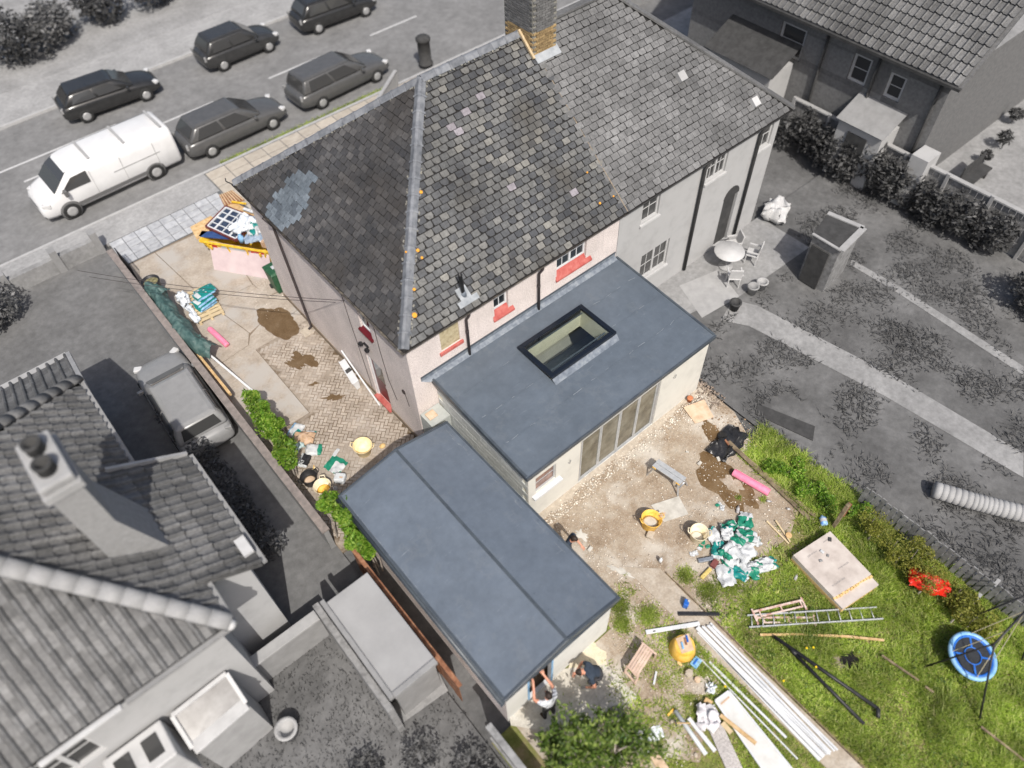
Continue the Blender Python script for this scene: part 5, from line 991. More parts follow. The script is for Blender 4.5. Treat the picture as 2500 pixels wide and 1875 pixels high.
bo_ = put('garden_bench', MB().bb(23.6, 25.2, -4.7, -4.2, .38, .46).bb(23.6, 25.2, -4.22, -4.16, .5, .95).bb(23.65, 23.75, -4.65, -4.25, -.05, .38).bb(25.05, 25.15, -4.65, -4.25, -.05, .38), M_gd, label='dark garden bench on the pale yard by the brick house', cat='bench')
lt = put('lean_to', MB().bb(20.75, 21.88, -1.75, .15, -.1, 2.4), M_rendergl, rh); put('door', MB().bb(20.70, 20.745, -1.2, -.35, 0, 2.05), M_gd, lt); put('canopy', MB().add([(20.6, -1.85, 2.42), (20.6, .25, 2.42), (21.88, .25, 3.0), (21.88, -1.85, 3.0)], [(0, 1, 2, 3)]), M_gm, lt)
for y in (2.2, -.1, -2.6): put('downpipe', MB().tube([(21.8, y, 4.8), (21.8, y, 0)], .06, 8), M_gd, rh, True)
put('side_panel', MB().bb(21.0, 21.88, -3.6, -2.92, -.1, 2.2), M_rendergl, rh)
for i, (x, y, s_) in enumerate(((2440, 360, .5), (2470, 300, .45), (2400, 395, .35))):
    p = gp(x, y); shrub('potted_plant', ['dark potted plant at the right edge on the pale yard', 'dark leafy pot near the badge corner of the yard', 'small dark pot beside the brick house corner'][i], 'plant', [(p.x, p.y, s_)], [(s_*.7, s_*.7, s_*.6)], 160, .2, M_leafgd, M_barkg, 60+i)
# hedge and trees across the road
for i, (x, y, s_) in enumerate(((-4.0, 33.2, 1.6), (-1.6, 32.6, 1.7), (.6, 33.0, 1.5), (3.4, 33.6, 1.5), (6.0, 33.2, 1.4), (8.6, 33.0, 1.3), (11.3, 33.6, 1.4), (14.2, 34, 1.5))):
    c_ = [(x+random.uniform(-.8, .8), y+random.uniform(-.5, .5), .8+random.uniform(0, .9)) for _ in range(5)]
    shrub('roadside_bush', ['broad dark bush at the top left corner', 'tall dark bush second from the top left corner', 'dark bush third from the left above the far pavement', 'ragged grey bush in the middle of the far hedge', 'low bush right of the ragged one across the road', 'small roadside bush above the middle parked car', 'roadside bush left of the topmost parked car', 'last roadside bush above the topmost parked car'][i], 'bush', c_, [(s_*.75, s_*.7, s_*.7)]*5, 330, .26, M_leafgd if i % 3 < 2 else M_leafg, M_barkg, 70+i, group='bushes across the road')
# left neighbour front: verge strip, low wall, round bush
q = crop(0, 450); lwv = thing('front_garden_wall', 'low rough grey wall with piers along the neighbour front', 'wall', (-6, 15.9, 0)); put('wall', MB().bb(-14, -4.05, 15.75, 16.0, -.1, .62), M_earthg, lwv)
for x in (-4.15, -5.7, -7.6): put('pier', MB().bb(x-.16, x+.1, 15.7, 16.05, -.1, .95), M_gm, lwv)
b_ = q(60, 1000); shrub('round_bush', 'round clipped grey bush at the left edge above the tiled roof', 'bush', [(b_.x-.2, b_.y-.2, .8), (b_.x-.9, b_.y-.5, .8)], [(.95, .9, .85), (.9, .9, .8)], 1100, .16, M_leafg, M_barkg, 90)
cs_ = [gp(420+i*38, 1010+i*52, .7) for i in range(7)]; shrub('drive_hedge', 'dark grey overgrown hedge on the neighbour side of the boundary wall', 'hedge', [tuple(c_) for c_ in cs_], [(.5, .6, .65)]*7, 420, .13, M_leafgd, M_barkg, 91)
cs_ = [(-5.2+random.uniform(-.9, .6), -7.2-i*.5, .35) for i in range(8)]; shrub('low_shrubs', 'low dark shrubs in the neighbour garden at the bottom', 'shrub', cs_, [(.5, .45, .5)]*8, 260, .12, M_leafg, M_barkg, 92)
cs_ = [(-6.6+random.uniform(-.5, .5), -6.6-i*.5, .25) for i in range(5)]; shrub('low_shrubs', 'ragged shrubs beside the conservatory at the bottom', 'shrub', cs_, [(.5, .45, .4)]*5, 260, .12, M_leafgd, M_barkg, 93)
# ================================================================== boundary wall on the drive side
bwv = thing('boundary_wall', 'low rendered boundary wall along the left of the driveway', 'wall', (-4.0, 6, 0))
put('wall', MB().bb(-4.12, -3.97, -1.0, 14.3, -.15, .95), M_gm, bwv); put('coping', MB().bb(-4.16, -3.93, -1.0, 14.3, .955, 1.01), mat('stone_coping', [(.17, .15, .14), (.28, .24, .22)], .9, 5), bwv)
gt = thing('iron_gate', 'black iron railing gate open against the boundary wall', 'gate', (-3.8, 14.0, 0)); put('frame', MB().beam((-3.85, 14.35, .95), (-3.8, 13.1, .95), .03, .03).beam((-3.85, 14.35, .1), (-3.8, 13.1, .1), .03, .03), M_black, gt)
for i in range(11): u = i/10; put('bar', MB().beam((-3.85+.05*u, 14.35-1.25*u, .1), (-3.85+.05*u, 14.35-1.25*u, .95), .016, .016, (1, 0, 0)), M_black, gt)
# red-brown panel fence beside the garage
rfz = thing('brown_fence', 'red-brown timber fence squeezed along the left side of the garage', 'fence', (-3.7, -4, 0)); bm_ = MB().box((0, 0, .8), (.022, .14, 1.6)).mesh('board'); bm_.materials.append(M_woodd)
for i in range(31): piece('board', bm_, Matrix.Translation((-3.84+random.uniform(-.01, .01), -2.2-i*.15, random.uniform(-.02, .02))), rfz)
put('capping', MB().bb(-3.90, -3.79, -6.9, -2.1, 1.61, 1.65), M_woodd, rfz); put('post', MB().bb(-3.93, -3.86, -4.6, -4.5, -.1, 1.7), M_woodd, rfz)
# hedges on the boundary
def hedge(name, label, pix, z, rad, n, seed, m=M_hedge, size=.12):
    cs_ = [tuple(gp(x+random.uniform(-8, 8), y+random.uniform(-8, 8), z+random.uniform(-.25, .2))) for x, y in pix]; rd_ = [tuple(r_*random.uniform(.65, 1.2) for r_ in rad) for _ in cs_]; cs_ += [(c_[0]+random.uniform(-.3, .3), c_[1]+random.uniform(-.3, .3), c_[2]+random.uniform(.0, .3)) for c_ in cs_]; rd_ += [(.16, .16, .2)]*len(rd_); return shrub(name, label, 'hedge', cs_, rd_, int(n*.55), size, m, M_bark, seed, .42)
hedge('feathery_hedge', 'bright green feathery hedge spilling over the wall beside the block paving', [(612, 975), (622, 1000), (634, 1022), (650, 1018), (652, 1046), (666, 1058), (680, 1076), (690, 1096), (698, 1116)], 1.15, (.30, .34, .42), 700, 21)
hedge('feathery_hedge', 'bright green feathery hedge leaning on the garage roof corner', [(812, 1222), (830, 1232), (846, 1240), (842, 1268), (862, 1266), (872, 1290), (870, 1312), (882, 1328), (890, 1345)], 1.75, (.33, .36, .5), 750, 22)
# ================================================================== driveway things
q = crop(200, 450); q7 = crop(460, 440, 7.373)
# tub of rubble on the wall, green tarpaulin over the wall
tb = thing('black_tub', 'round black tub of soil near the gate on the drive', 'tub', q(505, 705, .95)); c = q(505, 705, .95); c.z = 0
c0 = V((c.x, c.y, 0)); put('tub', MB().lathe([(.24, .0), (.30, .62), (.33, .66), (.33, .70), (.285, .70), (.24, .3)], 20, c0), M_black, tb, True); put('soil', MB().lathe([(.02, .66), (.12, .64), (.275, .60)], 14, c0), mat('mossy_soil', [(.06, .05, .02), (.22, .2, .1), (.34, .31, .2)], .95, 14, .6, 30), tb)
def drape(name, label, cat, path, wid, m, seed, sag=.55, thick=.0):
    """cloth lying over a line of points and hanging down both sides, with folds"""
    path = [V(p) for p in path]; L = sum((path[i+1]-path[i]).length for i in range(len(path)-1)); n = int(L/.06)+2; k = 15; mb = MB(); vs = []
    for i in range(n):
        s_ = L*i/(n-1); j = 0
        while j < len(path)-2 and s_ > (path[j+1]-path[j]).length: s_ -= (path[j+1]-path[j]).length; j += 1
        d = (path[j+1]-path[j]).normalized(); p = path[j]+d*s_; sd = V((-d.y, d.x, 0)).normalized()
        for c_ in range(k):
            u = (c_/(k-1)-.5)*2; ww = wid*(1+.35*pn(i*.11, u, 1, seed)); h = -abs(u)**1.5*sag*(1+.5*pn(i*.2, u*2, 1, seed+5))
            vs.append(p+sd*(u*ww*.5)+V((0, 0, h+.16*abs(pn(i*.22, u*2.2, 1, seed+9))+.10*abs(pn(i*.5+u*2, u*4, 1, seed+2))+.04)))
    mb.add(vs, [(i*k+j, (i+1)*k+j, (i+1)*k+j+1, i*k+j+1) for i in range(n-1) for j in range(k-1)]); return put(name, mb, m, smooth=True, label=label, cat=cat)
drape('green_tarpaulin', 'crumpled dark green tarpaulin draped along the boundary wall', 'tarpaulin', [q(500, 760, 1.05), q(560, 800, 1.05), q(610, 900, 1.05), q(680, 990, 1.05), q(760, 1080, 1.05), q(850, 1180, 1.05), q(950, 1230, 1.0), q(1000, 1255, .9)], .62, M_tarp, 3, .42)
drape('tarpaulin_end', 'bunched upper end of the green tarpaulin beside the black tub', 'tarpaulin', [q(510, 775, 1.12), q(590, 800, 1.12), q(640, 830, 1.0)], .5, M_tarp, 7, .3)
# (the sacks below share one builder)
# pallet with cement bags
P0, P1, P3 = q(775, 850, .12), q(905, 1075, .12), q(910, 795, .12)
ux = (P1-P0).normalized(); uy = (q(1045, 985, .12)-P1); uy = (uy-ux*uy.dot(ux)).normalized(); Lp, Wp = (P1-P0).length, .95; pc = V((P0.x, P0.y, 0))
pal = thing('pallet', 'pale timber pallet on the concrete with bags stacked on it', 'pallet', pc+ux*Lp/2+uy*Wp/2); Tm = Matrix((ux, uy, V((0, 0, 1)))).transposed()
for i in range(9): put('deck_board', MB().box(pc+ux*(Lp*(i+.5)/9)+uy*Wp/2+V((0, 0, .13)), (Lp/9-.045, Wp, .02), Tm), M_woodp, pal)
for k in (.06, .5, .94): put('bearer', MB().box(pc+ux*Lp/2+uy*Wp*k+V((0, 0, .06)), (Lp, .09, .10), Tm), M_woodp, pal)
def bag(name, label, c, Lx, Wy, H, rot, ms, seed, group=None, tilt=0, pr=None, crump=.03, cat='bag', puff=1.0):
    """filled or half-empty sack: closed pillow; pr(u,v) picks the material index of a printed area"""
    n, k = 15, 11; mb = MB(); top, bot = [], []
    MM = Matrix.Rotation(rot, 3, 'Z') @ Matrix.Rotation(tilt, 3, 'Y')
    for i in range(n):
        for j in range(k):
            u, v = i/(n-1)*2-1, j/(k-1)*2-1; e_ = (1-abs(u)**5)*(1-abs(v)**4); x = u*Lx/2*(1-.06*v*v)+crump*1.5*pn(u*2, v*2, 1, seed); y = v*Wy/2*(1-.08*u*u)+crump*1.5*pn(u*2, v*2, 1, seed+7)
            cr = crump*1.3*pn(u*1.9, v*1.9, 1, seed+3)+crump*.55*abs(pn(u*4.5, v*4.5, 1, seed+11)); z1 = H*.5*(1+e_**.6*puff)+cr*1.3; z0 = H*.5*(1-e_**.6)+min(0, cr)*.3
            top.append(MM @ V((x, y, max(z1, .012)))+V(c)); bot.append(MM @ V((x, y, max(z0, 0)))+V(c))
    mb.v = [tuple(p) for p in top+bot]; o_ = n*k
    for i in range(n-1):
        for j in range(k-1):
            mi = pr((i+.5)/(n-1), (j+.5)/(k-1)) if pr else 0
            mb.f.append((i*k+j, (i+1)*k+j, (i+1)*k+j+1, i*k+j+1)); mb.m.append(mi); mb.f.append((o_+i*k+j, o_+i*k+j+1, o_+(i+1)*k+j+1, o_+(i+1)*k+j)); mb.m.append(mi)
    for i in range(n-1):
        for j in (0, k-1): mb.f.append((i*k+j, o_+i*k+j, o_+(i+1)*k+j, (i+1)*k+j)); mb.m.append(pr((i+.5)/n, .02) if pr else 0)
    for j in range(k-1):
        for i in (0, n-1): mb.f.append((i*k+j, i*k+j+1, o_+i*k+j+1, o_+i*k+j)); mb.m.append(pr(.02, (j+.5)/k) if pr else 0)
    return put(name, mb, ms, smooth=True, label=label, cat=cat, group=group)
bag('covered_heap', 'pale sheeted heap against the hedge by the far downpipe', HEAP-V((0, 0, .03)), 1.2, .9, .55, .4, M_gw, 301, None, 0, None, .16, 'heap')
pt_ = lambda u, v: (1 if .08 < u < .30 and .15 < v < .85 else (2 if v < .1 or v > .92 else (1 if .55 < u < .62 and .2 < v < .8 and int(v*11) % 2 else 0)))
bc = q(960, 930, .2); bc.z = 0; rb = math.atan2(uy.y, uy.x)
sp = [(0, 0, .15), (.02, .03, .27), (-.02, -.03, .39), (-.12, .18, .51), (-.34, .30, .27), (-.30, .34, .39)]
base = pc+ux*Lp*.60+uy*Wp*.66
lab = ['bottom teal cement bag on the pallet', 'teal cement bag second from the bottom of the pallet stack', 'teal cement bag third from the bottom of the pallet stack', 'topmost teal cement bag of the pallet stack', 'teal bag lying behind the main stack on the pallet', 'upper teal bag behind the main stack on the pallet']
for i, (a, b, z) in enumerate(sp): bag('cement_bag', lab[i], base+ux*(a*1.3+.03)+uy*(b*.6-.10)+V((0, 0, z)), .74, .52, .135, rb+random.uniform(-.12, .12)+.25, [M_teal, M_bagw, M_bagb], 20+i, 'cement bags on the pallet', 0, pt_, .012)
bag('polythene_wrap', 'crumpled clear polythene wrap pulled off the pallet', pc+ux*Lp*.22-uy*.05+V((0, 0, .15)), .75, .36, .20, math.atan2(ux.y, ux.x), M_poly, 33, None, 0, None, .11, 'plastic'); bag('polythene_wrap', 'strip of clear polythene along the near pallet edge', pc+ux*Lp*.72-uy*.02+V((0, 0, .14)), 1.0, .22, .14, math.atan2(ux.y, ux.x), M_poly, 34, None, 0, None, .08, 'plastic')
def roll(name, label, a, b, r, m, cat='roll', core=M_gd):
    a, b = V(a), V(b); d = (b-a).normalized(); t = thing(name, label, cat, V(((a.x+b.x)/2, (a.y+b.y)/2, 0))); put('roll', MB().tube([a, a+d*.02, b-d*.02, b], [r*.96, r, r, r*.96], 22), m, t, True)
    put('core', MB().tube([b-d*.03, b+d*.004], r*.28, 10), core, t); put('core', MB().tube([a+d*.03, a-d*.004], r*.5, 10), core, t)
    put('overlap', MB().beam(a+d*.05+V((-d.y, d.x, 0))*r*.7+V((0, 0, r*.72)), b-d*.05+V((-d.y, d.x, 0))*r*.7+V((0, 0, r*.72)), .012, .012), m, t); return t
roll('pink_roll', 'short pink foam roll on the drive beside the tarpaulin', q(985, 1115, .09), q(1120, 1240, .09), .10, M_pink, core=M_skin)
# timber lengths against the wall
a, b = q(930, 1300, .35), q(1215, 1615, .30)
put('timber_beam', MB().beam((-3.80, 7.9, .55), (-3.76, 5.55, .5), .10, .16), M_wood, label='long orange timber length resting along the boundary wall', cat='timber', bevel=.006); put('timber_beam', MB().beam((-3.90, 7.6, .40), (-3.88, 5.3, .38), .07, .16), M_woodd, label='dark timber length between the wall and the orange one', cat='timber', bevel=.006)
a, b = q(950, 1285, .6), q(1315, 1592, .03); put('white_strip', MB().beam(a, b, .07, .03), M_upvc, label='long white plastic strip sloping from the wall to the drive', cat='strip', bevel=.004)
# skip with its load
sa, sb = V((-1.30, 12.25, 0)), V((.50, 9.74, 0)); sd = (sb-sa).normalized(); sn = V((-sd.y, sd.x, 0))*-1
if sn.dot(V((1, 1, 0))) < 0: sn = -sn
LS, WS, HS = 3.0, 1.75, 1.15; sc_ = sa+sd*LS/2+sn*WS/2
skp = thing('yellow_skip', 'yellow builders skip heaped with old windows and plastic at the drive entrance', 'skip', sc_); wp = lambda u, v, z: sc_+sd*u+sn*v+V((0, 0, z))
def hollow(mb, l0, w0, z0, l1, w1, z1, t=.03):
    o_ = [wp(s_*l0, r_*w0, z0) for s_, r_ in ((-1, -1), (1, -1), (1, 1), (-1, 1))]+[wp(s_*l1, r_*w1, z1) for s_, r_ in ((-1, -1), (1, -1), (1, 1), (-1, 1))]; i_ = [wp(s_*(l0-t), r_*(w0-t), z0+t) for s_, r_ in ((-1, -1), (1, -1), (1, 1), (-1, 1))]+[wp(s_*(l1-t), r_*(w1-t), z1) for s_, r_ in ((-1, -1), (1, -1), (1, 1), (-1, 1))]
    mb.add(o_+i_, [(3, 2, 1, 0), (0, 1, 5, 4), (1, 2, 6, 5), (2, 3, 7, 6), (3, 0, 4, 7), (8, 9, 10, 11), (9, 8, 12, 13), (10, 9, 13, 14), (11, 10, 14, 15), (8, 11, 15, 12), (4, 5, 13, 12), (5, 6, 14, 13), (6, 7, 15, 14), (7, 4, 12, 15)])
mb = MB(); hollow(mb, .95, .72, .08, LS/2-.02, WS/2-.02, HS); put('hull', mb, M_skip, skp)
rim = MB()
for (u0, v0, u1, v1) in ((-1, -1, 1, -1), (1, -1, 1, 1), (1, 1, -1, 1), (-1, 1, -1, -1)): rim.beam(wp(u0*LS/2, v0*WS/2, HS), wp(u1*LS/2, v1*WS/2, HS), .08, .07)
put('rim', rim, M_skip, skp, bevel=.01)
for u in (-1.2, -.4, .4, 1.15): put('rib', MB().beam(wp(u, -WS/2-.01, HS-.04), wp(u*.8, -.77, .15), .06, .05), M_skip, skp)
for u in (-1.05, .95): put('lifting_lug', MB().beam(wp(u, -WS/2-.06, HS-.22), wp(u, -WS/2-.06, HS-.08), .07, .07), M_skip, skp)
zp = HS-.17
def spanel(name, u0, u1, z0, z1, m): 
    k = lambda z: -(.72+(WS/2-.02-.72)*(z-.08)/(HS-.08))-.012
    return put(name, MB().add([wp(u0, k(z0), z0), wp(u1, k(z0), z0), wp(u1, k(z1), z1), wp(u0, k(z1), z1)], [(0, 1, 2, 3)]), m, skp)
spanel('white_sign_panel', -.68, .28, .93, 1.09, M_bagw); spanel('red_sign_panel', .30, 1.06, .90, 1.09, M_skipr); spanel('red_sign_panel', -1.12, -.86, .90, 1.09, M_skipr)
def text(name, body, size, M4, m, parent):
    cu = bpy.data.curves.new(name, 'FONT'); cu.body = body; cu.size = size; cu.extrude = .002; cu.offset = size*.02; tmp = bpy.data.objects.new(name+'_tmp', cu); COL.objects.link(tmp); dg = bpy.context.evaluated_depsgraph_get(); me = bpy.data.meshes.new_from_object(tmp.evaluated_get(dg)); bpy.data.objects.remove(tmp)
    me.transform(Matrix.Translation(-LOC[parent.name]) @ M4); o = bpy.data.objects.new(name, me); me.materials.clear(); me.materials.append(m); _link(o, parent); return o
pit = math.atan2(HS-.08, WS/2-.02-.72); kz = -(.72+(WS/2-.02-.72)*(.93-.08)/(HS-.08))-.020
upv = (sn*-(WS/2-.02-.72)/(HS-.08)+V((0, 0, 1))).normalized(); TX = Matrix((sd, upv, sd.cross(upv))).transposed().to_4x4()
text('lettering', 'Ltd', .17, Matrix.Translation(wp(.31, kz, .94)) @ TX, M_bagw, skp); text('lettering', '843 4401', .075, Matrix.Translation(wp(.64, kz, .935)) @ TX, M_bagw, skp)
# load: two old multi-pane windows, boards, door, polythene
def old_window(label, c4, nu, nv, fm, bm, group):
    a, b, c_, d_ = [V(p) for p in c4]; t = thing('old_window', label, 'window frame', V(((a.x+c_.x)/2, (a.y+c_.y)/2, min(p.z for p in (a, b, c_, d_)))), group); nrm = (b-a).cross(d_-a).normalized()
    if nrm.z < 0: nrm = -nrm
    f_ = MB()
    for p, r_ in ((a, b), (b, c_), (c_, d_), (d_, a)): f_.beam(p, r_, .09, .08, nrm)
    put('frame', f_, fm, t); lp = lambda u, v: a+(b-a)*u+(d_-a)*v+((c_-d_)-(b-a))*u*v
    put('glass', MB().add([lp(.03, .03)+nrm*.0, lp(.97, .03), lp(.97, .97), lp(.03, .97)], [(0, 1, 2, 3)]), mat('old_glass', [(.02, .03, .06), (.05, .07, .11)], .1, 3, spec=.6), t); bb_ = MB()
    for i in range(1, nu): bb_.beam(lp(i/nu, .02)+nrm*.012, lp(i/nu, .98)+nrm*.012, .035 if i % 2 else .07, .03, nrm)
    for j in range(1, nv): bb_.beam(lp(.02, j/nv)+nrm*.014, lp(.98, j/nv)+nrm*.014, .03 if j % 2 == 0 else .07, .03, nrm)
    for p, r_ in ((lp(.035, .035), lp(.965, .035)), (lp(.965, .035), lp(.965, .965)), (lp(.965, .965), lp(.035, .965)), (lp(.035, .965), lp(.035, .035))): bb_.beam(p+nrm*.02, r_+nrm*.02, .05, .05, nrm)
    put('glazing_bar', bb_, bm, t)
z_ = 1.30
old_window('old red-framed window with white glazing bars lying on the skip', [q7(320, 835, z_), q7(670, 480, z_+.05), q7(1225, 690, z_+.05), q7(860, 1085, z_)], 4, 4, mat('maroon_frame', [(.10, .02, .02), (.16, .05, .045)], .6, 5), M_upvc, None)
put('skip_door', MB().beam(q7(215, 965, 1.2), q7(760, 1010, 1.2), .32, .04), M_bluesheet, label='dark blue panel jutting from the near end of the skip', cat='panel')
def board(name, label, c4, t, m, cat='board', **k):
    c4 = [V(p) for p in c4]; n = (c4[1]-c4[0]).cross(c4[3]-c4[0]).normalized(); n = n if n.z > 0 else -n; mb = MB().loft([[p-n*t for p in c4], c4]); return put(name, mb, m, label=label, cat=cat, **k)
board('timber_board', 'wide brown board overhanging the street end of the skip', [q7(30, 840, 1.22), q7(400, 640, 1.22), q7(560, 760, 1.22), q7(150, 1060, 1.22)], .04, M_wood, 'board'); board('timber_board', 'brown ply sheet lying under the old window on the far side of the skip', [q7(690, 440, 1.24), q7(840, 400, 1.24), q7(1330, 660, 1.24), q7(1200, 740, 1.24)], .05, M_wood, 'board')
bd_ = thing('old_shutter', 'slatted brown wooden shutter standing in the far side of the skip', 'shutter', q7(720, 330, 1.1)); c4 = [q7(550, 270, 1.28), q7(790, 175, 1.3), q7(1010, 350, 1.3), q7(640, 455, 1.26)]
put('panel', MB().loft([[p-V((0, 0, .05)) for p in c4], c4]), M_woodd, bd_)
for i in range(7): u = (i+.5)/7; a, b = c4[0].lerp(c4[1], u), c4[3].lerp(c4[2], u); put('slat', MB().beam(a+V((0, 0, .015)), b+V((0, 0, .015)), .03, .03), M_woodp, bd_)
put('pipe_offcut', MB().beam(q7(780, 385, 1.34), q7(1040, 425, 1.34), .06, .05), M_skip, label='yellow bar lying across the skip load', cat='bar')
bag('skip_polythene', 'crumpled clear polythene heaped on the skip', q7(1000, 830, 1.36), 1.0, .7, .22, .3, M_poly, 51, None, 0, None, .13, 'plastic'); bag('skip_sacks', 'empty teal and white sacks beside the house end of the skip', q7(1230, 900, 1.30), .8, .6, .2, 1.0, [M_bagw, M_teal], 52, None, 0, lambda u, v: 1 if pn(u, v, 4, 1) > .12 else 0, .11); bag('skip_sheet', 'blue-grey plastic sheet at the near corner of the skip load', q7(1200, 1060, 1.22), .75, .5, .14, -.5, mat('blue_grey_plastic', [(.18, .24, .33), (.36, .43, .52)], .3, 5, .5, 9), 53, None, 0, None, .09, 'plastic')
put('cardboard_box', MB().box(q7(1410, 1130, 1.2), (.3, .3, .25), Matrix.Rotation(.5, 3, 'Z')), M_card, label='open brown cardboard box at the house corner of the skip', cat='box'); put('blue_canister', MB().lathe([(.1, -.14), (.11, .12), (.05, .18), (.05, .22)], 12, q7(950, 1060, 1.27)), M_bluel, smooth=True, label='small light blue canister in the skip near the rim', cat='canister')
for i, (x, y) in enumerate(((1020, 520), (1080, 540), (1140, 565))): put('white_offcut', MB().box(q7(x, y, 1.36), (.12, .14, .04), Matrix.Rotation(.4, 3, 'Z')), M_upvc, label=('streetmost', 'middle', 'house-side')[i]+' small white offcut of three in a row on the skip load', cat='offcut', group='white offcuts')
# pink plasterboard leaning on the skip
pb_ = [V((-1.33, 11.86, .0)), V((.08, 9.86, .0))]; off = sn*.36; c4 = [pb_[0], pb_[1], pb_[1]+off+V((0, 0, 1.12)), pb_[0]+off+V((0, 0, 1.12))]
nn = (c4[1]-c4[0]).cross(c4[3]-c4[0]).normalized(); put('pink_plasterboard', MB().loft([[p for p in c4], [p-nn*.013 for p in c4]]), M_pinkb, label='large pale pink plasterboard sheet leaning on the side of the skip', cat='plasterboard')
# wheelie bin
BX, BY = .08, 9.22
wb = thing('wheelie_bin', 'dark green wheelie bin tucked beside the house wall by the skip', 'bin', (.08, 9.22, 0)); put('bin_body', MB().loft([[V((BX+a*.22, BY+b*.26, .06)) for a, b in ((-1, -1), (1, -1), (1, 1), (-1, 1))], [V((BX+a*.28, BY+b*.34, 1.0)) for a, b in ((-1, -1), (1, -1), (1, 1), (-1, 1))]]), M_binG, wb, False, .03); put('lid', MB().loft([[V((BX+a*.31, BY+b*.38, 1.01)) for a, b in ((-1, -1), (1, -1), (1, 1), (-1, 1))], [V((BX+a*.26, BY+b*.30, 1.09)) for a, b in ((-1, -1), (1, -1), (1, 1), (-1, 1))]]), M_binG, wb, False, .03); put('handle', MB().tube([(BX-.24, BY+.37, 1.0), (BX+.24, BY+.37, 1.0)], .02, 8), M_binG, wb)
for x in (BX-.24, BX+.24): put('wheel', MB().lathe([(.09, -.03), (.1, 0), (.09, .03)], 14, (x, BY+.27, .1), Matrix.Rotation(R(90), 3, 'Y')), M_tyre, wb, True)
put('sticker', MB().box((BX, BY, 1.098), (.14, .18, .006)), M_bagw, wb)
# overhead cables
for i, (ya, za, x1, y1, z1) in enumerate(((3.16, 4.15, 390, 683, 3.4), (3.9, 3.5, 406, 695, 2.9))):
    a = V((-.02, ya, za)); b = gp(x1, y1, z1); b = a+(b-a)*1.5; pts = [a.lerp(b, u/10)+V((0, 0, -.18*(1-(2*u/10-1)**2))) for u in range(11)]; put('overhead_cable', MB().tube(pts, .009, 5), M_brownpipe, label=['upper overhead cable strung from the house wall across the drive', 'lower overhead cable strung from the house wall across the drive'][i], cat='cable')
# white boxed unit and strip against the side wall
q9 = crop(820, 760, 9.217); c4 = [q9(150, 1095, .42), q9(275, 1005, .42), q9(590, 1495, .42), q9(455, 1590, .42)]; cab = thing('white_cabinet', 'white plastic cabinet with a dark slot lying along the side wall', 'cabinet', (c4[0]+c4[2])/2-V((0, 0, .42)))
for p in c4: p.x -= .14
put('body', MB().loft([[V((p.x+(.10 if k in (0, 3) else 0), p.y, .01)) for k, p in enumerate(c4)], [p-V((0, 0, .0)) for p in c4]]), M_upvc, cab, False, .02); m_ = (c4[0]+c4[1]+c4[2]+c4[3])/4; put('slot', MB().box(m_+V((.0, .02, .003)), (.22, .16, .012), Matrix.Rotation(.12, 3, 'Z')), M_gd, cab); put('rim', MB().beam(c4[0]+V((0, 0, .01)), c4[3]+V((0, 0, .01)), .03, .03), M_upvc, cab)
put('white_strip', MB().beam((-.05, 4.62, .62), (-.20, 2.28, .03), .05, .03), M_upvc, label='long white strip leaning along the side wall over the cabinet', cat='strip')
# ---- heap at the end of the drive
h7 = crop(690, 1010, 7.373)
def tub(name, label, c, r, h, m, inner=None, tilt=None, handles=True, fill=None, cat='tub', group=None, rotz=0):
    c = V(c); c.z = max(c.z, 0); t = thing(name, label, cat, c, group); MM = (tilt or Matrix.Identity(3)) @ Matrix.Rotation(rotz, 3, 'Z')
    put('bowl', MB().lathe([(r*.70, .0), (r*.74, .02), (r*.97, h*.96), (r*1.02, h), (r*1.0, h+.012), (r*.95, h), (r*.71, .03), (.01, .025)], 26, c, MM), [m, inner or m], t, True)
    if handles:
        for s_ in (-1, 1): put('handle', MB().tube([c+MM @ V((s_*r*.99, -.09, h-.01)), c+MM @ V((s_*(r+.06), -.06, h+.05)), c+MM @ V((s_*(r+.06), .06, h+.05)), c+MM @ V((s_*r*.99, .09, h-.01))], .016, 7), m, t, True)
    if fill: put('contents', MB().lathe([(.01, h*fill[0]+.02), (r*.5, h*fill[0]+.03), (r*(.70+.26*fill[0]), h*fill[0])], 18, c, MM), fill[1], t, True)
    return t
tub('yellow_tub', 'bright yellow rubber tub standing on the block paving', h7(1470, 690), .30, .42, M_yellowp, None, Matrix.Rotation(R(4), 3, 'X'), rotz=2.4)
put('yellow_rubble', MB().lathe([(.1, 0), (.11, .05), (.06, .1), (.01, .11)], 7, h7(1800, 590), None, 0, 1, .8), M_foamy, label='small yellow lump by the yellow tub and garage roof', cat='lump')
tub('black_bucket', 'black builders bucket against the boundary wall', h7(510, 1240), .25, .36, M_black, fill=(.35, M_boardt)); tub('cream_bucket', 'cream tub with an orange stain in the corner behind the hedge', h7(760, 1410), .27, .38, M_cream, fill=(.3, M_yellow), rotz=1.0)
jc = thing('white_jerrycan', 'translucent white jerrycan lying by the garage roof edge', 'canister', h7(1050, 1230)); c = h7(1050, 1200); put('body', MB().box(c+V((0, 0, .12)), (.34, .30, .24), Matrix.Rotation(-.85, 3, 'Z')), mat('translucent_white', [(.50, .52, .54), (.60, .62, .63)], .4, 5), jc, False, .05); put('stain', MB().box(c+V((.02, -.06, .243)), (.10, .05, .006), Matrix.Rotation(-.85, 3, 'Z')), M_card, jc); put('cap', MB().lathe([(.035, 0), (.035, .03)], 12, c+V((-.08, .13, .24))), M_gw, jc)
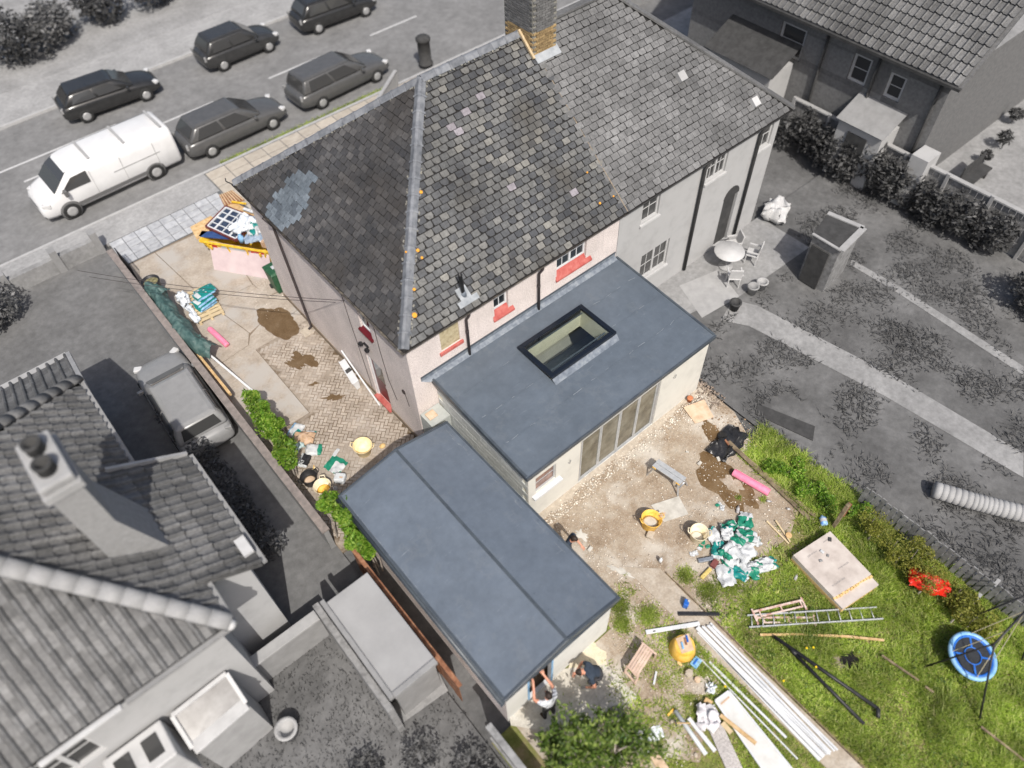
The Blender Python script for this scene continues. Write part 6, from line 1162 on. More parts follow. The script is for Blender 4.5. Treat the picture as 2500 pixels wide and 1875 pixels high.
bag('heap_bag', 'teal and white cement bag at the hedge end of the rubbish heap', h7(250, 330), .55, .42, .16, .5, [M_bagw, M_teal, M_bagb], 61, None, 0, lambda u, v: 1 if v < .45 and u < .6 else (2 if v > .75 else 0), .02); bag('heap_bag', 'torn brown paper sack on top of the rubbish heap', h7(400, 470, .1), .66, .46, .22, -.75, M_card, 62, None, 0, None, .05); bag('heap_bag', 'white sack with a green band at the house side of the heap', h7(570, 680, .02), .52, .42, .17, -.65, [M_bagw, M_green], 63, None, 0, lambda u, v: 1 if u > .78 else 0, .02); bag('heap_bag', 'small white box-like sack behind the brown paper sack', h7(520, 370), .34, .16, .12, -.8, [M_bagw, M_teal], 64, None, 0, lambda u, v: 1 if u > .85 else 0, .01)
hb = bag('heap_bag', 'black and white sack with bold lettering in front of the heap', h7(400, 860, .02), .5, .36, .14, .62, [M_black, M_bagw], 65, None, 0, lambda u, v: 1 if v > .72 or u < .12 else 0, .015); text('lettering', 'AT', .14, Matrix.Translation(h7(355, 920, .185)) @ Matrix.Rotation(.62, 4, 'Z'), M_bagw, hb)
bag('heap_wrap', 'turquoise clear plastic wrapping on the hedge side of the heap', h7(220, 640, .05), .5, .4, .18, .2, mat('turquoise_wrap', [(.10, .28, .28), (.45, .58, .58), (.6, .65, .62)], .3, 8, .5, 12), 66, None, 0, None, .1, 'plastic'); bag('empty_sack', 'opened white and green sack spread on the paving by the garage', h7(960, 930), .55, .60, .05, .35, [M_green, M_bagw], 67, None, 0, lambda u, v: 1 if (v < .62 and u < .72 and v+u > .3) else 0, .03); bag('white_tray', 'flattened white packet beside the empty green sack', h7(960, 710), .34, .12, .04, .45, M_bagw, 68, None, 0, None, .01, 'packet')
hm_ = thing('float_tool', 'small yellow handled float on the dusty paving', 'tool', h7(560, 970)); c = h7(560, 990); put('blade', MB().box(c+V((0, 0, .012)), (.12, .05, .012), Matrix.Rotation(.3, 3, 'Z')), M_yellowp, hm_); put('handle', MB().tube([c+V((0, 0, .02)), c+V((.07, .09, .03))], .012, 6), M_yellow, hm_)
put('white_cup', MB().lathe([(.05, 0), (.07, .12), (.06, .12), (.045, .02)], 12, h7(960, 1370)), M_gw, smooth=True, label='white cup between the hedge and the jerrycan', cat='cup')
# ================================================================== yard things
y8 = crop(1200, 850); y3 = crop(1200, 1350); r3 = crop(1800, 1350); r8 = crop(1800, 850); b7 = crop(1660, 1230, 7.373)
# hop-up work platform
hz = .5; c4 = [y8(1240, 905, hz), y8(1455, 1050, hz), y8(1505, 995, hz), y8(1290, 855, hz)]; hp = thing('hop_up_platform', 'silver aluminium hop-up work platform in front of the glass doors', 'platform', V((c4[0]+c4[2])/2)-V((0, 0, hz)))
e1 = (c4[1]-c4[0]); e2 = (c4[3]-c4[0])
for k in (0, 1): put('deck_plank', MB().loft([[c4[0]+e1*u+e2*(v*.48+k*.52)-V((0, 0, .04 if lo else 0)) for u, v in ((0, 0), (1, 0), (1, 1), (0, 1))] for lo in (1, 0)]), M_ladder, hp, bevel=.006)
for u, s_ in ((.08, -1), (.92, 1)):
    for v in (.06, .94): a = c4[0]+e1*u+e2*v-V((0, 0, .04)); b = a+e1.normalized()*.14*s_+e2.normalized()*(.10 if v > .5 else -.10); b.z = .0; put('leg', MB().beam(a, b, .05, .035), M_bare, hp)
    a = c4[0]+e1*u+e2*.1+e1.normalized()*.07*s_; b = c4[0]+e1*u+e2*.9+e1.normalized()*.07*s_; a.z = b.z = .24; put('rung', MB().beam(a, b, .05, .03), M_bare, hp); put('hinge', MB().box(c4[0]+e1*u+e2*.05-V((0, 0, .06)), (.12, .05, .06), Matrix.Rotation(math.atan2(e1.y, e1.x), 3, 'Z')), M_yellow, hp)
board('plaster_board', 'dusty pale board lying flat in front of the work platform', [y8(1230, 1210, .02), y8(1445, 1140, .02), y8(1520, 1280, .02), y8(1330, 1340, .02)], .018, M_plaster); board('tan_board', 'tan ply board lying by the right corner of the extension', [y8(1480, 455, .06), y8(1640, 395, .09), y8(1715, 530, .06), y8(1570, 580, .03)], .02, M_boardt)
# drain grid box, terracotta pot
put('terracotta_pot', MB().lathe([(.07, 0), (.09, .16), (.1, .17), (.1, .2), (.07, .2)], 12, y8(1525, 410)), mat('terracotta', [(.40, .14, .06), (.5, .2, .1)], .9, 8), smooth=True, label='small terracotta pot at the extension corner', cat='pot')
tub('mixing_tub', 'yellow mixing tub with dusty rim beside the pale board', y8(1215, 1370), .30, .40, M_yellow, M_cream, Matrix.Rotation(R(7), 3, 'Y'), fill=(.45, M_plaster), rotz=-.4); put('tool_in_tub', MB().beam(y8(1300, 1300, .36), y8(1340, 1270, .42), .06, .03), M_card, label='wooden tool handle across the mixing tub', cat='tool')
put('stone_lump', MB().box(y8(1225, 1440, .06), (.24, .2, .13), Matrix.Rotation(.4, 3, 'Z')), M_stone, bevel=.03, label='grey stone block in front of the mixing tub', cat='stone')
tub('cream_tub', 'cream flexible tub standing next to the heap of empty bags', b7(300, 610), .265, .40, M_cream, None, Matrix.Rotation(R(3), 3, 'X'), rotz=2.3, fill=(.12, M_plaster))
# pile of empty bags
gpr = lambda a, b: (lambda u, v: (1 if (a < u < b) else 0) if not (.42 < v < .52 and int(u*26) % 2 and a < u < b) else 0)
BG = [((610, 620), .52, .34, .13, 1.35, gpr(.95, 1), 'tall white bag standing at the left of the bag heap'), ((1170, 340), .56, .36, .12, .62, gpr(.12, .72), 'green printed bag at the top of the bag heap'), ((880, 430), .46, .26, .12, -.3, gpr(.1, .9), 'folded green bag lying across the top of the heap'), ((840, 560), .38, .30, .16, .9, gpr(.75, 1), 'open white bag with grey shade in the heap'), ((1200, 600), .52, .32, .14, -1.0, gpr(.1, .8), 'green lettered bag on the right of the bag heap'), ((1330, 690), .34, .26, .09, -.6, gpr(.95, 1), 'white bag flap on the right edge of the heap'),
      ((680, 850), .50, .32, .12, .55, gpr(.15, .9), 'dark green bag at the left middle of the heap'), ((1040, 700), .42, .36, .2, .2, gpr(.2, .7), 'torn white bag with teal stripe in the middle of the heap'), ((870, 880), .44, .34, .18, .1, gpr(.0, .3), 'crumpled white bag left of the heap centre'), ((1180, 900), .48, .40, .16, -.2, gpr(.98, 1), 'greyish clear plastic bag at the heap centre'), ((930, 1040), .46, .30, .12, -.1, gpr(.0, .14), 'white pillow-like bag below the heap centre'), ((820, 1300), .58, .40, .11, 1.05, gpr(.97, 1), 'large white bag at the bottom left of the heap'), ((1040, 1260), .54, .30, .12, -1.2, gpr(.1, .95), 'teal lettered bag at the bottom of the heap'), ((1230, 1220), .56, .30, .12, -1.25, gpr(.6, 1), 'long white bag at the bottom right of the heap'), ((1340, 1130), .40, .22, .12, -.9, gpr(.55, 1), 'narrow white and green bag beside the bottom of the heap'), ((1540, 1110), .56, .34, .11, -.45, gpr(.86, 1), 'white bag with green hem at the right end of the heap')]
for i, ((x, y), lx, wy, h, ro, pr, lb) in enumerate(BG): bag('empty_bag', lb, b7(x, y, .02+.10*(700 < x < 1250 and 500 < y < 1000)), lx*1.12, wy*1.15, h, ro, [M_bagw, M_green if i % 3 else M_teal], 100+i*3, 'empty bags heaped on the yard', random.uniform(-.1, .1), pr, .055)
for i, (x, y, lx, wy, ro, ms, lb) in enumerate(((420, 680, .2, .1, .7, [M_green], 'small green wrapper right below the cream tub'), (360, 790, .18, .13, .2, [M_bagw, M_green], 'white and green wrapper below the cream tub'), (500, 770, .14, .1, -.4, [M_green], 'little green packet at the foot of the white bag'), (250, 900, .24, .15, -.5, [M_bagw], 'torn white paper left of the bag heap'), (690, 15, .2, .1, -.1, [M_green, M_bagw], 'green corner of a bag on the wet earth'), (760, 75, .2, .13, .5, [M_bagw], 'white paper scrap on the wet earth'))): bag('wrapper', lb, b7(x, y), lx, wy, .03, ro, ms, 170+i, 'loose wrappers', 0, (lambda u, v: 1 if u > .6 else 0) if len(ms) > 1 else None, .02, 'wrapper')
a, b = b7(330, 1030, .06), b7(600, 980, .06); put('grey_channel', MB().beam(a, b, .11, .08), mat('blue_grey_metal', [(.20, .23, .27), (.34, .37, .41)], .3, 5, metal=.4), bevel=.01, label='blue-grey metal channel beside the bag heap', cat='channel'); c = b7(620, 1080, .07); put('brick_block', MB().box(c, (.24, .16, .12), Matrix.Rotation(.2, 3, 'Z')), mat('maroon_brick', [(.13, .035, .035), (.22, .08, .07)], .9, 8), bevel=.008, label='dark red hollow brick beside the metal channel', cat='brick')
c = b7(470, 1250, .04); put('yellow_insulation', MB().box(c, (.42, .11, .08), Matrix.Rotation(.05, 3, 'Z')), mat('yellow_wool', [(.48, .36, .10), (.62, .50, .20)], .95, 14, .8, 30), bevel=.025, label='yellow insulation strip lying left of the bag heap', cat='insulation'); put('orange_cap', MB().lathe([(.065, 0), (.07, .05), (.04, .08)], 12, b7(1360, 590)), M_orange, smooth=True, label='orange plastic cap at the right of the bag heap', cat='cap')
def bottle(label, c, L, r, rot, m, name='bottle'):
    c = V(c); d = V((math.cos(rot), math.sin(rot), 0)); t = thing(name, label, 'bottle', V((c.x, c.y, 0))); c.z = r; put('body', MB().tube([c-d*L/2, c-d*L*.46, c+d*L*.22, c+d*L*.36, c+d*L*.5], [r*.8, r, r, r*.45, r*.35], 14), m, t, True); put('label_band', MB().tube([c-d*L*.25, c+d*L*.08], r*1.03, 14, False), M_gw, t, True)
M_bott = mat('murky_bottle', [(.22, .20, .20), (.40, .38, .38)], .2, 8)
bottle('grey plastic bottle between the wet patch and the bag heap', b7(1040, 110), .26, .045, R(30), M_bott); bottle('small white spray bottle right of the pink roll', r8(245, 1185), .16, .032, R(-52), M_bott); bottle('crushed can near the foot of the planks', r8(395, 1245), .13, .032, R(-50), M_bott, 'can'); bottle('clear bottle lying left of the insulation boards', r3(450, 190), .2, .04, R(20), M_bott); bottle('blue and white water bottle pack by the red post', r8(655, 1340), .3, .1, R(50), mat('blue_label_bottle', [(.05, .2, .6), (.3, .5, .8), (.6, .7, .8)], .2, 9))
# black sheet, planks, pink roll, wet patches
p = y8(1800, 1020); sheet('wet_patch', blob(p, .55, 1.15, 0, 44, 21, R(-12), .4), .002, M_wetm); p = y8(1690, 640); sheet('wet_patch', blob(p, .22, .45, 0, 40, 25, R(-30), .5), .0025, M_wetm); p = y8(1855, 1050); sheet('dry_patch', blob(p, .22, .34, 0, 40, 23, R(0), .5), .006, M_mud)
bag('black_sheet', 'crumpled black polythene sheet under the ends of the planks', y8(1820, 740), 1.35, .75, .12, .12, M_blackpoly, 81, None, 0, None, .09, 'plastic')
for i, (a, b, w_, lb) in enumerate(((y8(1795, 690, .12), r8(560, 1320, .05), .13, 'longer weathered scaffold plank running down the edge of the yard'), (y8(1860, 760, .10), r8(605, 1300, .03), .12, 'second weathered plank lying right of the longer one'))): put('plank', MB().beam(a, b, w_, .04), M_woodg, bevel=.006, label=lb, cat='plank', group='planks at the yard edge')
put('timber_offcut', MB().beam(y8(1795, 700, .16), y8(1830, 745, .16), .06, .05), M_woodd, label='short red-brown offcut on the black sheet', cat='offcut')
roll('pink_roll', 'long bright pink foam roll on the wet earth', y8(1865, 955, .11), r8(245, 1115, .11), .115, M_pink)
for i, (a, b, lb) in enumerate(((b7(1560, 310, .04), b7(1960, 720, .03), 'longer pale batten lying right of the bag heap'), (b7(1720, 300, .05), b7(1985, 690, .04), 'shorter pale batten beside the longer one'))): put('batten', MB().beam(a, b, .045, .045), M_woodp, bevel=.004, label=lb, cat='batten')
put('wood_disc', MB().lathe([(.01, .07), (.09, .07), (.09, .1), (.01, .1)], 14, b7(1945, 590)), M_wood, label='round wooden disc on the batten end', cat='disc')
for i, (x, y, s_, lb) in enumerate(((1605, 888, .09, 'pale stone near the wet patch left edge'), (1750, 855, .09, 'white tile piece in front of the black sheet'), (1510, 800, .06, 'pale chip between platform and doors'), (760, 1550, .10, 'cream block on the yard near the garage edge'))): put('stone', MB().box(y8(x, y, s_*.3), (s_*1.6, s_, s_*.7), Matrix.Rotation(i*1.1, 3, 'Z')), M_plaster, bevel=.012, label=lb, cat='stone')
put('white_bottle', MB().lathe([(.05, 0), (.055, .18), (.03, .21), (.025, .25)], 12, y3(1300, 70)), M_upvc, smooth=True, label='white plastic bottle standing on the path edge', cat='bottle')
# leaning timber post at the right edge
ps = thing('leaning_post', 'red and grey timber post leaning at the right edge of the yard', 'post', r8(745, 1370)); a = r8(745, 1375); b = a+V((.10, .02, 1.15)); put('post', MB().beam(a, b, .14, .10, (0, 1, 0)), M_woodg, ps, bevel=.006); put('red_face', MB().beam(a.lerp(b, .45)+V((.075, -.02, 0)), b+V((.075, -.02, 0)), .10, .012, (1, 0, 0)), M_redpost, ps)
# insulation boards
zt = .34; A4 = [r8(715, 1415, zt), r3(1100, 238, zt), r3(820, 425, zt), r3(430, 20, zt)]; ib = [V((p.x, p.y, 0)) for p in A4]
for k in range(3): put('insulation_board', MB().prism([(p.x, p.y) for p in ib], .01+k*.09, .01+k*.09+.085), [M_foam], label=['lowest insulation board of the stack on the lawn edge', 'middle insulation board of the stack on the lawn edge', 'third insulation board with bare end on the stack'][k], cat='insulation board', group='insulation boards') if k == 2 else put('insulation_board', MB().prism([(p.x+random.uniform(-.01, .01), p.y+random.uniform(-.01, .01)) for p in ib], .01+k*.09, .01+k*.09+.085), M_foamy, label=['lowest insulation board of the stack on the lawn edge', 'middle insulation board of the stack on the lawn edge'][k], cat='insulation board', group='insulation boards')
u_ = .83; tp = [ib[0], ib[0].lerp(ib[1], u_), ib[3].lerp(ib[2], u_-.02), ib[3]]; tpo = put('insulation_board', MB().prism([(p.x, p.y) for p in tp], .281, .365), M_foam, label='shorter top insulation board with a foam edge and stencilled print', cat='insulation board', group='insulation boards')
fe = MB(); a, b = tp[1], tp[2]
for i in range(14): p = a.lerp(b, (i+.5)/14); fe.box(V((p.x, p.y, .30))+(ib[1]-ib[0]).normalized()*random.uniform(.0, .05), ((a-b).length/12, .06, .05), Matrix.Rotation(math.atan2((b-a).y, (b-a).x), 3, 'Z'))
put('torn_foam_edge', fe, M_foamy, tpo)
st2 = MB(); da, db = (tp[1]-tp[0]), (tp[3]-tp[0])
for (u0, v0, k) in ((.10, .12, 7), (.16, .55, 9), (.62, .20, 10), (.80, .50, 12)):
    for i in range(k):
        p = tp[0]+da*(u0+.004*pn(i, v0, 3))+db*(v0+i*.028); st2.box((p.x, p.y, .367), (.05*random.uniform(.5, 1), .022, .001), Matrix.Rotation(math.atan2(da.y, da.x), 3, 'Z'))
tag(put('stencil_print', st2, mat('grey_stencil', [(.20, .19, .19), (.36, .33, .31)], .8, 20), tpo), kind='stuff')
for i, (x, y, sx_, m_, lb) in enumerate(((715, 1475, .12, M_gd, 'dark device on the insulation boards'), (655, 1570, .11, M_bagw, 'small pale box on the insulation boards'), (645, 1640, .09, M_gm, 'little grey cup on the insulation boards'), (700, 1600, .08, M_gm, 'grey scrap on the insulation boards'))): put('small_item', MB().box(r8(x, y, .385), (sx_, sx_*.7, .035), Matrix.Rotation(.6+i, 3, 'Z')), m_, bevel=.006, label=lb, cat='item')
# ladder
lz = .07; Ra, Rb, La, Lb = r3(75, 482, lz), r3(1075, 420, lz), r3(90, 573, lz), r3(1125, 508, lz); ld = thing('ladder', 'aluminium ladder lying flat on the grass', 'ladder', (Ra+Lb)/2-V((0, 0, lz))); put('rail', MB().beam(Ra, Rb, .03, .075), M_ladder, ld, bevel=.004); put('rail', MB().beam(La, Lb, .03, .075), M_ladder, ld, bevel=.004)
for i in range(12): u = .035+i*.083; put('rung', MB().tube([Ra.lerp(Rb, u), La.lerp(Lb, u-.012)], .015, 8), M_ladder, ld, True)
# trestles
def trestle(label, a, b, hgt, s_):
    a, b = V(a), V(b); t = thing('steel_trestle', label, 'trestle', (a+b)/2-V((0, 0, a.z)), 'painted steel trestles'); d = (b-a).normalized(); n = V((-d.y, d.x, 0))*s_; put('top_bar', MB().beam(a, b, .05, .05), M_rust, t)
    put('lower_bar', MB().beam(a+n*hgt+d*.15, b+n*hgt-d*.05, .04, .04), M_rust, t)
    for u in (.12, .55, .95): p = a.lerp(b, u); put('strut', MB().beam(p, p+n*hgt, .035, .035), M_rust, t)
    for p in (a, b): put('foot', MB().beam(p-n*.08, p+n*(hgt+.1), .05, .04), M_rust, t)
trestle('painted steel trestle lying above the ladder', r3(120, 455, .10), r3(500, 365, .10), .16, -1); trestle('painted steel trestle lying under the ladder rungs', r3(150, 500, .025), r3(590, 500, .025), .13, -1)
tp_ = [r3(175, 632, .04), r3(440, 628, .05), r3(860, 645, .06), r3(1130, 673, .07)]; bt = MB()
for i in range(3): bt.beam(tp_[i], tp_[i+1]+(tp_[i+1]-tp_[i])*.004, .055, .04)
put('batten', bt, M_wood, label='long bowed pale batten across the grass below the ladder', cat='batten')
# black downpipes with joint and elbow
bp = thing('black_pipe', 'long black pipe with an elbow at its lower end on the grass', 'pipe', r3(700, 900)); put('pipe', MB().tube([r3(285, 645, .13), r3(1085, 1200, .13)], .048, 10), M_black, bp, True); put('elbow', MB().tube([r3(1075, 1195, .13), r3(1090, 1210, .13), r3(1085, 1270, .13)], .053, 10), M_black, bp, True)
bp = thing('black_pipe', 'shorter black pipe joined beside the longer one on the grass', 'pipe', r3(700, 1000)); put('pipe', MB().tube([r3(440, 775, .12), r3(980, 1320, .12)], .044, 10), M_black, bp, True); put('socket', MB().tube([r3(415, 740, .12), r3(455, 785, .12)], .058, 10), M_black, bp, True)
sheet('burnt_patch', blob(r3(875, 835), .17, .24, 0, 60, 31, 0, 1.1), .004, mat('ash_black', [(.006, .006, .006), (.02, .018, .016)], .95, 20, .8, 40)); sheet('ash_patch', blob(r3(790, 850), .14, .2, 0, 50, 33, 0, .9), .002, mat('ash_grey', [(.18, .14, .11), (.30, .25, .2)], .95, 20, .8, 40))
put('weathered_stake', MB().beam(r3(1115, 790, .10), r3(1400, 985, .08), .05, .04), M_woodg, label='grey weathered stake lying in the long grass', cat='stake'); put('weathered_stake', MB().beam(r3(1880, 1340, .12), r3(2212, 1600, .10), .05, .04), M_woodg, label='grey weathered stake in the grass at the right bottom corner', cat='stake'); put('weathered_stake', MB().beam(r3(1450, 1030, .1), r3(1515, 1075, .1), .05, .04), M_woodg, label='short broken stake end in the long grass', cat='stake')
# nest swing
sw_ = thing('nest_swing', 'blue round nest swing hanging from black poles on the lawn', 'swing', r3(1815, 790)); c = r3(1815, 795, .42); tl = Matrix.Rotation(R(8), 3, 'X'); seat = put('seat_mesh', MB().lathe([(.01, -.012), (.48, .0), (.48, .012), (.01, .0)], 32, c, tl), mat('black_mesh', [(.012, .014, .018), (.03, .034, .04)], .7, 30), sw_)
put('rim_pad', MB().torus(c, .55, .06, 40, 10, tl), M_bluel, sw_, True); put('inner_band', MB().torus(c+V((0, 0, .012)), .485, .035, 36, 6, tl), M_blue, sw_, True); put('centre_ring', MB().torus(c+V((0, 0, .02)), .21, .016, 26, 6, tl), M_blue, sw_, True)
for k in range(4): a_ = R(40+90*k); put('strap', MB().beam(c+tl @ V((.21*math.cos(a_), .21*math.sin(a_), .015)), c+tl @ V((.5*math.cos(a_), .5*math.sin(a_), .015)), .045, .014), M_blue, sw_)
ap = r3(1985, 700, 1.95); apd = (r3(2140, 535, 1.95)-ap).normalized(); ap2 = ap+apd*2.3
put('top_bar', MB().tube([ap-apd*.1, ap2], .028, 10), M_black, sw_, True)
for f_ in (r3(1868, 1292), r3(1440, 880)): put('pole', MB().tube([ap, f_], .024, 8), M_black, sw_, True)
for f_ in (r3(1720, 530), r3(2190, 840)): put('pole', MB().tube([ap2, f_], .024, 8), M_black, sw_, True)
for k in range(4): a_ = R(40+90*k); rp = ap+apd*(.5 if k in (1, 2) else 1.3); put('rope', MB().tube([rp, c+tl @ V((.55*math.cos(a_), .55*math.sin(a_), 0))], .010, 5), mat('rope', [(.45, .40, .28)], .9), sw_)
# red bag in the hedge
bag('red_bag', 'bright red bag half hidden in the privet hedge', r3(1450, 255, .25), 1.0, .55, .4, R(-62), M_redbag, 201, None, 0, None, .09)
# ---- path, slabs and the small things around the garage front
pth = put('garden_path', MB().prism([(1.80, -6.9), (2.52, -7.6), (2.44, -10.1), (2.42, -16), (1.78, -16), (1.78, -10)], -.06, .012), M_path); tag(pth, None, None, None, 'structure')
edp = thing('path_edging', 'thin timber edging board along the garden path', 'edging', (2.5, -11, 0)); 
for i in range(6): put('edging_board', MB().beam((2.545-.02*i, -7.8-i*1.25, .02), (2.525-.02*i, -9.0-i*1.25, .02), .025, .09), M_woodg, edp)
ptp = put('patio', MB().prism([(p.x, p.y) for p in (y3(120, 1180), y3(500, 900), y3(880, 860), y3(1130, 1110), y3(960, 1260), y3(560, 1400), y3(150, 1330))], -.06, .003), M_patio); tag(ptp, None, None, None, 'structure')
for pl in (((905, 880), (1010, 990), (910, 1085), (800, 990)), ((1018, 998), (1125, 1112), (1025, 1195), (918, 1092)), ((790, 998), (900, 1095), (770, 1190), (650, 1085)), ((905, 1102), (1015, 1205), (880, 1290), (780, 1200))): put('patio_slab', MB().prism([(p.x, p.y) for p in (y3(*a) for a in pl)], -.04, .014), M_patio, ptp)
sheet('spilled_render', blob(y3(760, 830), .5, .42, 0, 44, 41, 0, .4), .002, m_ground('spilled_cream_render', [(.3, (.55, .48, .34)), (.6, (.68, .61, .46))], 3, .3, 30)); sheet('spilled_plaster', blob(y3(1000, 140), .09, .34, 0, 40, 43, R(25), .9), .004, M_plaster); sheet('spilled_plaster', blob(y8(690, 1440), .12, .2, 0, 40, 45, R(15), .9), .004, M_plaster)
st_ = thing('slatted_stool', 'weathered pinkish slatted garden footstool beside the garage front', 'stool', y3(1130, 900)); c4 = [y3(1050, 868, .40), y3(1165, 690, .46), y3(1268, 775, .44), y3(1130, 955, .36)]; e1, e2 = c4[1]-c4[0], c4[3]-c4[0]
for i in range(5): v0, v1 = (i+.06)/5, (i+.9)/5; put('slat', MB().loft([[c4[0]+e1*u+e2*v-V((0, 0, .022 if lo else 0)) for u, v in ((0, v0), (1, v0), (1, v1), (0, v1))] for lo in (1, 0)]), M_teak, st_, bevel=.004)
put('rail', MB().beam(c4[0]-V((0, 0, .045)), c4[3]-V((0, 0, .045)), .05, .04), M_teak, st_); put('rail', MB().beam(c4[1]-V((0, 0, .045)), c4[2]-V((0, 0, .045)), .05, .04), M_teak, st_)
for p, o_ in ((c4[0], e1*-.10), (c4[3], e1*-.12), (c4[1], e1*.04), (c4[2], e1*.05)): f_ = V((p.x, p.y, 0))+o_; put('leg', MB().tube([p-V((0, 0, .03)), (p+f_)/2+o_*.5, f_], [.03, .032, .03], 6), M_teak, st_)
f0, f1 = c4[0]+e1*-.12, c4[3]+e1*-.14; put('stretcher', MB().beam(V((f0.x, f0.y, .14)), V((f1.x, f1.y, .14)), .05, .03), M_teak, st_)
# yellow tub upside down with a board of tools
ub = thing('upturned_tub', 'upturned yellow tub used as a table for tools', 'tub', y3(1475, 740)); c = y3(1470, 745); put('tub', MB().lathe([(.34, .0), (.35, .02), (.26, .40), (.24, .42), (.01, .425)], 26, c), M_yellow, ub, True); put('handle', MB().tube([c+V((-.02, -.34, .02)), c+V((-.04, -.43, .02)), c+V((.08, -.44, .02)), c+V((.12, -.33, .02))], .018, 7), M_yellow, ub, True)
tbv = board('tool_board', 'dusty board of hand tools on the upturned yellow tub', [c+V((-.24, -.12, .44)), c+V((.07, -.26, .44)), c+V((.28, .12, .44)), c+V((-.07, .24, .44))], .012, M_boardt)
for i, (a, b, m_, lb) in enumerate(((-.08, .0, M_bluel, 'blue-handled tool at the left of the tool board'), (.06, .02, M_woodd, 'dark pliers in the middle of the tool board'), (.14, .04, M_blue, 'blue-handled tool at the right of the tool board'))): put('hand_tool', MB().beam(c+V((a-.05, b-.07, .458)), c+V((a+.05, b+.08, .458)), .05, .03), m_, bevel=.008, label=lb, cat='tool', group='tools on the board')
# white and black trims
wt = thing('white_trim', 'short white plastic trim across the grass above the upturned tub', 'trim', y3(1400, 580)); put('trim', MB().beam(y3(1190, 612, .04), y3(1605, 545, .06), .11, .05), M_upvc, wt, bevel=.006); put('slot', MB().beam(y3(1245, 605, .068), y3(1265, 601, .068), .03, .006), M_gd, wt)
put('black_trim', MB().beam(y3(1440, 470, .05), y3(1760, 472, .05), .09, .05), M_black, bevel=.006, label='black plastic trim lying across the path', cat='trim')
jb = thing('blue_jerrycan', 'blue jerrycan with white cap on the path', 'canister', y3(1495, 405)); c = y3(1495, 405); put('body', MB().box(c+V((0, 0, .12)), (.2, .14, .24), Matrix.Rotation(.5, 3, 'Z')), M_blue, jb, False, .03); put('cap', MB().lathe([(.03, .24), (.03, .27)], 12, c+V((.06, -.02, 0))), M_gw, jb); put('label_panel', MB().box(c+V((-.02, -.075, .10)), (.14, .006, .12), Matrix.Rotation(.5, 3, 'Z')), M_bagw, jb)
# stack of white trims
upn = lambda s_, t_: (y3(1560+s_, 590-t_, .05), r3(680+s_*.9, 1590-t_*.9, .05))
for i in range(11):
    a = y3(1570+i*13, 585-i*3+random.uniform(-25, 30), .035); b = r3(665+i*10+random.uniform(-30, 10), 1590-i*7+random.uniform(-15, 5), .035); 
    if i == 0: a = y3(1655, 650, .03)
    z_ = .03+.045*(i % 3 == 1)+.02*(i % 2); a.z = b.z = z_; put('white_trim', MB().beam(a, b, .12 if i in (0, 1, 2) else .05, .035), M_upvc, bevel=.004, label=('broad' if i in (0, 1, 2) else 'narrow')+' white plastic trim in the long bundle, '+('first', 'second', 'third', 'fourth', 'fifth', 'sixth', 'seventh', 'eighth', 'ninth', 'tenth', 'last')[i]+' from the left', cat='trim', group='bundle of white trims')
for i, (a, b, lb) in enumerate(((y3(1610, 815, .03), r3(465, 1590, .03), 'thin single white strip left of the bundle'), (y3(1680, 840, .03), r3(378, 1425, .03), 'white angle strip lying between the bundle and the thin strip'))): put('white_strip', MB().beam(a, b, .035 if i == 0 else .06, .03), M_upvc, label=lb, cat='strip', bevel=.003)
pn4 = [y3(1725, 1140, .09), y3(1830, 1065, .09), r3(440, 1690, .09), r3(215, 1700, .09)]; dpn = thing('moulded_sheet', 'large white moulded panel lying on the grass at the bottom', 'sheet', (pn4[0]+pn4[2])/2-V((0, 0, .09))); put('sheet', MB().loft([[p-V((0, 0, .07)) for p in pn4], pn4]), M_whitep, dpn)
ed_ = MB()
for i in range(4): ed_.beam(pn4[i]+V((0, 0, .012)), pn4[(i+1) % 4]+V((0, 0, .012)), .05, .03)
put('raised_edge', ed_, M_upvc, dpn, bevel=.006); put('stain', MB().beam(y3(1770, 1165, .095), y3(1835, 1110, .095), .04, .004), M_card, dpn)
# pebbled board, sack cloth, planks, pipes
board('pebbled_board', 'narrow pebble-dashed board lying at the bottom centre', [y3(1680, 1370, .05), y3(1780, 1320, .05), r3(60, 1700, .05), r3(-70, 1700, .05)], .04, M_pebbled)
bag('dust_sheet', 'crumpled pale dust sheet bundled over the boards', y3(1665, 1275, .04), .62, .52, .2, .9, M_fabric, 211, None, 0, None, .10, 'cloth')
put('timber_board', MB().beam(y3(1645, 1130, .06), y3(1700, 1165, .06), .12, .05), M_wood, label='short tan board end above the dust sheet', cat='board'); put('timber_board', MB().beam(y3(1765, 1250, .14), y3(2040, 1470, .14), .09, .04), M_wood, label='tan board lying over the white panel', cat='board'); put('timber_board', MB().beam(y3(1780, 1310, .05), y3(1850, 1390, .05), .12, .04), M_woodp, label='pale board edge right of the dust sheet', cat='board')
put('grey_pipe', MB().tube([y3(1415, 1215, .06), y3(1655, 1555, .06)], .055, 14), mat('light_grey_pipe', [(.48, .52, .54), (.58, .61, .63)], .4, 4), smooth=True, label='light grey plastic pipe lying below the dust sheet', cat='pipe'); put('white_profile', MB().beam(y3(1520, 1275, .05), y3(1725, 1530, .05), .10, .06), M_upvc, bevel=.006, label='white profile length beside the grey pipe', cat='profile')
hm_ = thing('hammer', 'wooden handled hammer lying over the grey pipe', 'hammer', y3(1470, 1310)); put('handle', MB().tube([y3(1410, 1312, .13), y3(1535, 1312, .13)], .014, 8), M_wood, hm_, True); put('head', MB().beam(y3(1418, 1285, .13), y3(1425, 1335, .13), .035, .035), M_gd, hm_, bevel=.006)
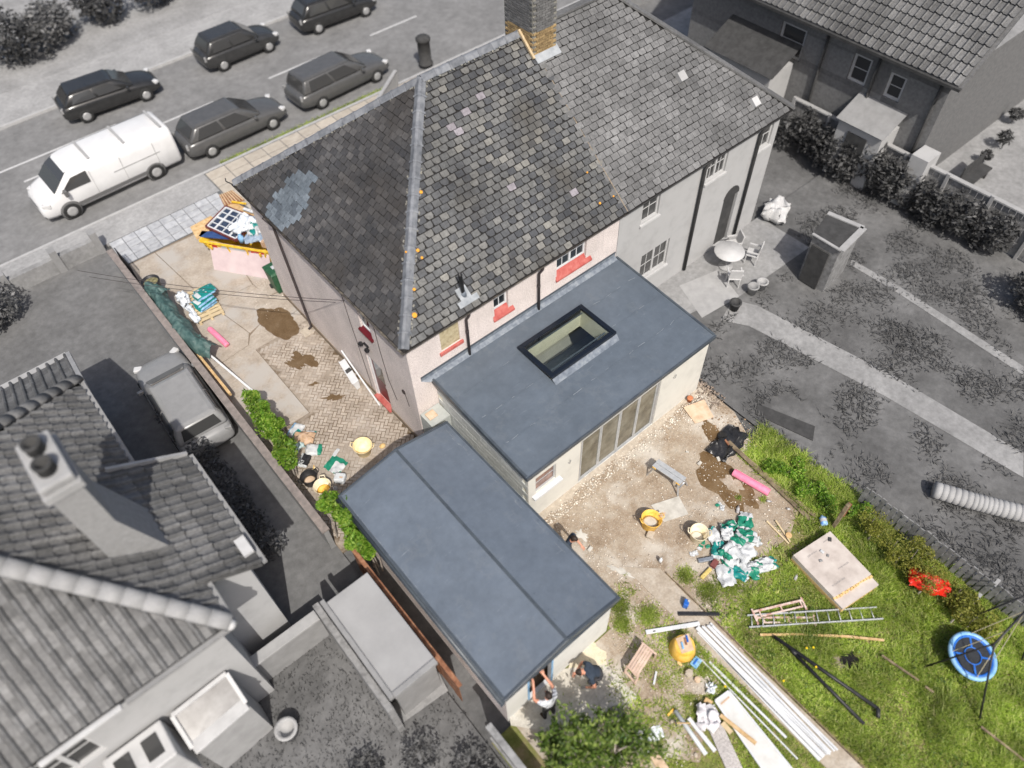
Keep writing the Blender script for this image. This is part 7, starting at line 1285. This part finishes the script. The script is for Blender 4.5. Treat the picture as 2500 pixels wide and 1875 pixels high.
for i, (x, y, sx_, sy_, sz_, m_, lb) in enumerate(((1518, 935, .26, .22, .16, M_stone, 'large broken concrete lump on the grass'), (1585, 980, .18, .18, .10, M_boardt, 'square brown block beside the concrete lump'), (1450, 855, .18, .1, .05, M_foamy, 'yellow stone below the upturned tub'), (1660, 1045, .1, .1, .06, M_stone, 'small stone with clear plastic on the grass'), (1390, 1305, .12, .1, .08, M_stone, 'grey stone at the hammer head'), (1575, 1560, .12, .1, .04, M_stone, 'flat stone near the bottom below the pipes'))): put('stone', MB().lathe([(sx_*.4, 0), (sx_*.5, sz_*.4), (sx_*.42, sz_*.9), (.01, sz_)], 7, y3(x, y), Matrix.Rotation(i*.8, 3, 'Z'), 0, 1, sy_/sx_), m_, bevel=.01, label=lb, cat='stone')
bxb = thing('blue_tray', 'blue and white plastic tool tray on the grass', 'tray', y3(1575, 848)); c = y3(1575, 848); put('tray', MB().box(c+V((0, 0, .03)), (.28, .2, .06), Matrix.Rotation(.12, 3, 'Z')), M_bluel, bxb, False, .01); put('handle_grip', MB().box(c+V((0, .02, .067)), (.2, .05, .02), Matrix.Rotation(.12, 3, 'Z')), M_blue, bxb, False, .008)
put('white_strip', MB().beam(y3(1272, 915, .03), y3(1252, 1015, .03), .05, .03), M_upvc, label='short white strip on bare soil beside the stool', cat='strip'); put('yellow_wedge', MB().beam(y3(1360, 1255, .03), y3(1405, 1205, .03), .05, .04), M_yellow, label='small yellow wedge at the top of the grey pipe', cat='wedge')
bag('polythene_scrap', 'scrap of clear polythene on the grass beside the white strips', y3(1690, 1045), .26, .2, .08, .3, M_poly, 221, None, 0, None, .07, 'plastic')
bag('garden_sack', 'white and green sack half hidden under the tree on the right', y3(1100, 1460), .7, .5, .2, -.9, [M_bagw, M_teal], 222, None, 0, lambda u, v: 1 if u < .25 else 0, .06); board('pink_board', 'pinkish board end poking out below the tree', [y3(1150, 1440, .05), y3(1190, 1410, .05), y3(1370, 1659, .05), y3(1290, 1690, .05)], .03, M_boardt); bag('clear_sheet', 'sheet of clear polythene spread right of the tree', y3(1250, 1400), .5, .32, .03, -.4, M_poly, 223, None, 0, None, .03, 'plastic')
put('grey_boulder', MB().lathe([(.2, 0), (.24, .12), (.15, .24), (.01, .28)], 10, y3(960, 1265)), mat('dark_stone', [(.10, .10, .10), (.19, .18, .18)], .9, 9, .5, 30), smooth=True, label='dark grey boulder at the edge of the patio under the tree', cat='boulder')
for i, (x, y) in enumerate(((1000-800, 640), (0, 0))): pass
for i, (f_, x, y) in enumerate(((r3, 535, 732), (r3, 587, 728), (r3, 608, 878), (r3, 358, 985), (y3, 1803, 1028))):
    p = f_(x, y, .16); d_ = thing('dandelion', ['dandelion flower right of the pipe joint', 'dandelion flower next to the first one by the pipe', 'dandelion flower between the two black pipes', 'dandelion flower beside the white bundle', 'dandelion flower beside the thin white strip'][i], 'flower', V((p.x, p.y, 0)), 'dandelions'); put('flower', MB().lathe([(.005, -.01), (.03, .0), (.02, .012)], 9, p), mat('dandelion_yellow', [(.8, .55, .01)], .8), d_); put('stem', MB().tube([V((p.x, p.y, 0)), p], .004, 5), M_hedge, d_)
# ================================================================== people
def person(label, J, mats_, seg, loc, hair=True, face=None, gloves=None):
    """one continuous skinned body from a posed skeleton; J name->(pos, radius); seg: list of (a, b, material index)"""
    t = thing('person', label, 'person', loc); names = list(J); idx = {n: i for i, n in enumerate(names)}
    me = bpy.data.meshes.new('skeleton'); me.from_pydata([J[n][0] for n in names], [(idx[a], idx[b]) for a, b, _ in seg], []); o = bpy.data.objects.new('skeleton', me); COL.objects.link(o)
    sk_ = o.modifiers.new('skin', 'SKIN'); sk_.use_smooth_shade = True
    if not me.skin_vertices: pass
    for i, n in enumerate(names):
        r_ = J[n][1]; me.skin_vertices[0].data[i].radius = (r_, r_) if isinstance(r_, (int, float)) else r_; me.skin_vertices[0].data[i].use_root = (n == 'pelvis')
    sb = o.modifiers.new('sub', 'SUBSURF'); sb.levels = 2; sb.render_levels = 2
    dg = bpy.context.evaluated_depsgraph_get(); dg.update(); bm_ = bpy.data.meshes.new_from_object(o.evaluated_get(dg)); bpy.data.objects.remove(o)
    bm_.materials.clear()
    for m_ in mats_: bm_.materials.append(m_)
    A = np.array([J[a][0] for a, b, _ in seg]); B = np.array([J[b][0] for a, b, _ in seg]); K = [k for *_, k in seg]; D = B-A; L2 = (D*D).sum(1)+1e-9
    for p in bm_.polygons:
        c = np.array(p.center); u = np.clip(((c-A)*D).sum(1)/L2, 0, 1); dd = np.linalg.norm(A+D*u[:, None]-c, axis=1); p.material_index = K[int(dd.argmin())]; p.use_smooth = True
    bm_.transform(Matrix.Translation(-V(loc))); bo = bpy.data.objects.new('body', bm_); _link(bo, t)
    hc, ht = V(J['head'][0]), V(J['crown'][0]); up = (ht-hc).normalized(); fd = V(face); fd = (fd-up*fd.dot(up)).normalized(); sd_ = up.cross(fd)
    T = Matrix((sd_, fd, up)).transposed(); h_ = MB(); n = 16
    for i in range(9):
        ph = R(100)*i/8
        for j in range(n):
            a = 2*math.pi*j/n; k = 1.06+.05*pn(math.cos(a)*3, ph*3, 1, 4); lim = ph*(.62 if math.sin(a) > .3 else 1.0); h_.v.append(tuple(hc+T @ V((.083*k*math.sin(lim)*math.cos(a), .103*k*math.sin(lim)*math.sin(a)-.012, .115*k*math.cos(lim)+.012))))
    h_.f = [(i*n+j, i*n+(j+1) % n, (i+1)*n+(j+1) % n, (i+1)*n+j) for i in range(8) for j in range(n)]; h_.m = [0]*len(h_.f); put('hair', h_, M_hair, t, True)
    fc = MB().lathe([(.012, -.02), (.018, 0), (.006, .03)], 8, hc+T @ V((0, .10, -.015)), T); put('nose', fc, M_skin, t, True)
    for s_ in (-1, 1): put('ear', MB().lathe([(.01, -.012), (.03, 0), (.01, .012)], 10, hc+T @ V((s_*.082, -.01, -.01)), T @ Matrix.Rotation(R(90), 3, 'Y')), M_skin, t, True); put('eye', MB().lathe([(.004, -.01), (.012, 0), (.004, .01)], 8, hc+T @ V((s_*.033, .092, .008)), T @ Matrix.Rotation(R(90), 3, 'X')), M_gd, t, True)
    return t
def hand(J, seg, pre, wrist, d, nrm, k):
    """palm and five unequal bent fingers growing from the wrist along d, palm facing nrm"""
    w0, d, nrm = V(wrist), V(d).normalized(), V(nrm).normalized(); s_ = d.cross(nrm).normalized(); J[pre+'palm'] = (w0+d*.055, (.036, .02)); seg.append((pre+'wrist', pre+'palm', k))
    for i, (o_, l_) in enumerate(((-.03, .068), (-.010, .078), (.011, .073), (.030, .056))):
        b = w0+d*.085+s_*o_; m_ = b+d*l_*.5+nrm*.012; e_ = m_+d*l_*.36+nrm*.03; J[f'{pre}f{i}a'] = (b, .0095); J[f'{pre}f{i}b'] = (m_, .009); J[f'{pre}f{i}c'] = (e_, .0075); seg += [(pre+'palm', f'{pre}f{i}a', k), (f'{pre}f{i}a', f'{pre}f{i}b', k), (f'{pre}f{i}b', f'{pre}f{i}c', k)]
    b = w0+d*.035-s_*.042; J[pre+'t0'] = (b, .011); J[pre+'t1'] = (b+d*.045-s_*.015+nrm*.02, .0095); seg += [(pre+'palm', pre+'t0', k), (pre+'t0', pre+'t1', k)]
SEGB = [('pelvis', 'belly', 1), ('belly', 'chest', 0), ('chest', 'neck', 0), ('neck', 'head', 2), ('head', 'crown', 2), ('chest', 'l_sh', 0), ('chest', 'r_sh', 0), ('l_sh', 'l_mid', 0), ('r_sh', 'r_mid', 0), ('l_mid', 'l_elbow', 2), ('r_mid', 'r_elbow', 2), ('l_elbow', 'l_wrist', 2), ('r_elbow', 'r_wrist', 2), ('pelvis', 'l_hip', 1), ('pelvis', 'r_hip', 1), ('l_hip', 'l_knee', 1), ('r_hip', 'r_knee', 1), ('l_knee', 'l_ankle', 1), ('r_knee', 'r_ankle', 1), ('l_ankle', 'l_toe', 3), ('r_ankle', 'r_toe', 3)]
RAD = dict(pelvis=(.15, .11), belly=(.14, .10), chest=(.16, .11), neck=.055, head=(.085, .098), crown=(.065, .075), l_sh=.075, r_sh=.075, l_mid=.058, r_mid=.058, l_elbow=.042, r_elbow=.042, l_wrist=.03, r_wrist=.03, l_hip=.095, r_hip=.095, l_knee=.062, r_knee=.062, l_ankle=.045, r_ankle=.045, l_toe=.04, r_toe=.04)
def pose(P, hands, kh=(2, 2)):
    P = dict(P); P['l_mid'] = V(P['l_sh']).lerp(V(P['l_elbow']), .5); P['r_mid'] = V(P['r_sh']).lerp(V(P['r_elbow']), .5); J = {n: (V(P[n]), RAD[n]) for n in RAD}; seg = list(SEGB)
    for pre, k in (('l_', kh[0]), ('r_', kh[1])):
        w0 = V(P[pre+'wrist']); d = (w0-V(P[pre+'elbow'])).normalized(); hand(J, seg, pre, w0, d, hands[pre], k)
    return J, seg
# crouching worker
o_ = V((-.98, -8.5, 0)); f = V((-.87, .49, 0)); s_ = V((-.49, -.87, 0))     # forward, left
PT = lambda a, b, z: o_+f*a+s_*b+V((0, 0, z))
J, seg = pose(dict(pelvis=PT(-.22, 0, .36), belly=PT(-.10, 0, .50), chest=PT(.10, 0, .66), neck=PT(.24, 0, .75), head=PT(.34, 0, .76), crown=PT(.44, 0, .76), l_sh=PT(.12, .19, .66), r_sh=PT(.12, -.19, .66), l_elbow=PT(.02, .34, .42), r_elbow=PT(.20, -.32, .42), l_wrist=PT(.24, .26, .28), r_wrist=PT(.40, -.16, .24), l_hip=PT(-.20, .10, .34), r_hip=PT(-.20, -.10, .34), l_knee=PT(.18, .20, .46), r_knee=PT(.16, -.20, .44), l_ankle=PT(-.10, .18, .08), r_ankle=PT(-.14, -.17, .08), l_toe=PT(.10, .19, .035), r_toe=PT(.06, -.18, .035)), {'l_': (0, 0, -1), 'r_': (0, 0, -1)}, (4, 2))
person('worker in navy t-shirt crouching on the patio by the garage', J, [M_navy, M_trous, M_skin, M_boot, M_glove], seg, (o_.x, o_.y, 0), face=f*.25+V((0, 0, -1)))
# worker reaching up into the garage window
o_ = V((-2.42, -8.44, 0)); f = V((.1, .99, 0)); s_ = V((-.99, .1, 0))
J, seg = pose(dict(pelvis=PT(0, 0, .92), belly=PT(.0, 0, 1.10), chest=PT(.01, 0, 1.36), neck=PT(.03, 0, 1.50), head=PT(.06, 0, 1.62), crown=PT(.05, 0, 1.70), l_sh=PT(.02, .19, 1.42), r_sh=PT(.02, -.19, 1.42), l_elbow=PT(.20, .30, 1.44), r_elbow=PT(.26, -.24, 1.42), l_wrist=PT(.42, .16, 1.58), r_wrist=PT(.50, -.20, 1.56), l_hip=PT(0, .10, .90), r_hip=PT(0, -.10, .90), l_knee=PT(.03, .11, .48), r_knee=PT(.0, -.12, .48), l_ankle=PT(-.02, .12, .08), r_ankle=PT(-.04, -.13, .08), l_toe=PT(.16, .14, .035), r_toe=PT(.14, -.15, .035)), {'l_': (0, 1, 0), 'r_': (0, 1, 0)})
person('worker in pale patterned shirt reaching both arms up to the garage window', J, [M_shirtw, M_trous, M_skin, M_boot], seg, (o_.x, o_.y, 0), face=f)
# worker half hidden behind the garage roof edge
o_ = V((.72, -5.68, 0)); f = V((.35, -.94, 0)); s_ = V((.94, .35, 0))
J, seg = pose(dict(pelvis=PT(0, 0, .88), belly=PT(.02, 0, 1.05), chest=PT(.08, 0, 1.28), neck=PT(.13, 0, 1.41), head=PT(.20, 0, 1.50), crown=PT(.23, 0, 1.58), l_sh=PT(.08, .19, 1.32), r_sh=PT(.08, -.19, 1.32), l_elbow=PT(.14, .25, 1.05), r_elbow=PT(.14, -.25, 1.05), l_wrist=PT(.34, .18, .96), r_wrist=PT(.34, -.16, .94), l_hip=PT(0, .10, .86), r_hip=PT(0, -.10, .86), l_knee=PT(.05, .11, .46), r_knee=PT(.03, -.12, .46), l_ankle=PT(-.02, .12, .08), r_ankle=PT(-.04, -.13, .08), l_toe=PT(.16, .14, .035), r_toe=PT(.14, -.15, .035)), {'l_': (0, 0, -1), 'r_': (0, 0, -1)})
person('dark haired worker in navy seen just past the garage roof edge', J, [M_navy, M_trous, M_skin, M_boot], seg, (o_.x, o_.y, 0), face=f+V((0, 0, -.4)))

# ================================================================== vegetation on the plot
# broad-leaved small tree at the bottom
tr = thing('magnolia_tree', 'small broad-leaved tree with pale bare twigs in front of the garage', 'tree', (-2.55, -10.2, 0)); tk = MB(); bx = V((-2.55, -10.2, 0)); tips = []
r_ = random.Random(5)
def grow(p, d, L, r0, lev):
    pts = [p]; rr = [r0]; n = 4
    for i in range(n):
        d = (d+V((r_.uniform(-.28, .28), r_.uniform(-.28, .28), r_.uniform(-.08, .16)))).normalized(); p = p+d*L/n; pts.append(p); rr.append(r0*(1-.6*(i+1)/n))
        if lev >= 2: tips.append((p.copy(), d.copy()))
    tk.tube(pts, [max(r__, .006) for r__ in rr], 6 if lev < 2 else 4)
    if lev < 4:
        for k in range((6, 4, 3, 3)[lev]): a = r_.uniform(0, 6.283); q_ = pts[r_.randint(2, n)]; grow(q_, (d*.55+V((math.cos(a), math.sin(a), r_.uniform(-.05, .4)))*1.05).normalized(), L*r_.uniform(.52, .74), r0*.5, lev+1)
grow(bx+V((.35, -.2, 0)), V((.12, -.08, 1)), 1.1, .06, 0); grow(bx+V((-.5, .35, 0)), V((-.12, .1, 1)), 1.1, .06, 0)
put('trunk', tk, M_bark, tr, True); T_ = np.array([tuple(p) for p, d in tips]); keep = (T_[:, 2] > .6) & (T_[:, 2] < 2.45); T_ = T_[keep]
pts_ = np.repeat(T_[rng.random(len(T_)) < .7], 4, 0); pts_ = pts_+rng.normal(size=pts_.shape)*.06
v, f_ = leaves(pts_, .12, seed=8, asp=.42); npmesh('crown', v, f_, M_magn, tr, 'stuff')
# privet hedge along the right boundary, ivy and weeds on the bank
def hed(label, name, pix, z, rad, n, seed, m, size, asp=.6): cs_ = [tuple(gp(x+random.uniform(-14, 14), y+random.uniform(-14, 14), z*random.uniform(.7, 1.2))) for x, y in pix]; rd_ = [tuple(r_*random.uniform(.6, 1.2) for r_ in rad) for _ in cs_]; cs_ += [(c_[0]+random.uniform(-.4, .4), c_[1]+random.uniform(-.4, .4), c_[2]*random.uniform(.5, 1.3)) for c_ in cs_]; rd_ += [(.2, .2, .22)]*len(rd_); return shrub(name, label, 'hedge', cs_, rd_, int(n*.55), size, m, M_bark, seed, asp)
hed('yellow-green small-leaved privet hedge along the right edge of the lawn', 'privet_hedge', [(2135, 1275), (2165, 1300), (2195, 1320), (2205, 1350), (2235, 1360), (2265, 1385), (2295, 1410), (2250, 1400), (2325, 1440)], .55, (.42, .45, .5), 900, 31, M_privet, .05)
hed('loose leafy shrub by the fence above the nest swing', 'loose_shrub', [(2340, 1460), (2370, 1480), (2400, 1500), (2420, 1530), (2370, 1515), (2330, 1490)], .4, (.36, .4, .42), 420, 32, M_privet, .075)
hed('dark leafy weeds on the bank right of the planks', 'bank_weeds', [(1895, 1125), (1920, 1145), (1950, 1165), (1985, 1190), (2010, 1215), (2020, 1245), (2075, 1240)], .22, (.26, .3, .28), 420, 33, M_hedge, .07)
# timber fence line behind the hedge (grey)
gfn = thing('low_paling_fence', 'low grey paling fence behind the privet hedge', 'fence', (8.6, -12, 0)); pm = MB().box((0, 0, .4), (.03, .13, .85)).mesh('board'); pm.materials.append(M_fenceg)
for i in range(40): piece('board', pm, Matrix.Translation((8.45+random.uniform(-.02, .02), -10.0-i*.17, random.uniform(-.03, .03))) @ Matrix.Rotation(random.uniform(-.05, .05), 4, 'Z'), gfn)
put('rail', MB().beam((8.48, -9.9, .6), (8.48, -16.9, .6), .05, .07), M_fenceg, gfn)
for i, p in enumerate(((2440, 1415), (2395, 1450))): put('white_stake', MB().beam(gp(*p, .3), gp(p[0]-22, p[1]+25, .3), .09, .03), M_gl, label=['pale broken board sticking out over the hedge', 'second pale broken board by the hedge end'][i], cat='board')
# lawn: long shaggy blades, thick right of the path and patchy to the left
BARE = [(*r3(875, 835)[:2], .05), (*r3(790, 850)[:2], .04)]
PANEL = [(p.x, p.y) for p in pn4]
def dens(x, y):
    if 1.74 < x < 2.56 and y < -7.2: return 0
    for ex_, ey_, er_ in BARE:
        if (x-ex_)**2+(y-ey_)**2 < er_: return 0
    n_ = .5*pn(x, y, 1.1, 3.)+.35*pn(x, y, 3.1, 8.)
    if x >= 2.5: d = sm(-9.1, -10.1, y+n_*1.2) if x < 7 else max(sm(-6.2, -7.2, y+n_), sm(-9.1, -10, y+n_*1.2)); d = max(d, .55*sm(.12, .3, n_)*sm(-8.2, -9.2, y)) if x < 6 else d
    else: d = sm(-8.0, -9.6, y+n_*2.2)*(.9 if x > .2 else .45)*sm(-.25, .15, n_+.15*(x > 1)); d = max(d, .75*sm(.05, .25, n_)*sm(-6.9, -7.7, y)*(x > .5)); d *= sm(-2.6, -1.0, x)
    if 3.9 < x < 7.2 and -9.9 < y < -9.2: d *= .5
    return d
N = 185000; X_ = rng.uniform(-2.5, 8.6, N); Y_ = rng.uniform(-18.0, -6.3, N); U_ = rng.random(N); keep = [i for i in range(N) if U_[i] < dens(X_[i], Y_[i])]
P = np.stack([X_[keep], Y_[keep], np.full(len(keep), -.012)], 1); hk = np.array([.5+pn(a, b, .9, 5.)+.45*pn(a, b, 2.7, 9.) for a, b in P[:, :2]]); right = np.clip((P[:, 0]-2.5)/3, 0, 1)
h_ = np.clip(.045+.075*np.clip(hk, 0, 1.3)+.09*right*np.clip(hk, .1, 1.3), .03, .3)
v, f_ = blades(P, h_*1.1, .0125, 9, 1.25); npmesh('grass', v, f_, M_grass, None, 'stuff', 'long shaggy green grass of the back lawn')
# patches of weeds in the yard
N = 9000; cs_ = [(3.0, -8.9, .3), (3.6, -9.1, .35), (2.9, -8.2, .25), (4.4, -9.3, .3), (.9, -7.6, .3), (.6, -8.0, .25), (1.3, -8.3, .3), (7.4, -6.9, .25), (6.4, -8.1, .1), (5.9, -7.6, .08), (7.5, -7.6, .22)]
P = []
for x, y, s_ in cs_: k = int(2600*s_*s_*6); P.append(np.stack([rng.normal(x, s_*.5, k), rng.normal(y, s_*.5, k), np.full(k, .0)], 1))
P = np.concatenate(P); v, f_ = blades(P, np.full(len(P), .07), .008, 10, .9); npmesh('weeds', v, f_, M_grass, None, 'stuff', 'small tufts of weeds growing through the trodden yard')
# clover-like broad weeds in the lawn
N = 5200; X_ = rng.uniform(-.8, 8.0, N); Y_ = rng.uniform(-16.5, -8.2, N); keep = [i for i in range(N) if not inpoly(X_[i], Y_[i], PANEL) and X_[i] > 2.5 and rng.random() < dens(X_[i], Y_[i])*(.35+.9*pn(X_[i], Y_[i], .8, 12))]
P = np.stack([X_[keep], Y_[keep], rng.uniform(.03, .12, len(keep))], 1); P = np.repeat(P, 4, 0)+rng.normal(size=(len(P)*4, 3))*np.array([.05, .05, .015]); v, f_ = leaves(P, .06, seed=14, asp=.6); npmesh('lawn_weeds', v, f_, M_magn, None, 'stuff', 'broad-leaved weeds scattered through the lawn')
# rubble chips over the yard
def chips(n, reg, smin, smax, seed, dfun):
    r2 = np.random.default_rng(seed); X = r2.uniform(reg[0], reg[1], n); Y = r2.uniform(reg[2], reg[3], n); ok = np.array([r2.random() < dfun(x, y) for x, y in zip(X, Y)]); X, Y = X[ok], Y[ok]; n = len(X); s_ = smin+(smax-smin)*r2.random(n)**3
    oc = np.array([(1, 0, 0), (0, 1, 0), (-1, 0, 0), (0, -1, 0), (0, 0, .55), (0, 0, -.3)], float); fc = np.array([(0, 1, 4), (1, 2, 4), (2, 3, 4), (3, 0, 4), (1, 0, 5), (2, 1, 5), (3, 2, 5), (0, 3, 5)])
    v = oc[None]*(s_[:, None, None])*(.6+.8*r2.random((n, 6, 3))); a = r2.random(n)*6.283; c_, d_ = np.cos(a)[:, None], np.sin(a)[:, None]; vx = v[:, :, 0]*c_-v[:, :, 1]*d_; vy = v[:, :, 0]*d_+v[:, :, 1]*c_
    v = np.stack([vx+X[:, None], vy+Y[:, None], v[:, :, 2]+.002], 2).reshape(-1, 3); f = (fc[None]+6*np.arange(n)[:, None, None]).reshape(-1, 3); return v, f
M_chip = mat('rubble_chip', [(.44, .37, .29), (.62, .56, .48), (.70, .66, .58)], .95, 3, 0, 60, 0, .3)
yd = lambda x, y: (.25+.9*max(0, pn(x, y, .9, 4))+.6*sm(-5.3, -4.3, y))*(0 if (x < .4 and y > -7.9) else 1)*(1-dens(x, y))
v, f = chips(17000, (.3, 8.2, -10.6, -4.15), .005, .034, 3, yd); npmesh('rubble', v, f, M_chip, None, 'stuff', 'pale rubble chips strewn over the yard earth')
v, f = chips(2200, (.75, 8.0, -4.6, -4.15), .008, .045, 4, lambda x, y: .8); npmesh('rubble', v, f, M_chip, None, 'stuff', 'coarse rubble along the foot of the extension wall')
v, f = chips(2000, (-1.6, 2.0, -11.4, -8.0), .006, .03, 5, lambda x, y: .5+pn(x, y, 1.2, 6)); npmesh('rubble', v, f, M_chip, None, 'stuff', 'white chips on bare soil below the stool')
v, f = chips(420, (-1.2, .0, 8.2, 10.3), .006, .03, 6, lambda x, y: .5+pn(x, y, 1.5, 2)); npmesh('rubble', v, f, M_chip, None, 'stuff', 'crumbs of rubble in front of the leaning plasterboard')
v, f = chips(380, (7.4, 8.5, -5.0, -3.9), .02, .08, 7, lambda x, y: .8); npmesh('rubble', v, f, mat('dark_rubble', [(.16, .12, .09), (.36, .30, .25)], .95, 9, 0, 60, 0, .3), None, 'stuff', 'heap of broken rubble at the right corner of the extension')
v, f = chips(700, (7.3, 8.3, -9.2, -5.2), .01, .05, 8, lambda x, y: .6); npmesh('rubble', v, f, mat('clay_clods', [(.22, .14, .08), (.40, .28, .18)], .95, 9, 0, 60, 0, .3), None, 'stuff', 'brown clods along the bank beside the planks')

# green fringe along the kerb behind the ridge
n = 5000; P = np.zeros((n, 3)); P[:, 0] = rng.uniform(2.0, 11, n); P[:, 1] = rng.normal(17.86, .10, n); P[:, 2] = -.11; v, f_ = blades(P, np.full(n, .10), .012, 17); npmesh('kerb_grass', v, f_, M_grass, None, 'stuff', 'thin green fringe of grass growing along the near kerb')

bp_ = r3(875, 835); v, f = chips(900, (bp_.x-.2, bp_.x+.2, bp_.y-.26, bp_.y+.26), .008, .03, 18, lambda x, y: 1.1-((x-bp_.x)/.19)**2-((y-bp_.y)/.26)**2+.4*pn(x, y, 9, 3)); npmesh('charcoal', v, f, mat('charcoal', [(.006, .006, .006), (.025, .022, .02)], .95, 30), None, 'stuff', 'small burnt heap of charcoal on the lawn')
